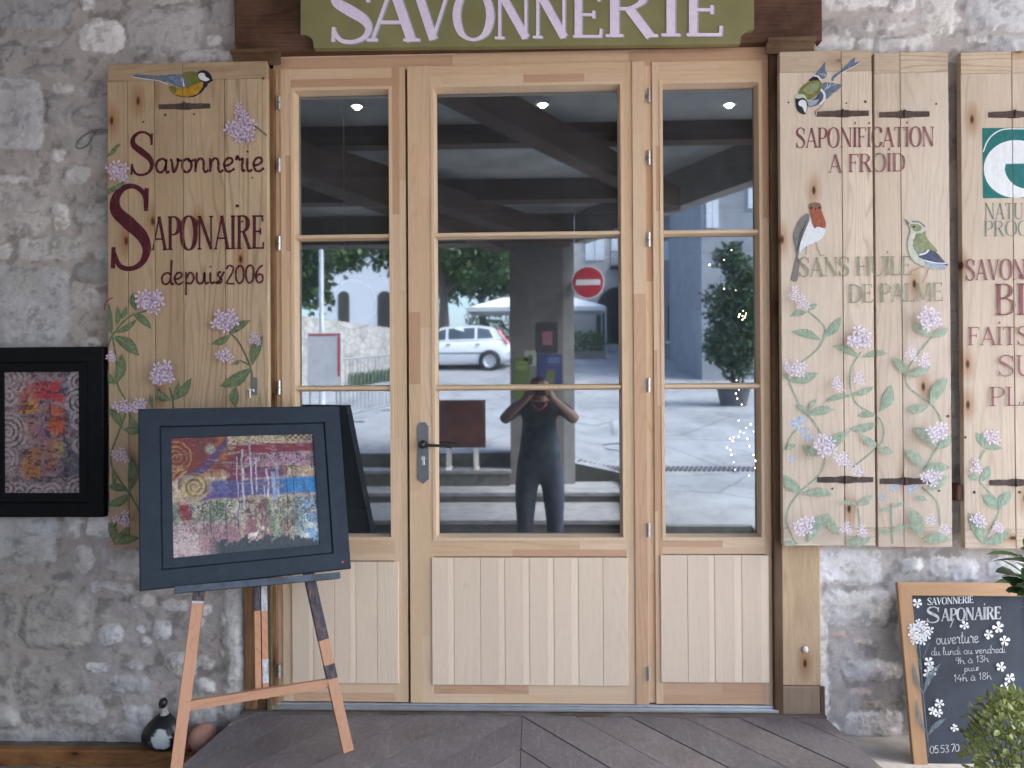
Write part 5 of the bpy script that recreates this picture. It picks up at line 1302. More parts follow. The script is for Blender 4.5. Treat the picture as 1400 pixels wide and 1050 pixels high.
# black and white bird figure
def ell_blob(mb, c, r, n=18, m_=12, f=None, tintf=None):
    rows = []
    for i in range(m_ + 1):
        th = math.pi * i / m_
        rows.append([])
        for k in range(n):
            ph = 2 * math.pi * k / n
            p = Vector((math.sin(th) * math.cos(ph), math.sin(th) * math.sin(ph), math.cos(th)))
            if f: p = f(p)
            rows[-1].append((c[0] + p.x * r[0], c[1] + p.y * r[1], c[2] + p.z * r[2]))
    mb.grid(rows, closed_v=True)
m_bird, nt_, bs_ = new_mat('glazed_black_and_white')
gx_ = N(nt_, 'ShaderNodeSeparateXYZ'); tc_ = N(nt_, 'ShaderNodeTexCoord'); nt_.links.new(tc_.outputs['Object'], gx_.inputs[0])
fz = N(nt_, 'ShaderNodeVectorMath', operation='DISTANCE'); nt_.links.new(tc_.outputs['Object'], fz.inputs[0]); fz.inputs[1].default_value = (.012, -.06, .055)
nn = noise(nt_, coords(nt_), 55, 3); ad_ = N(nt_, 'ShaderNodeMath', operation='MULTIPLY_ADD'); nt_.links.new(nn, ad_.inputs[0]); ad_.inputs[1].default_value = .045; nt_.links.new(fz.outputs['Value'], ad_.inputs[2])
nt_.links.new(ramp(nt_, ad_.outputs[0], [(.058, (.55, .58, .55)), (.064, (.012, .014, .016))]), bs_.inputs['Base Color']); bs_.inputs['Roughness'].default_value = .35
BP = W(224, 1013, -.075); BP.z = WZ(1018, 224, -.03) + .002
t = thing('bird_figure', 'small black and white ceramic bird figure sitting at the wall foot behind easel leg', 'figurine', BP)
mb = MB()
def shp(p):
    q = p.copy(); k = .5 + .5 * p.z; q.x *= 1.15 - .45 * k ** 2; q.y *= 1.1 - .45 * k ** 2; q.x += .25 * (1 - k) * (0.3 - abs(p.x)); 
    if p.z > .75: q.z = .75 + (p.z - .75) * 1.3
    if p.z < -.85: q.z = -.85
    return q
ell_blob(mb, (0, 0, .066), (.074, .055, .074), f=shp)
o = mb.build('body', m_bird, t, True, local=True)
mb = MB(); mb.tube([(.004, -.004, .138), (.004, -.006, .152), (.003, -.006, .168)], [.017, .011, .012], 12); mb.build('neck', plain('speckled_white', (.42, .40, .38), .5, var=.6, scale=60), t, True, local=True)
mb = MB(); ell_blob(mb, (.003, -.010, .182), (.016, .02, .02)); mb.tube([(.003, -.026, .18), (.003, -.042, .174)], [.005, .0015], 8)
mb.build('head', plain('black_glaze', (.016, .018, .02), .3, var=.3), t, True, local=True)
# round terracotta pot lying on its side
TP = W(276, 1000, -.095); TP.z = WZ(1018, 276, -.03) + .055
t = thing('terracotta_pot', 'small round terracotta pot lying on its side next to the bird figure', 'pot', TP, rot=(R(10), R(-112), R(25)))
mb = MB(); prof = [(.0, -.055), (.028, -.05), (.046, -.03), (.053, 0), (.047, .026), (.03, .043), (.02, .048), (.021, .060), (.014, .060), (.012, .046), (.02, .03), (.001, .02)]
mb.lathe(prof, (0, 0, 0), 28); mb.build('body', plain('pink_terracotta', (.36, .19, .145), .75, var=.25, scale=18, bmp=.15), t, True, local=True)
mb = MB(); mb.lathe([(.0205, .047), (.0235, .052), (.0225, .0605), (.0205, .062)], (0, 0, 0), 24); mb.build('rim', plain('dark_red_glaze', (.16, .03, .03), .4), t, True, local=True)

# ================================================================ CHALKBOARD
CT, CB = W(1226, 796, -.095), W(1247.5, 1078, -.235)
lean = math.atan2(CT.y - CB.y, CT.z - CB.z); CH = math.hypot(CT.y - CB.y, CT.z - CB.z); CWD = .505
t = thing('chalkboard_sign', 'wood framed chalkboard with white chalk opening hours leaning by the stone wall', 'chalkboard', ((CT.x + CB.x) / 2 + CWD / 2, CB.y, CB.z), rot=(-lean, 0, R(-1.0)))
m_cw = wood('varnished_frame_z', 'z', .2, True, .45, bmp=.1); m_cx = wood('varnished_frame_x', 'x', .2, True, .45, bmp=.1)
FW_ = .047; FC = (.43, .26, .14); hw_ = CWD / 2
b = MB()
def mitre(mb, pts, y0=-.022, y1=0.0, tint=FC):
    f_ = [(x, y0, z) for x, z in pts]; k_ = [(x, y1, z) for x, z in pts]
    mb.face(f_, 0, tint); mb.grid([f_, k_], 0, tint, closed_v=True)
mitre(b, [(-hw_, 0), (-hw_ + FW_, FW_ * 1.6), (-hw_ + FW_, CH - FW_), (-hw_, CH)]); b.build('frame_stile', m_cw, t, local=True); b = MB(); mitre(b, [(hw_, 0), (hw_, CH), (hw_ - FW_, CH - FW_), (hw_ - FW_, FW_ * 1.6)], tint=(.42, .255, .135))
b.build('frame_stile', m_cw, t, local=True)
b = MB(); mitre(b, [(-hw_ + .0006, CH), (-hw_ + FW_ + .0006, CH - FW_), (hw_ - FW_ - .0006, CH - FW_), (hw_ - .0006, CH)], tint=(.45, .275, .15)); b.build('frame_rail', m_cx, t, local=True); b = MB(); mitre(b, [(-hw_ + .0006, 0), (hw_ - .0006, 0), (hw_ - FW_ - .0006, FW_ * 1.6), (-hw_ + FW_ + .0006, FW_ * 1.6)])
b.build('frame_rail', m_cx, t, local=True)
b = MB(); b.box(-hw_ + .02, hw_ - .02, -.012, -.002, .03, CH - .02); b.build('slate_panel', plain('chalky_slate', (.030, .038, .052), .65, var=.35, scale=7), t, local=True)
b = MB()
for s in (-1, 1): b.bar((s * (hw_ - .03), .012, CH - .05), (s * (hw_ - .03), .012 + .06, .05), .03, .018, Vector((1, 0, 0)), tint=FC)
bpy.context.view_layer.update()
CMW = t.matrix_world.copy(); CMI = CMW.inverted()
class BoardArt(Art):
    def P(s, x, y):
        d = CMI.to_3x3() @ Vector(ray(x, y)); o = CMI @ Vector(CAM)
        k = ((-.0128 - s.k * .00004) - o.y) / d.y
        return o + d * k
m_chalk = paint('white_chalk', (.62, .64, .66), .42, .9, .15); m_chalk2 = paint('thick_chalk', (.78, .79, .80), .1, .9, .08); m_chalkg = paint('grey_green_chalk', (.16, .21, .23), .5, .9, .3)
ca = BoardArt(0); rng = random.Random(4)
text(ca, 'SAVONNERiE', 1268, 1331, 827, 824, 9.5, 1, 1.15)
text(ca, 'S', 1266, 1286, 851, 851, 21, 0, 1.25); 
text(ca, 'APONAiRE', 1287, 1369, 849, 846, 17, 0, 1.35)
ca.ribbon([(1304, 846), (1299, 858)], 1.2, 0)
text(ca, 'ouverture', 1280, 1338, 881, 878, 17, 0, font=SCRIPT, pen=.065)
text(ca, 'du lundi au vendredi', 1273, 1375, 896, 892, 10.5, 0, font=SCRIPT, pen=.07)
text(ca, '9h à 13h', 1306, 1352, 908, 904, 9, 0, font=SCRIPT, pen=.085)
text(ca, 'puis', 1318, 1338, 918, 916, 9, 0, font=SCRIPT, pen=.075)
text(ca, '14h à 18h', 1304, 1356, 932, 928, 9.5, 0, font=SCRIPT, pen=.085)
text(ca, '05.53.70', 1271, 1312, 1030, 1027, 10, 0, font=SCRIPT, pen=.1)
for x, y, r in ((1254, 825, 7), (1319, 855, 6.5), (1365, 858, 8), (1352, 867, 7), (1373, 876, 7.5), (1369, 912, 7.5), (1380, 927, 7.5), (1375, 940, 7), (1305, 995, 6), (1275, 972, 7), (1285, 962, 7), (1283, 975, 7), (1270, 905, 6.5), (1275, 917, 6.5), (1268, 920, 6), (1272, 911, 6)):
    flower(ca, x, y, r, 1, rng, pw=.34)
for k in range(16):
    a_ = k * 2.4; d_ = 15 * math.sqrt((k + .4) / 16); flower(ca, 1258 + d_ * math.cos(a_), 865 + d_ * math.sin(a_) * .95, 6, 1, rng, pw=.3)
for st in (((1257, 880), (1259, 905), (1262, 948), (1268, 1005), (1270, 1035)), ((1250, 880), (1256, 900), (1259, 915)), ((1270, 880), (1262, 900))): ca.ribbon(catmull(st, 5), 1.3, 2)
for l in ((1262, 948, 1249, 905, 7), (1263, 948, 1287, 906, 8), (1268, 1005, 1253, 955, 7), (1269, 1005, 1294, 982, 7)): leafp(ca, *l, 2, 2)
ca.mb.build('chalk_writing', [m_chalk, m_chalk2, m_chalkg], t, local=True)

# ================================================================ PLANTS
def leaf_faces(mb, p, d, n, l, w, tint, curl=.15):
    d = d.normalized(); s = d.cross(n); s = s.normalized() if s.length > 1e-4 else Vector((1, 0, 0)); n = s.cross(d)
    row = []
    for t_, k in ((0, .04), (.25, .75), (.55, 1.0), (.82, .6), (1, .03)):
        c = p + d * l * t_ - n * curl * l * t_ * t_
        row.append([c - s * w * .5 * k + n * w * .12 * k, c, c + s * w * .5 * k + n * w * .12 * k])
    mb.grid(row, 0, tint)
def rdir(rng, upw=.3):
    while True:
        v = Vector((rng.uniform(-1, 1), rng.uniform(-1, 1), rng.uniform(-1, 1)))
        if .1 < v.length < 1: v.normalize(); v.z += upw; return v.normalized()
m_lf1 = leaf_mat('glossy_leaf', (.075, .16, .06), (.14, .25, .10), .4); m_lf2 = leaf_mat('small_bright_leaf', (.16, .21, .06), (.27, .31, .105))
m_tc = plain('terracotta', (.40, .20, .12), .8, var=.2, scale=12, bmp=.1)
m_stem = plain('green_stem', (.09, .10, .04), .7)
rng = random.Random(21)
PP = W(1476, 915, -.55)
t = thing('potted_plant', 'broad-leaved green plant in a pot on a stool at the right edge of the picture', 'potted plant', (PP.x, PP.y, FLOOR))
ph_ = PP.z - FLOOR
b = MB(); b.lathe([(.055, 0), (.07, .10), (.085, .13), (.085, .15), (.075, .15), (.07, .13), (.001, .13)], (PP.x, PP.y, PP.z), 24); b.build('pot', m_tc, t, True)
b = MB(); stm = MB()
for k in range(46):
    a_ = rng.uniform(0, 6.28) if k % 2 else math.pi + rng.uniform(-.7, .7); r_ = rng.uniform(.04, .16); h_ = rng.uniform(.08, .42)
    base = Vector((PP.x, PP.y, PP.z + .13)); tip = base + Vector((math.cos(a_) * r_ * 1.2, math.sin(a_) * r_ * 1.2, h_ * .68))
    stm.tube([base, base.lerp(tip, .5) + Vector((0, 0, .02)), tip], [.003, .0025, .002], 6)
    for j in range(4):
        d = Vector((math.cos(a_ + rng.uniform(-1.3, 1.3)), math.sin(a_ + rng.uniform(-1.3, 1.3)), rng.uniform(-.1, .8)))
        leaf_faces(b, base.lerp(tip, rng.uniform(.6, 1)), d, Vector((0, 0, 1)) + rdir(rng, 0) * .4, rng.uniform(.065, .10), rng.uniform(.042, .06), tuple([rng.uniform(.7, 1.3)] * 3), rng.uniform(0, .35))
b.build('leaves', m_lf1, t, True); stm.build('stems', m_stem, t, True)
t2 = thing('plant_stool', 'small wooden stool under the broad-leaved plant at the right edge', 'stool', (PP.x, PP.y, FLOOR))
b = MB(); b.lathe([(.085, -.03), (.092, -.025), (.092, -.004), (.088, 0)], (PP.x, PP.y, PP.z - .0005), 24); b.build('seat', m_oldx, t2)
for k in range(3):
    a_ = k * 2.094 + .5; c_, s_ = math.cos(a_), math.sin(a_)
    b = MB(); b.tube([(PP.x + .06 * c_, PP.y + .06 * s_, PP.z - .03), (PP.x + .085 * c_, PP.y + .085 * s_, FLOOR)], [.016, .012], 10); b.build('leg', m_oldz, t2, True)
PB = W(1396, 1120, -.75)
t = thing('potted_plant', 'bushy small-leaved yellow green plant in front of the chalkboard', 'potted plant', (PB.x, PB.y, FLOOR))
b = MB(); b.lathe([(.09, 0), (.12, .16), (.135, .17), (.135, .20), (.12, .20), (.115, .18), (.001, .18)], (PB.x, PB.y, FLOOR), 28); b.build('pot', m_tc, t, True)
b = MB(); stm = MB(); top_ = WZ(955, 1372, -.75)
cz_ = (top_ + FLOOR + .2) / 2; hz_ = (top_ - FLOOR - .2) / 2
for k in range(1500):
    v = rdir(rng, .1); r_ = rng.uniform(.45, 1.0) ** .5 * rng.uniform(.86, 1.1)
    p = Vector((PB.x + v.x * .14 * r_, PB.y + v.y * .14 * r_, cz_ + v.z * (hz_ + .02) * r_))
    leaf_faces(b, p, (v + rdir(rng, .3) * .9), rdir(rng, .5), rng.uniform(.018, .03), rng.uniform(.010, .016), tuple([rng.uniform(.55, 1.35)] * 3))
for k in range(30):
    v = rdir(rng, .6); stm.tube([(PB.x, PB.y, FLOOR + .17), (PB.x + v.x * .14, PB.y + v.y * .14, cz_ + v.z * hz_ * .9)], [.004, .0015], 5)
b.build('leaves', m_lf2, t, False); stm.build('stems', m_stem, t)

# ================================================================ INSIDE THE SHOP
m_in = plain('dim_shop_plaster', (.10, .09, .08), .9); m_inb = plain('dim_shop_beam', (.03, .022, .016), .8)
def quad(name, pts, mat, kind='structure'):
    b = MB(); b.face(pts, 0, (1, 1, 1)); o = b.build(name, mat); struct(o, kind); return o
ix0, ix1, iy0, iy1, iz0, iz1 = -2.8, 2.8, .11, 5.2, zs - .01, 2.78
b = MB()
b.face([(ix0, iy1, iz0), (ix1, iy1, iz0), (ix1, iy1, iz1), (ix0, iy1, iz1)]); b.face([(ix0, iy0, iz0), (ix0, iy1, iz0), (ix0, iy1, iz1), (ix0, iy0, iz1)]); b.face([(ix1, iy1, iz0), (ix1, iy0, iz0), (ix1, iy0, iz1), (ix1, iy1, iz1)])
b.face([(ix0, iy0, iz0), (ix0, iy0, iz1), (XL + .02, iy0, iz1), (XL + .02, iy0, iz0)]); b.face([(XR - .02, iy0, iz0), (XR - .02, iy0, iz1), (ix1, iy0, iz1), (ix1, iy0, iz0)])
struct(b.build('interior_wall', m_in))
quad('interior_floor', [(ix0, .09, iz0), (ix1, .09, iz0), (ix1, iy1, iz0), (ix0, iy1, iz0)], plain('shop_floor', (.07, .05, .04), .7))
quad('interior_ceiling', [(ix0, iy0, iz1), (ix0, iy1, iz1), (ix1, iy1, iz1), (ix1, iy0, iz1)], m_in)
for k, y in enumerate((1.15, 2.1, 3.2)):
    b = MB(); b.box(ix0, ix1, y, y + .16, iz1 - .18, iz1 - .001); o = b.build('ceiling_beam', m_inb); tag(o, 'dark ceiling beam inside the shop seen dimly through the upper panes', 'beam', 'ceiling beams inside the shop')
m_lamp = emit('lit_downlight', (1.0, .93, .75), 9.0)
wh = ('bright downlight in the top of the left door leaf', 'second smaller downlight behind the left leaf', 'smallest downlight at the edge of the left leaf', 'bright downlight in the top of the middle leaf', 'bright downlight in the top of the right leaf', 'smaller lower downlight behind the right leaf')
for (px, py), lb_ in zip(((488, 143), (514, 195), (533.5, 236), (742, 145), (997, 150), (925, 234)), wh):
    L = 1089 * (iz1 - .03 - 1.42) / (527 - py)
    p = W(px, py, CAM[1] + L)
    t = thing('ceiling_downlight', lb_, 'downlight', (p.x, p.y, iz1 - .001), 'downlights in the shop ceiling')
    b = MB(); b.lathe([(.036, 0), (.036, -.012), (.028, -.014), (.028, -.001)], (p.x, p.y, iz1 - .001), 20); b.build('rim', m_steel, t, True)
    b = MB(); b.lathe([(.001, -.027), (.012, -.025), (.020, -.015), (.020, -.004)], (p.x, p.y, iz1 - .001), 16); b.build('lamp', m_lamp, t, True)
L = 3.95; c_ = W(483, 415, CAM[1] + L)
t = thing('hanging_sign', 'round pale sign hanging inside behind the left middle pane', 'sign', (c_.x, c_.y, c_.z))
b = MB(); n_ = 40
def ringpts(r, y): return [(c_.x + r * math.cos(2 * math.pi * i / n_), y, c_.z + r * math.sin(2 * math.pi * i / n_)) for i in range(n_)]
b.grid([ringpts(.122, c_.y + .006), ringpts(.122, c_.y), ringpts(.108, c_.y), ringpts(.105, c_.y + .003)], closed_v=True); b.build('rim', plain('pale_rim', (.40, .40, .36), .7), t)
b = MB(); b.face(ringpts(.106, c_.y + .003)[::-1]); b.build('face', plain('grey_green_face', (.17, .20, .15), .7), t)
b = MB(); b.tube([(c_.x - .07, c_.y + .003, c_.z + .09), (c_.x - .045, c_.y + .003, c_.z + .27), (c_.x - .045, c_.y + .003, iz1)], .004, 6); b.tube([(c_.x + .06, c_.y + .003, c_.z + .1), (c_.x - .045, c_.y + .003, c_.z + .27)], .004, 6); b.build('cord', plain('brown_cord', (.2, .12, .09), .8), t)
# fairy lights
L = 4.1; rng = random.Random(8)
cen = [(1003, 598), (1012, 590), (1020, 585), (1026, 580), (1017, 592), (1010, 597), (998, 600), (999, 615), (1000, 622), (1003, 632), (1030, 622), (1025, 610), (1033, 630), (1008, 545), (1006, 538), (1010, 533), (1014, 553), (1010, 575), (1015, 432), (1012, 429), (1018, 434), (1015, 437), (1010, 433), (1020, 428), (1016, 425), (1006, 397), (1000, 342), (990, 355), (1007, 520), (1030, 590), (1022, 600), (1002, 603), (994, 612), (1032, 640), (1005, 642), (990, 395), (970, 362), (1024, 650), (1011, 430), (1019, 431)]
p0 = W(1010, 600, CAM[1] + L); pz = iz0
t = thing('fairy_lights', 'string of tiny warm fairy lights glowing behind the right door leaf', 'fairy lights', p0)
m_fl = emit('fairy_bulb', (1.0, .74, .45), 9.0)
pts = [W(x, y, CAM[1] + L + rng.uniform(-.12, .12)) for x, y in cen]
order = sorted(pts, key=lambda p: p.z)
b = MB(); b.tube([tuple(p) for p in catmull([tuple(p) for p in order], 2)], .0012, 5); b.build('wire', plain('dark_wire', (.02, .03, .02), .7), t)
bm0 = MB(); bm0.lathe([(.0005, -.003), (.002, -.0015), (.0028, .001), (.001, .003)], (0, 0, 0), 8)
b0 = bm0.build('bulb', m_fl, t, True, local=True); b0.location = pts[0] - p0
for p in pts[1:]:
    o = b0.copy(); COL.objects.link(o); o.parent = t; o.location = p - p0; o.scale = [rng.uniform(.6, 1.3)] * 3

# ================================================================ ARCADE AND STREET (behind the photographer, mirrored in the panes)
def st_z(x, d):
    z = np.interp(d, [-1, 0, 6.9, 20.5, 27, 45, 90], [-.2, -.1, .59, 1.81, 2.75, 4.6, 8.5])
    return z - .25 * sstep(-.3, 1.0, x) * sstep(4, 7, d)
m_street, nt_, bs_ = new_mat('pale_worn_asphalt')
va_ = coords(nt_); n1_ = noise(nt_, va_, .6, 5, .6); n2_ = noise(nt_, va_, 60, 5, .8)
c_s = mixc(nt_, ramp(nt_, n1_, [(.3, (.22, .225, .235)), (.7, (.33, .335, .345))]), ramp(nt_, n2_, [(.3, (.62,) * 3), (.7, (1.2,) * 3)]), 1, 'MULTIPLY')
n4_ = noise(nt_, coords(nt_, (1, .45, 1)), 2.2, 5, .7, .8); c_s = mixc(nt_, c_s, ramp(nt_, n4_, [(.33, (.66, .66, .67)), (.5, (1, 1, 1)), (.72, (1.14,) * 3)]), 1, 'MULTIPLY')
vc_ = N(nt_, 'ShaderNodeTexVoronoi', feature='DISTANCE_TO_EDGE'); vc_.inputs['Scale'].default_value = .45; vw_ = mixc(nt_, coords(nt_), N(nt_, 'ShaderNodeTexNoise').outputs['Color'], .12); nt_.links.new(vw_, vc_.inputs['Vector'])
c_s = mixc(nt_, c_s, ramp(nt_, vc_.outputs['Distance'], [(0, (.5,) * 3), (.012, (1, 1, 1))]), 1, 'MULTIPLY')
nt_.links.new(c_s, bs_.inputs['Base Color']); bs_.inputs['Roughness'].default_value = .85; bump(nt_, bs_, n2_, .3, .01)
def sheet(name, x0, x1, d0, d1, nx, ny, mat):
    X, D = np.meshgrid(np.linspace(x0, x1, nx), np.linspace(d0, d1, ny)); Z = st_z(X, D)
    o = np_mesh(name, np.stack([X, GL - D, Z], -1).reshape(-1, 3), nx, ny, np.ones((nx * ny, 3)), mat, flip=True); return struct(o)
sheet('street', -60, 60, 6.93, 90, 121, 90, m_street)
sheet('side_street', 1.0, 60, 3.6, 6.93, 80, 14, m_street)
sheet('street_corner', 1.76, 60, -.4, 3.6, 80, 14, m_street)
m_stepst = plain('grey_step_stone', (.27, .265, .26), .85, var=.3, scale=6, bmp=.4)
m_riser = plain('dark_riser_stone', (.12, .12, .105), .9, var=.4, scale=10, bmp=.4)
t = thing('stone_steps', 'broad worn stone steps from the arcade up to the street behind the photographer', 'steps', (-1.5, GL - 5.6, FLOOR))
for x0, x1, d0, d1, z0, z1 in ((-5, .98, 4.68, 5.9, -.1, .12), (-5, .98, 5.9, 6.93, -.1, .23), (-5, -.36, 6.5, 6.93, .2, .42)):
    b = MB(); b.box(x0, x1, GL - d0, GL - d1, z0, z1 - .04); b.build('riser', m_riser, t)
    b = MB(); b.box(x0, x1 + .01, GL - d0 + .02, GL - d1, z1 - .0395, z1); b.build('tread', m_stepst, t)
b = MB(); b.box(-5, -.36, GL - 6.931, GL - 7.05, .2, .592); b.build('kerb', m_riser, t)
b = MB(); b.box(1.0, 1.74, GL - 3.5, GL - 3.62, -.1, .262, .01); o = b.build('kerb_stone', m_riser); tag(o, 'dark kerb stone at the corner of the street', 'kerb stone')
b = MB()
for k in range(60):
    x = .45 + k * .06; d = 6.98 + .02 * math.sin(k * .1)
    b.bar((x, GL - d, float(st_z(np.array([x]), np.array([d]))[0]) + .008), (x + .09, GL - d - .28, float(st_z(np.array([x]), np.array([d + .28]))[0]) + .008), .034, .014, Vector((1, 0, 0)))
o = b.build('drain_grate', plain('dark_iron_grate', (.05, .05, .055), .7, .3)); tag(o, 'long dark iron drain grate across the street', 'drain grate')

cq = V(852, 603, 12.0); cq.z = float(st_z(np.array([cq.x]), np.array([GL - cq.y]))[0])
b = MB(); b.grid([[(cq.x + r * math.cos(2 * math.pi * i / 28), cq.y + r * math.sin(2 * math.pi * i / 28), cq.z + .1 * r * -math.sin(2 * math.pi * i / 28) * 1.0 + z) for i in range(28)] for r, z in ((.33, -.02), (.33, .010), (.30, .010), (.30, -.02))], closed_v=True)
o = b.build('manhole_rim', plain('dark_iron_grate', (.05, .05, .055), .7, .3)); tag(o, 'round iron manhole rim set in the street', 'manhole rim')
m_ceil = plain('dim_lime_ceiling', (.37, .38, .37), .9, var=.25, scale=3); m_joist = wood('dark_joist', 'x', .4, True, .8, tone=(.6, .5, .45))
roof = [(-5.2, .4), (-5.2, GL - 6.95), (.5, GL - 6.95), (3.9, .4)]
b = MB(); lo = [(x, y, 3.56) for x, y in roof]; hi = [(x, y, 3.8) for x, y in roof]
b.face(list(reversed(lo))); b.face(hi); b.grid([lo, hi], closed_v=True); struct(b.build('arcade_ceiling', m_ceil))
for k, (d, jw, jz) in enumerate(((1.05, .26, 3.30), (2.15, .13, 3.42), (3.3, .15, 3.40), (5.0, .2, 3.34))):
    xr = .43 + (6.7 - d) / 6.7 * 3.22 - .12
    b = MB(); b.box(-5, xr, GL - d, GL - d - jw, jz, 3.559, .0, tint=(.14, .09, .06)); o = b.build('ceiling_joist', m_joist); tag(o, 'dark timber joist of the arcade ceiling running parallel to the shop wall', 'joist', 'joists of the arcade ceiling')
b = MB(); p0, p1 = Vector((-3.0, GL - .4, 3.2)), Vector((-.4, GL - 6.6, 3.2)); b.bar(p0, p1, .24, .26, Vector((1, 0, 0)), tint=(.12, .075, .05)); o = b.build('main_beam', m_joist); tag(o, 'heavy dark main beam crossing the arcade ceiling at a slant', 'beam')
for (xa_, da_), (xb2, db_), w_ in (((-2.6, 2.4), (.3, 6.5), .2), ((-.9, 1.4), (1.3, 4.6), .16)):
    b = MB(); b.bar((xa_, GL - da_, 3.38), (xb2, GL - db_, 3.22), w_, .22, Vector((1, 0, 0)), tint=(.13, .085, .06)); o = b.build('ceiling_brace', m_joist); tag(o, 'slanting rough timber brace under the arcade ceiling', 'brace', 'slanting braces under the arcade ceiling')
m_beamst = plain('grey_beam_timber', (.26, .24, .22), .85, var=.2, scale=5, bmp=.3)
b = MB(); b.box(-5.2, .44, GL - 6.95, GL - 6.65, 3.2, 3.559); o = b.build('front_beam', plain('dark_front_beam', (.13, .11, .09), .85)); tag(o, 'long beam over the open front of the arcade', 'beam')
b = MB(); b.bar((.52, GL - 6.72, 3.375), (3.75, -.02, 3.375), .16, .36, Vector((1, .48, 0)), tint=(1, 1, 1)); o = b.build('edge_beam', m_beamst); tag(o, 'pale grey slanting edge beam on the street side of the arcade', 'beam')
m_pier = plain('dull_pillar_render', (.165, .145, .135), .9, var=.2, scale=6, bmp=.3)
t = thing('arcade_pillar', 'square rendered arcade pillar with posters behind the photographer', 'pillar', (.04, GL - 6.95, .2))
b = MB(); b.box(-.355, .30, GL - 6.64, GL - 7.25, .2, 3.2, .01); b.build('shaft', m_pier, t)
b = MB(); b.box(.3005, .435, GL - 6.66, GL - 7.2, .2, 3.2, .02); b.build('corner_strip', plain('pale_corner_stone', (.27, .265, .25), .9, var=.15, bmp=.3), t)
b = MB(); b.box(-5.2, -5.0, .1, GL - 6.95, -.1, 3.559); o = b.build('darkening_wall', plain('darkening_wall_render', (.22, .20, .185), .9, var=.2, scale=4)); tag(o, 'unseen rendered side wall added to darken the left end of the arcade', 'wall')  # unseen wall, added so the left end of the arcade stays darker
def poster(px0, py0, px1, py1, label, blocks, L=9.70):
    p, q = V(px0, py0, L), V(px1, py1, L); y = GL - 6.635
    t = thing('poster', label, 'poster', ((p.x + q.x) / 2, y, q.z))
    b = MB(); b.box(p.x, q.x, y, y - .004, q.z, p.z, 0); b.build('sheet', plain('poster_' + label.split()[0], blocks[0], .6), t)
    for k, (u0, v0, u1, v1, c) in enumerate(blocks[1:]):
        b = MB(); b.box(p.x + (q.x - p.x) * u0, p.x + (q.x - p.x) * u1, y + .002, y + .0005, p.z + (q.z - p.z) * v1, p.z + (q.z - p.z) * v0); b.build('printed_block', plain(f'poster_ink_{label.split()[0]}_{k}', c, .6), t)
poster(702, 488, 724, 545, 'green poster on the arcade pillar', [(.10, .15, .035), (.1, .1, .9, .3, (.18, .23, .07))])
poster(717, 479, 733, 500, 'white leaflet pinned on the arcade pillar', [(.35, .38, .30), (.3, .3, .7, .9, (.06, .09, .04))])
poster(735, 484, 769, 526, 'blue poster on the arcade pillar', [(.035, .045, .14), (.4, .1, .9, .3, (.08, .12, .26)), (.35, .5, .7, .95, (.12, .13, .05))])
poster(732, 440, 763, 482, 'dark notice with pink disc on the arcade pillar', [(.035, .03, .035), (.3, .3, .75, .75, (.26, .09, .12))])
# no-entry sign on a bracket
L = 9.6; c_ = V(804, 386, L); r_ = 22.5 * L / 1089
t = thing('no_entry_sign', 'round red no entry road sign with white bar fixed beside the pillar', 'road sign', (c_.x, c_.y, c_.z))
def disc(mb, r, y, y2=None):
    f_ = [(c_.x + r * math.cos(a_), y, c_.z + r * math.sin(a_)) for a_ in [2 * math.pi * i / 40 for i in range(40)]]
    mb.face(f_); 
    if y2 is not None: mb.grid([f_, [(x, y2, z) for x, _, z in f_]], closed_v=True)
b = MB(); disc(b, r_, c_.y, c_.y - .02); b.build('rim', plain('sign_white', (.7, .7, .7), .4), t)
b = MB(); disc(b, r_ * .93, c_.y + .002); b.build('disc', plain('sign_red', (.42, .02, .035), .4, var=.05), t)
b = MB(); b.box(c_.x - r_ * .74, c_.x + r_ * .74, c_.y + .005, c_.y + .003, c_.z - r_ * .17, c_.z + r_ * .17); b.build('white_bar', plain('sign_white', (.7, .7, .7), .4), t)
b = MB(); b.box(.43, c_.x, c_.y - .022, c_.y - .06, c_.z - .03, c_.z + .03); b.box(.43, .47, GL - 6.7, c_.y - .02, c_.z - .05, c_.z + .05); b.build('bracket', m_steel, t)
# wooden board on the steps
L = 9.75; p, q = V(600, 547, L), V(664, 612, L)
t = thing('wooden_board', 'dark red brown wooden display board standing on the arcade steps', 'board', ((p.x + q.x) / 2, p.y, .42))
b = MB(); b.box(p.x, q.x, p.y, p.y - .03, q.z, p.z, .004, tint=(.13, .035, .025)); b.box(p.x + .03, q.x - .03, p.y + .006, p.y - .001, q.z + .03, (p.z + q.z) / 2 - .01, .004, tint=(.16, .05, .03)); b.box(p.x + .03, q.x - .03, p.y + .006, p.y - .001, (p.z + q.z) / 2 + .01, p.z - .03, .004, tint=(.15, .04, .03)); b.build('panel', m_oldx, t)
for xx in (p.x + .12, q.x - .12):
    b = MB(); b.box(xx - .03, xx + .03, p.y - .005, p.y - .03, .42, q.z); b.box(xx - .03, xx + .03, p.y + .1, p.y - .16, .42, .45); b.build('foot', m_oldz, t)
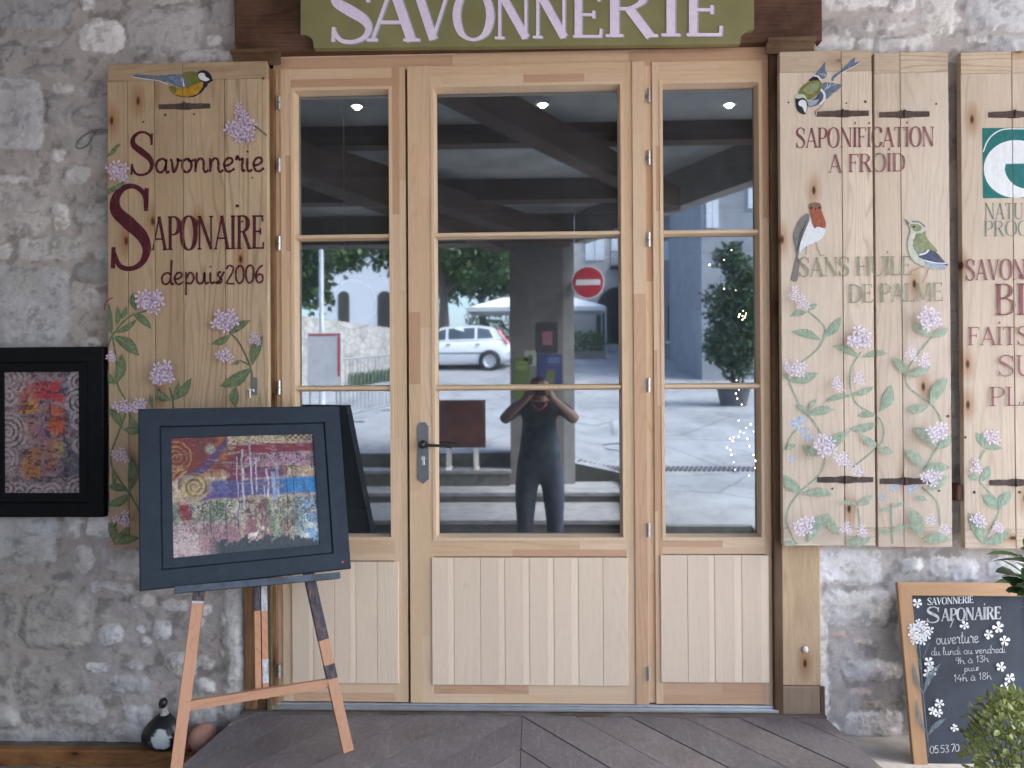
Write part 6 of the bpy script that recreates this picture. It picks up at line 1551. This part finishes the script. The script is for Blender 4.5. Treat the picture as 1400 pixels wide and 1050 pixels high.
# crowd barrier
p, q = V(470, 505, 13.0), V(540, 484, 14.6)
dv = (q - p); dv.z = 0; dv.normalize()
a_ = Vector((p.x, p.y, 0)) - dv * .2; e_ = a_ + dv * 2.3
za = lambda v: float(st_z(np.array([v.x]), np.array([GL - v.y]))[0])
t = thing('crowd_barrier', 'galvanised steel crowd barrier standing in the street', 'barrier', (a_.x, a_.y, za(a_)))
b = MB()
A, E = Vector((a_.x, a_.y, za(a_))), Vector((e_.x, e_.y, za(e_)))
up_ = Vector((0, 0, 1))
m_galv = plain('dull_galvanised_tube', (.26, .27, .29), .55, .3, .1, 20)
b.tube([A, A + up_ * 1.05, E + up_ * 1.05, E, ], .02, 8); b.tube([A + up_ * .14, E + up_ * .14], .016, 8); b.build('frame', m_galv, t, True)
for k in range(18):
    f_ = A.lerp(E, (k + 1) / 19); b = MB(); b.tube([f_ + up_ * .14, f_ + up_ * 1.05], .007, 6); b.build('upright', m_galv, t)
nrm = dv.cross(up_)
for pp in (A.lerp(E, .15), A.lerp(E, .85)):
    b = MB(); b.bar(pp - nrm * .3 + up_ * .01, pp + nrm * .3 + up_ * .01, .05, .02, dv); b.build('foot', m_galv, t)
# white notice board, lamp post
p, q = V(420, 455, 12.4), V(467, 532, 12.4); gz = float(st_z(np.array([p.x]), np.array([GL - p.y]))[0])
t = thing('notice_board', 'white notice board with red heading on two posts in the street', 'notice board', ((p.x + q.x) / 2, p.y, gz))
b = MB(); b.box(p.x, q.x, p.y, p.y - .03, q.z, p.z, .003); b.build('panel', plain('notice_white', (.62, .63, .64), .5), t)
b = MB(); b.box(p.x + .02, q.x - .02, p.y + .003, p.y + .0005, p.z - .05, p.z - .02); b.box(q.x - .06, q.x - .02, p.y + .003, p.y + .0005, q.z + .2, p.z - .06); b.build('red_heading', plain('notice_red', (.5, .05, .06), .5), t)
for xx in (p.x + .03, q.x - .03):
    b = MB(); b.tube([(xx, p.y - .05, gz), (xx, p.y - .05, p.z)], .02, 8); b.build('post', m_steel, t)
p = V(440, 530, 15.5); gz = float(st_z(np.array([p.x]), np.array([GL - p.y]))[0])
t = thing('lamp_post', 'slim pale grey lamp post in the street', 'lamp post', (p.x, p.y, gz))
b = MB(); b.tube([(p.x, p.y, gz), (p.x, p.y, gz + .5), (p.x, p.y, gz + 4.2)], [.07, .05, .04], 12); b.build('pole', plain('pale_pole', (.5, .52, .55), .4), t, True)
b = MB(); b.lathe([(.02, 0), (.16, .05), (.2, .3), (.05, .42)], (p.x, p.y, gz + 4.2), 16); b.build('lantern', m_steel, t, True)

# ---- white hatchback
L = 24.6; rear = V(696, 480, L); gz = float(st_z(np.array([rear.x - 1]), np.array([GL - rear.y]))[0])
t = thing('parked_car', 'small white five-door hatchback parked across the street', 'car', (rear.x - 1.85, rear.y - .8, gz))
m_carw = plain('white_car_paint', (.72, .74, .77), .22, var=.02, spec=.6); m_carg = plain('dark_car_glass', (.05, .07, .09), .06, var=.05, spec=.8); m_blk2 = plain('black_car_trim', (.02, .02, .022), .5); m_tyre = plain('tyre_rubber', (.02, .02, .02), .85)
# side profile, front at -x: (x, z) of the lower body and of the greenhouse
sta = [(-1.86, .34, .55, .58), (-1.80, .24, .68, .66), (-1.5, .2, .80, .76), (-1.05, .2, .90, .80), (-.6, .2, .93, .82), (.2, .2, .95, .82), (1.0, .2, .97, .81), (1.5, .22, .98, .78), (1.80, .30, .97, .72), (1.87, .40, .80, .66)]
b = MB(); rows = []
for x, z0, z1, hw in sta:
    rows.append([(x, s * hw * k, z0 + (z1 - z0) * f) for s, k, f in ((-1, .86, 0), (-1, .98, .18), (-1, 1.0, .55), (-1, .96, .9), (-1, .88, 1), (1, .88, 1), (1, .96, .9), (1, 1.0, .55), (1, .98, .18), (1, .86, 0))])
b.grid(rows, closed_v=True); b.face(rows[0][::-1]); b.face(rows[-1]); b.build('body', m_carw, t, True, local=True)
gh = [(-1.0, .90, .895, .72), (-.25, .92, 1.36, .62), (.2, .94, 1.43, .61), (.9, .95, 1.42, .60), (1.35, .96, 1.36, .58), (1.72, .96, 1.0, .62)]
b = MB(); rows = []
for x, z0, z1, hw in gh: rows.append([(x, s * (hw if f > .5 else .76 * (1 if abs(x) < 1.3 else .95)), z0 + (z1 - z0) * f) for s, f in ((-1, 0), (-1, .9), (-1, 1), (1, 1), (1, .9), (1, 0))])
b.grid(rows); b.face([r[0] for r in rows][::1] if False else [rows[-1][i] for i in range(6)]); b.build('roof', m_carw, t, False, local=True)
def side_pt(x, f, s):
    for a0, a1 in zip(gh, gh[1:]):
        if a0[0] <= x <= a1[0]:
            k = (x - a0[0]) / (a1[0] - a0[0]); z0, z1, hw = (a0[i] + (a1[i] - a0[i]) * k for i in (1, 2, 3)); break
    lo_ = .76 * (1 if abs(x) < 1.3 else .95)
    return (x, s * (lo_ + (hw - lo_) * min(1, f / .9) + .006), z0 + (z1 - z0) * f)
for s in (-1, 1):
    for quad_ in (((-.72, .1), (-.12, .1), (-.12, .84), (-.27, .84)), ((-.04, .1), (.78, .1), (.78, .84), (-.04, .84)), ((.86, .1), (1.36, .14), (1.22, .8), (.86, .84))):
        b = MB(); b.face([side_pt(x, f, s) for x, f in (quad_ if s < 0 else quad_[::-1])]); b.build('side_window', m_carg, t, local=True)
    for hx in (.02, .92):
        b = MB(); b.box(hx - .1, hx + .02, s * .826, s * .80, .80, .83, .003); b.build('door_handle', m_blk2, t, local=True)
    b = MB(); b.box(-.75, 1.0, s * .826, s * .80, .53, .56, .003); b.build('rubbing_strip', m_blk2, t, local=True)
    b = MB(); pts = [(1.50, s * .60, 1.30), (1.62, s * .61, 1.15), (1.76, s * .66, .98), (1.83, s * .67, .82), (1.74, s * .74, .82), (1.66, s * .73, .98), (1.54, s * .66, 1.15), (1.44, s * .635, 1.28)]
    b.face([(x + .03, y * 1.03, z) for x, y, z in pts]); b.build('tail_light', plain('tail_red', (.45, .05, .05), .3), t, local=True)
    for wx in (-1.22, 1.25):
        def wheel_ring(r, y): return [(wx + r * math.cos(2 * math.pi * i / 24), s * y, .30 + r * math.sin(2 * math.pi * i / 24)) for i in range(24)]
        b = MB(); b.grid([wheel_ring(r, y) for r, y in ((.2, .66), (.29, .66), (.30, .70), (.30, .80), (.285, .83), (.2, .825))], closed_v=True); tw = b.build('wheel', m_tyre, t, True, local=True)
        b = MB(); b.grid([wheel_ring(r, y) for r, y in ((.205, .825), (.19, .80), (.05, .815), (.01, .82))], closed_v=True); b.build('hubcap', plain('silver_hubcap', (.45, .46, .48), .35, .6), tw, True, local=True)
        b = MB(); b.grid([wheel_ring(r, y) for r, y in ((.345, .775), (.345, .828), (.30, .828))], closed_v=True); b.build('wheel_arch', m_blk2, t, True, local=True)
b = MB(); b.face([(1.74, -.5, 1.0), (1.42, -.48, 1.32), (1.42, .48, 1.32), (1.74, .5, 1.0)][::-1]); 
for i_ in range(len(b.v)): b.v[i_] = (b.v[i_][0] + .03, b.v[i_][1], b.v[i_][2] + .01)
b.build('rear_window', m_carg, t, local=True)
b = MB(); b.box(1.74, 1.93, -.72, .72, .36, .58, .0); b.build('rear_bumper', m_carw, t, local=True)

# ---- canopy, hedge, retaining wall
def gzf(x, y): return float(st_z(np.array([x]), np.array([GL - y]))[0])
p, q = V(640, 420, 33), V(828, 420, 33)
gz = gzf(p.x, p.y)
t = thing('market_canopy', 'white pitched market canopy on four posts across the street', 'canopy', ((p.x + q.x) / 2, p.y - 1.5, gz))
y0, y1 = p.y, p.y - 2.0; pk = V(686, 403, 33).z
rim = [(p.x, y0, p.z), (q.x, y0, p.z), (q.x, y1, p.z), (p.x, y1, p.z)]; ri = [((p.x * .75 + q.x * .25), (y0 + y1) / 2, pk), ((p.x * .25 + q.x * .75), (y0 + y1) / 2, pk)]
m_canv = plain('white_canvas', (.68, .69, .70), .8, var=.05)
b = MB(); b.face([rim[0], rim[1], ri[1], ri[0]]); b.face([rim[1], rim[2], ri[1]]); b.face([rim[2], rim[3], ri[0], ri[1]]); b.face([rim[3], rim[0], ri[0]])
b.grid([rim, [(x, y, z - .18) for x, y, z in rim]], closed_v=True); b.build('canopy', m_canv, t)
for x, y, z in rim:
    b = MB(); b.tube([(x, y, gzf(x, y) - .3), (x, y, z - .05)], .04, 8); b.build('post', m_steel, t)
m_tr1 = leaf_mat('lime_foliage', (.035, .085, .022), (.075, .15, .035), .6); m_tr2 = leaf_mat('dark_foliage', (.02, .05, .02), (.04, .085, .03), .6); m_bark = plain('grey_bark', (.10, .085, .07), .9, var=.3, scale=10, bmp=.5)
def tree(name, label, cat, base, h, crown, n, ls, mat, seed, tr=.16, lean=(0, 0)):
    rng = random.Random(seed)
    t = thing(name, label, cat, base)
    bx, by, bz = base
    b = MB(); top = Vector((bx + lean[0], by + lean[1], bz + h))
    b.tube([(bx, by, bz - .2), (bx + lean[0] * .3, by, bz + h * .4), top], [tr * 1.3, tr, tr * .5], 10)
    blobs = []
    for cx, cy, cz, r in crown:
        c = Vector((bx + cx, by + cy, bz + cz)); blobs.append((c, r))
        b.tube([top - Vector((0, 0, h * .25)), top.lerp(c, .5) + Vector((0, 0, r * .1)), c], [tr * .45, tr * .3, tr * .1], 6)
    b.build('trunk', m_bark, t, True)
    b = MB(); tot = sum(r ** 2 for _, r in blobs)
    for c, r in blobs:
        for k in range(int(n * r * r / tot)):
            v = rdir(rng, 0); p = c + v * r * (rng.random() ** .4) * rng.uniform(.75, 1.12)
            d, nn = rdir(rng, -.2), rdir(rng, .5); s = d.cross(nn).normalized(); l = ls * rng.uniform(.6, 1.3)
            tn = tuple([rng.uniform(.5, 1.5)] * 3)
            b.face([p, p + d * l * .5 + s * l * .28, p + d * l, p + d * l * .5 - s * l * .28], 0, tn)
    b.build('crown', mat, t)
    return t
p = V(607, 480, 28); bz = gzf(p.x, p.y)
tree('plane_tree', 'broad green plane tree across the street above the white car', 'tree', (p.x, p.y, bz), 3.0, [(.4, 0, 4.2, 1.5), (-1.6, .3, 4.6, 1.7), (1.6, -.2, 4.5, 1.2), (-.3, -.5, 5.8, 1.7), (-3.2, 0, 5.2, 1.5), (1.9, .2, 3.3, .7), (.9, .4, 3.0, .6)], 9000, .28, m_tr1, 5, .2)
p = V(395, 480, 22); bz = gzf(p.x, p.y)
tree('plane_tree', 'dark green tree at the left behind the retaining wall', 'tree', (p.x, p.y, bz), 2.6, [(0, 0, 3.4, 1.2), (1.2, .2, 4.3, 1.3), (2.4, 0, 4.6, 1.1), (-1, 0, 4.4, 1.2), (.6, 0, 2.6, .75), (3.5, -.2, 4.7, .95), (1.6, 0, 3.5, .6)], 8000, .24, m_tr1, 6, .17)
p = V(660, 440, 44); bz = gzf(p.x, p.y)
tree('plane_tree', 'far pale green tree behind the market canopy', 'tree', (p.x, p.y, bz), 3.0, [(0, 0, 4, 2.0), (-1.8, 0, 3.4, 1.6), (1.5, 0, 3.2, 1.5), (0, 0, 5.6, 1.5)], 4000, .4, m_tr1, 7, .2)
p, q = V(784, 460, 30), V(828, 460, 30)
t = thing('planter_hedge', 'low clipped green hedge in planters beside the far arch', 'hedge', ((p.x + q.x) / 2, p.y, gzf(p.x, p.y)))
b = MB(); rng = random.Random(12); gz = gzf(p.x, p.y)
for k in range(900):
    c = Vector((rng.uniform(p.x, q.x), p.y - rng.uniform(0, .5), gz + .25 + rng.uniform(0, .85) * (1 - .2 * rng.random()))); d, nn = rdir(rng, 0), rdir(rng, .4); s = d.cross(nn).normalized(); l = .11
    b.face([c, c + d * l * .5 + s * l * .3, c + d * l, c + d * l * .5 - s * l * .3], 0, tuple([rng.uniform(.6, 1.4)] * 3))
b.build('foliage', m_tr1, t); b = MB(); b.box(p.x, q.x, p.y, p.y - .5, gz - .1, gz + .3); b.build('planter', m_pier, t)
p, q = V(636, 462, 37), V(772, 462, 37)
t = thing('planter_hedge', 'dark shaggy hedge behind the white car below the canopy', 'hedge', ((p.x + q.x) / 2, p.y, gzf(p.x, p.y)))
b = MB(); gz = gzf(p.x, p.y)
for k in range(2600):
    c = Vector((rng.uniform(p.x, q.x), p.y - rng.uniform(0, .8), gz + rng.uniform(-.2, 1.9) * (1 - .25 * rng.random()))); d, nn = rdir(rng, 0), rdir(rng, .4); s = d.cross(nn).normalized(); l = .16
    b.face([c, c + d * l * .5 + s * l * .3, c + d * l, c + d * l * .5 - s * l * .3], 0, tuple([rng.uniform(.5, 1.4)] * 3))
b.build('foliage', m_tr2, t)
# retaining wall (left), built of rubble
m_rubble, nt_, bs_ = new_mat('pale_rubble')
vo = N(nt_, 'ShaderNodeTexVoronoi', feature='DISTANCE_TO_EDGE'); vo.inputs['Scale'].default_value = 1; nt_.links.new(coords(nt_, (3.2, 3.2, 5.5)), vo.inputs['Vector'])
nv = noise(nt_, coords(nt_), 3, 5, .7)
c_w = mixc(nt_, ramp(nt_, nv, [(.3, (.23, .22, .21)), (.7, (.42, .41, .39))]), ramp(nt_, vo.outputs['Distance'], [(0, (.45,) * 3), (.08, (1,) * 3)]), 1, 'MULTIPLY')
nt_.links.new(c_w, bs_.inputs['Base Color']); bs_.inputs['Roughness'].default_value = .9
pa, pb = V(390, 429, 17.5), V(560, 452, 23)
b = MB(); ga, gb = gzf(pa.x, pa.y) - .4, gzf(pb.x, pb.y) - .4
f_ = [(pa.x, pa.y, ga), (pb.x, pb.y, gb), (pb.x, pb.y, pb.z), (pa.x, pa.y, pa.z)]; k_ = [(x - .1, y - .5, z) for x, y, z in f_]
b.face(f_); b.face(k_[::-1]); b.grid([f_, k_], closed_v=True)
o = b.build('retaining_wall', m_rubble); tag(o, 'pale rubble retaining wall along the street sloping down behind the barrier', 'wall')
rng = random.Random(33); b = MB()
for k in range(500):
    f = rng.uniform(.45, .95); x, y = pa.x + (pb.x - pa.x) * f + .1, pa.y + (pb.y - pa.y) * f + rng.uniform(.05, .5); c = Vector((x, y, gzf(x, y))); d = Vector((rng.uniform(-.4, .4), rng.uniform(-.4, .4), 1)); leaf_faces(b, c, d, Vector((0, 1, 0)), rng.uniform(.15, .4), .04, tuple([rng.uniform(.6, 1.4)] * 3))
struct(b.build('grass', m_tr1), 'stuff')
# ---- houses
m_house = plain('pale_limestone', (.42, .40, .37), .9, var=.12, scale=2.5, bmp=.2); m_houseg = plain('grey_house_render', (.27, .28, .30), .9, var=.15, scale=2); m_shut = plain('white_shutter', (.62, .65, .68), .6, var=.05); m_win = plain('dark_window', (.04, .05, .06), .15); m_tile = plain('clay_roof_tile', (.26, .14, .09), .85, var=.3, scale=12)
def house(label, px0, px1, pyt, L, depth, mat, wins, roof_h=1.0, arches=(), balc=None):
    p, q = V(px0, pyt, L), V(px1, pyt, L); g = min(gzf(p.x, p.y), gzf(q.x, q.y)) - .4
    t = thing('stone_house', label, 'house', ((p.x + q.x) / 2, p.y - depth / 2, g))
    b = MB(); b.box(p.x, q.x, p.y, p.y - depth, g, p.z); b.build('wall', mat, t)
    b = MB(); ym = p.y - depth / 2
    b.grid([[(p.x - .2, p.y + .3, p.z), (p.x - .2, ym, p.z + roof_h), (p.x - .2, p.y - depth - .3, p.z)], [(q.x + .2, p.y + .3, p.z), (q.x + .2, ym, p.z + roof_h), (q.x + .2, p.y - depth - .3, p.z)]])
    b.face([(p.x - .2, p.y + .3, p.z + .001), (q.x + .2, p.y + .3, p.z + .001), (q.x + .2, p.y - depth - .3, p.z + .001), (p.x - .2, p.y - depth - .3, p.z + .001)]); b.build('roof', m_tile, t)
    for wx0, wy0, wx1, wy1, kind in wins:
        a, c = V(wx0, wy0, L), V(wx1, wy1, L)
        if kind == 's':
            for u0, u1 in ((0, .48), (.52, 1)):
                b = MB(); b.box(a.x + (c.x - a.x) * u0, a.x + (c.x - a.x) * u1, p.y + .06, p.y + .001, c.z, a.z, .01); b.build('shutter', m_shut, t)
        else:
            b = MB(); b.box(a.x, c.x, p.y + .03, p.y + .001, c.z, a.z); w_ = b.build('window', m_win, t)
            b = MB(); b.box(a.x - .08, c.x + .08, p.y + .07, p.y + .001, c.z - .1, c.z - .003); b.build('sill', m_shut, w_)
    for ax0, ay0, ax1, ay1 in arches:
        a, c = V(ax0, ay0, L), V(ax1, ay1, L); r = (c.x - a.x) / 2; cx = (a.x + c.x) / 2; zz = a.z - r
        pts = [(a.x, c.z), (c.x, c.z)] + [(cx + r * math.cos(k * math.pi / 14), zz + r * math.sin(k * math.pi / 14)) for k in range(15)]
        b = MB(); b.face([(x, p.y + .02, z) for x, z in pts]); b.grid([[(x, p.y + .02, z) for x, z in pts], [(x, p.y + .001, z) for x, z in pts]], closed_v=True); b.build('arch', plain('dark_archway', (.05, .045, .04), .9), t)
    if balc:
        a, c = V(balc[0], balc[1], L), V(balc[2], balc[3], L)
        b = MB(); b.box(a.x, c.x, p.y + .5, p.y + .001, c.z, c.z + .1)
        for k in range(9): x = a.x + (c.x - a.x) * k / 8; b.tube([(x, p.y + .48, c.z), (x, p.y + .48, a.z)], .02, 5)
        b.box(a.x, c.x, p.y + .5, p.y + .46, a.z - .05, a.z); b.build('balcony', m_blk2, t)
house('pale limestone house with white shutters balcony and dark arch', 784, 905, 250, 36, 8, m_house, [(800, 322, 826, 356, 's'), (836, 322, 856, 366, 's'), (870, 322, 890, 356, 's')], arches=((815, 392, 880, 470),), balc=(834, 346, 860, 368))
house('low grey stone house with white window shutters beyond the potted tree', 898, 962, 293, 30, 6, m_houseg, [(906, 330, 924, 356, 's'), (912, 418, 922, 466, 'w'), (932, 418, 948, 466, 's')], roof_h=.5)
house('tall blue-grey house with pale window shutters at the right', 958, 1075, 215, 24, 7, m_houseg, [(965, 262, 982, 312, 's'), (1022, 258, 1040, 285, 's'), (1000, 330, 1014, 372, 'w'), (1046, 330, 1060, 372, 'w')])
house('white building with tall dark arches far up the street at the left', 436, 560, 338, 48, 8, plain('whitewashed_wall', (.70, .71, .72), .85, var=.05), [], arches=((462, 398, 478, 446), (516, 398, 536, 450)))
# ---- potted tree by the street
p = V(1003, 556, 17.5); gz = gzf(p.x, p.y)
t = tree('potted_tree', 'tall bushy potted tree standing in the street at the right', 'potted tree', (p.x, p.y, gz + .3), 1.1, [(0, 0, 1.2, .65), (-.15, 0, 1.9, .55), (.3, .1, 1.8, .6), (.25, 0, 2.5, .5), (-.05, 0, 2.9, .38), (.5, 0, 1.2, .55), (-.25, .1, 1.0, .45), (.1, 0, .6, .4)], 6500, .13, m_tr2, 15, .05)
b = MB(); b.lathe([(.28, -.3), (.36, .08), (.38, .1), (.38, .14), (.33, .14), (.3, .05), (.01, .05)], (p.x, p.y, gz + .3), 24); b.build('pot', plain('grey_pot', (.09, .09, .10), .7), t, True)

# ================================================================ THE PHOTOGRAPHER
PX, PY = 0.0, -3.40
t_head = 1.455
J = {'pelvis': (0, 0, .80, .165, .12), 'belly': (0, .02, .93, .175, .14), 'waist': (0, .015, 1.04, .17, .13), 'chest': (0, 0, 1.18, .175, .12), 'upper': (0, -.005, 1.29, .125, .085), 'neck': (0, .01, 1.345, .055, .055), 'jaw': (0, .045, 1.405, .068, .075), 'head': (0, .04, 1.475, .078, .094), 'crown': (0, .025, 1.54, .06, .07), 'nose': (0, .142, 1.445, .013, .012)}
E = [('pelvis', 'belly'), ('belly', 'waist'), ('waist', 'chest'), ('chest', 'upper'), ('upper', 'neck'), ('neck', 'jaw'), ('jaw', 'head'), ('head', 'crown'), ('head', 'nose')]
for s, n_ in ((-1, 'l'), (1, 'r')):
    J.update({f'sh{n_}': (s * .185, 0, 1.285, .07, .065), f'ua{n_}': (s * .25, .03, 1.225, .06, .058), f'el{n_}': (s * .30, .06, 1.18, .046, .046), f'fa{n_}': (s * .21, .16, 1.27, .038, .038), f'wr{n_}': (s * .115, .225, 1.345, .026, .03), f'pm{n_}': (s * .088, .245, 1.405, .022, .036),
              f'ear{n_}': (s * .083, .03, 1.455, .014, .012),
              f'hip{n_}': (s * .10, 0, .74, .115, .115), f'th{n_}': (s * .115, .01, .58, .10, .10), f'kn{n_}': (s * .12, .02, .40, .078, .08), f'ca{n_}': (s * .125, 0, .26, .072, .072), f'an{n_}': (s * .12, -.02, .075, .042, .045), f'ft{n_}': (s * .13, .06, .03, .042, .028), f'to{n_}': (s * .14, .15, .022, .036, .02)})
    E += [('upper', f'sh{n_}'), (f'sh{n_}', f'ua{n_}'), (f'ua{n_}', f'el{n_}'), (f'el{n_}', f'fa{n_}'), (f'fa{n_}', f'wr{n_}'), (f'wr{n_}', f'pm{n_}'), ('head', f'ear{n_}'), ('pelvis', f'hip{n_}'), (f'hip{n_}', f'th{n_}'), (f'th{n_}', f'kn{n_}'), (f'kn{n_}', f'ca{n_}'), (f'ca{n_}', f'an{n_}'), (f'an{n_}', f'ft{n_}'), (f'ft{n_}', f'to{n_}')]
    for k, (dz, ln) in enumerate(((.028, .9), (.012, 1.0), (-.006, .92), (-.022, .75))):     # fingers wrapped round the camera body
        a = (s * .074, .255, 1.415 + dz * 1.0); m1 = (s * .060, .272, 1.418 + dz); e = (s * (.060 - .030 * ln), .272, 1.418 + dz)
        for nm_, q, r in ((f'k{k}{n_}', a, .0095), (f'm{k}{n_}', m1, .0085), (f'e{k}{n_}', e, .007)): J[nm_] = (*q, r, r)
        E += [(f'pm{n_}', f'k{k}{n_}'), (f'k{k}{n_}', f'm{k}{n_}'), (f'm{k}{n_}', f'e{k}{n_}')]
    J[f'tb{n_}'] = (s * .072, .222, 1.385, .011, .011); J[f'tm{n_}'] = (s * .055, .215, 1.392, .0095, .0095); J[f'te{n_}'] = (s * .036, .215, 1.40, .008, .008)
    E += [(f'wr{n_}', f'tb{n_}'), (f'tb{n_}', f'tm{n_}'), (f'tm{n_}', f'te{n_}')]
keys = list(J); me = bpy.data.meshes.new('body_cage')
me.from_pydata([J[k][:3] for k in keys], [(keys.index(a), keys.index(c)) for a, c in E], [])
tmp = bpy.data.objects.new('body_cage', me); COL.objects.link(tmp)
sk = tmp.modifiers.new('skin', 'SKIN'); sb = tmp.modifiers.new('sub', 'SUBSURF'); sb.levels = sb.render_levels = 2
for i, k in enumerate(keys):
    sv = me.skin_vertices[0].data[i]; sv.radius = J[k][3:5]; sv.use_root = (k == 'pelvis')
dg = bpy.context.evaluated_depsgraph_get()
body_me = bpy.data.meshes.new_from_object(tmp.evaluated_get(dg))
bpy.data.objects.remove(tmp)
t = thing('person', 'photographer in dark t-shirt and blue grey trousers holding a camera before the face', 'person', (PX, PY, FLOOR))
skin_m = plain('skin', (.33, .19, .14), .55, var=.08); shirt_m = plain('dark_tshirt', (.028, .042, .050), .85, var=.8, scale=16); trs_m = plain('blue_grey_trousers', (.05, .058, .082), .85, var=.35, scale=12); shoe_m = plain('dark_shoes', (.03, .028, .025), .6); hair_m = plain('dark_hair', (.035, .028, .022), .7)
for mm in (skin_m, shirt_m, trs_m, shoe_m, hair_m): body_me.materials.append(mm)
for pg in body_me.polygons:
    c = pg.center; pg.use_smooth = True; ax = abs(c.x)
    if c.z < .07: k = 3
    elif c.z < .86 and not (ax > .2 and c.z > .8): k = 2
    elif c.z < 1.335 and (c.y < .10 or (ax < .13 and c.y < .16)) and not (ax > .27): k = 1
    elif c.z > 1.50 or (c.z > 1.40 and c.y < .005): k = 4
    else: k = 0
    pg.material_index = k
o = bpy.data.objects.new('body', body_me); COL.objects.link(o); o.parent = t
for s in (-1, 1):
    b = MB(); ell_blob(b, (s * .032, .118, 1.468), (.012, .008, .008), 10, 6); b.build('eye', plain('eye', (.05, .035, .03), .2), t, True, local=True)
b = MB(); b.tube(catmull([(-.06, .035, 1.34), (-.045, .10, 1.30), (0, .125, 1.27), (.045, .10, 1.30), (.06, .035, 1.34)], 4), .012, 8); b.build('collar', plain('red_collar', (.30, .05, .05), .8), t, True, local=True)
cpos = Vector((PX, PY + .262, FLOOR + 1.418))
t = thing('camera_device', 'compact black camera held up by the photographer', 'camera', cpos)
b = MB(); b.box(-.052, .052, -.012, .012, -.03, .03, .004); b.build('body', m_blk2, t, local=True)
b = MB()
b.grid([[(r * math.cos(2 * math.pi * i / 20), y, r * math.sin(2 * math.pi * i / 20)) for i in range(20)] for r, y in ((.024, .0121), (.024, .022), (.018, .024), (.004, .020))], closed_v=True); b.build('lens', m_carg, t, True, local=True)
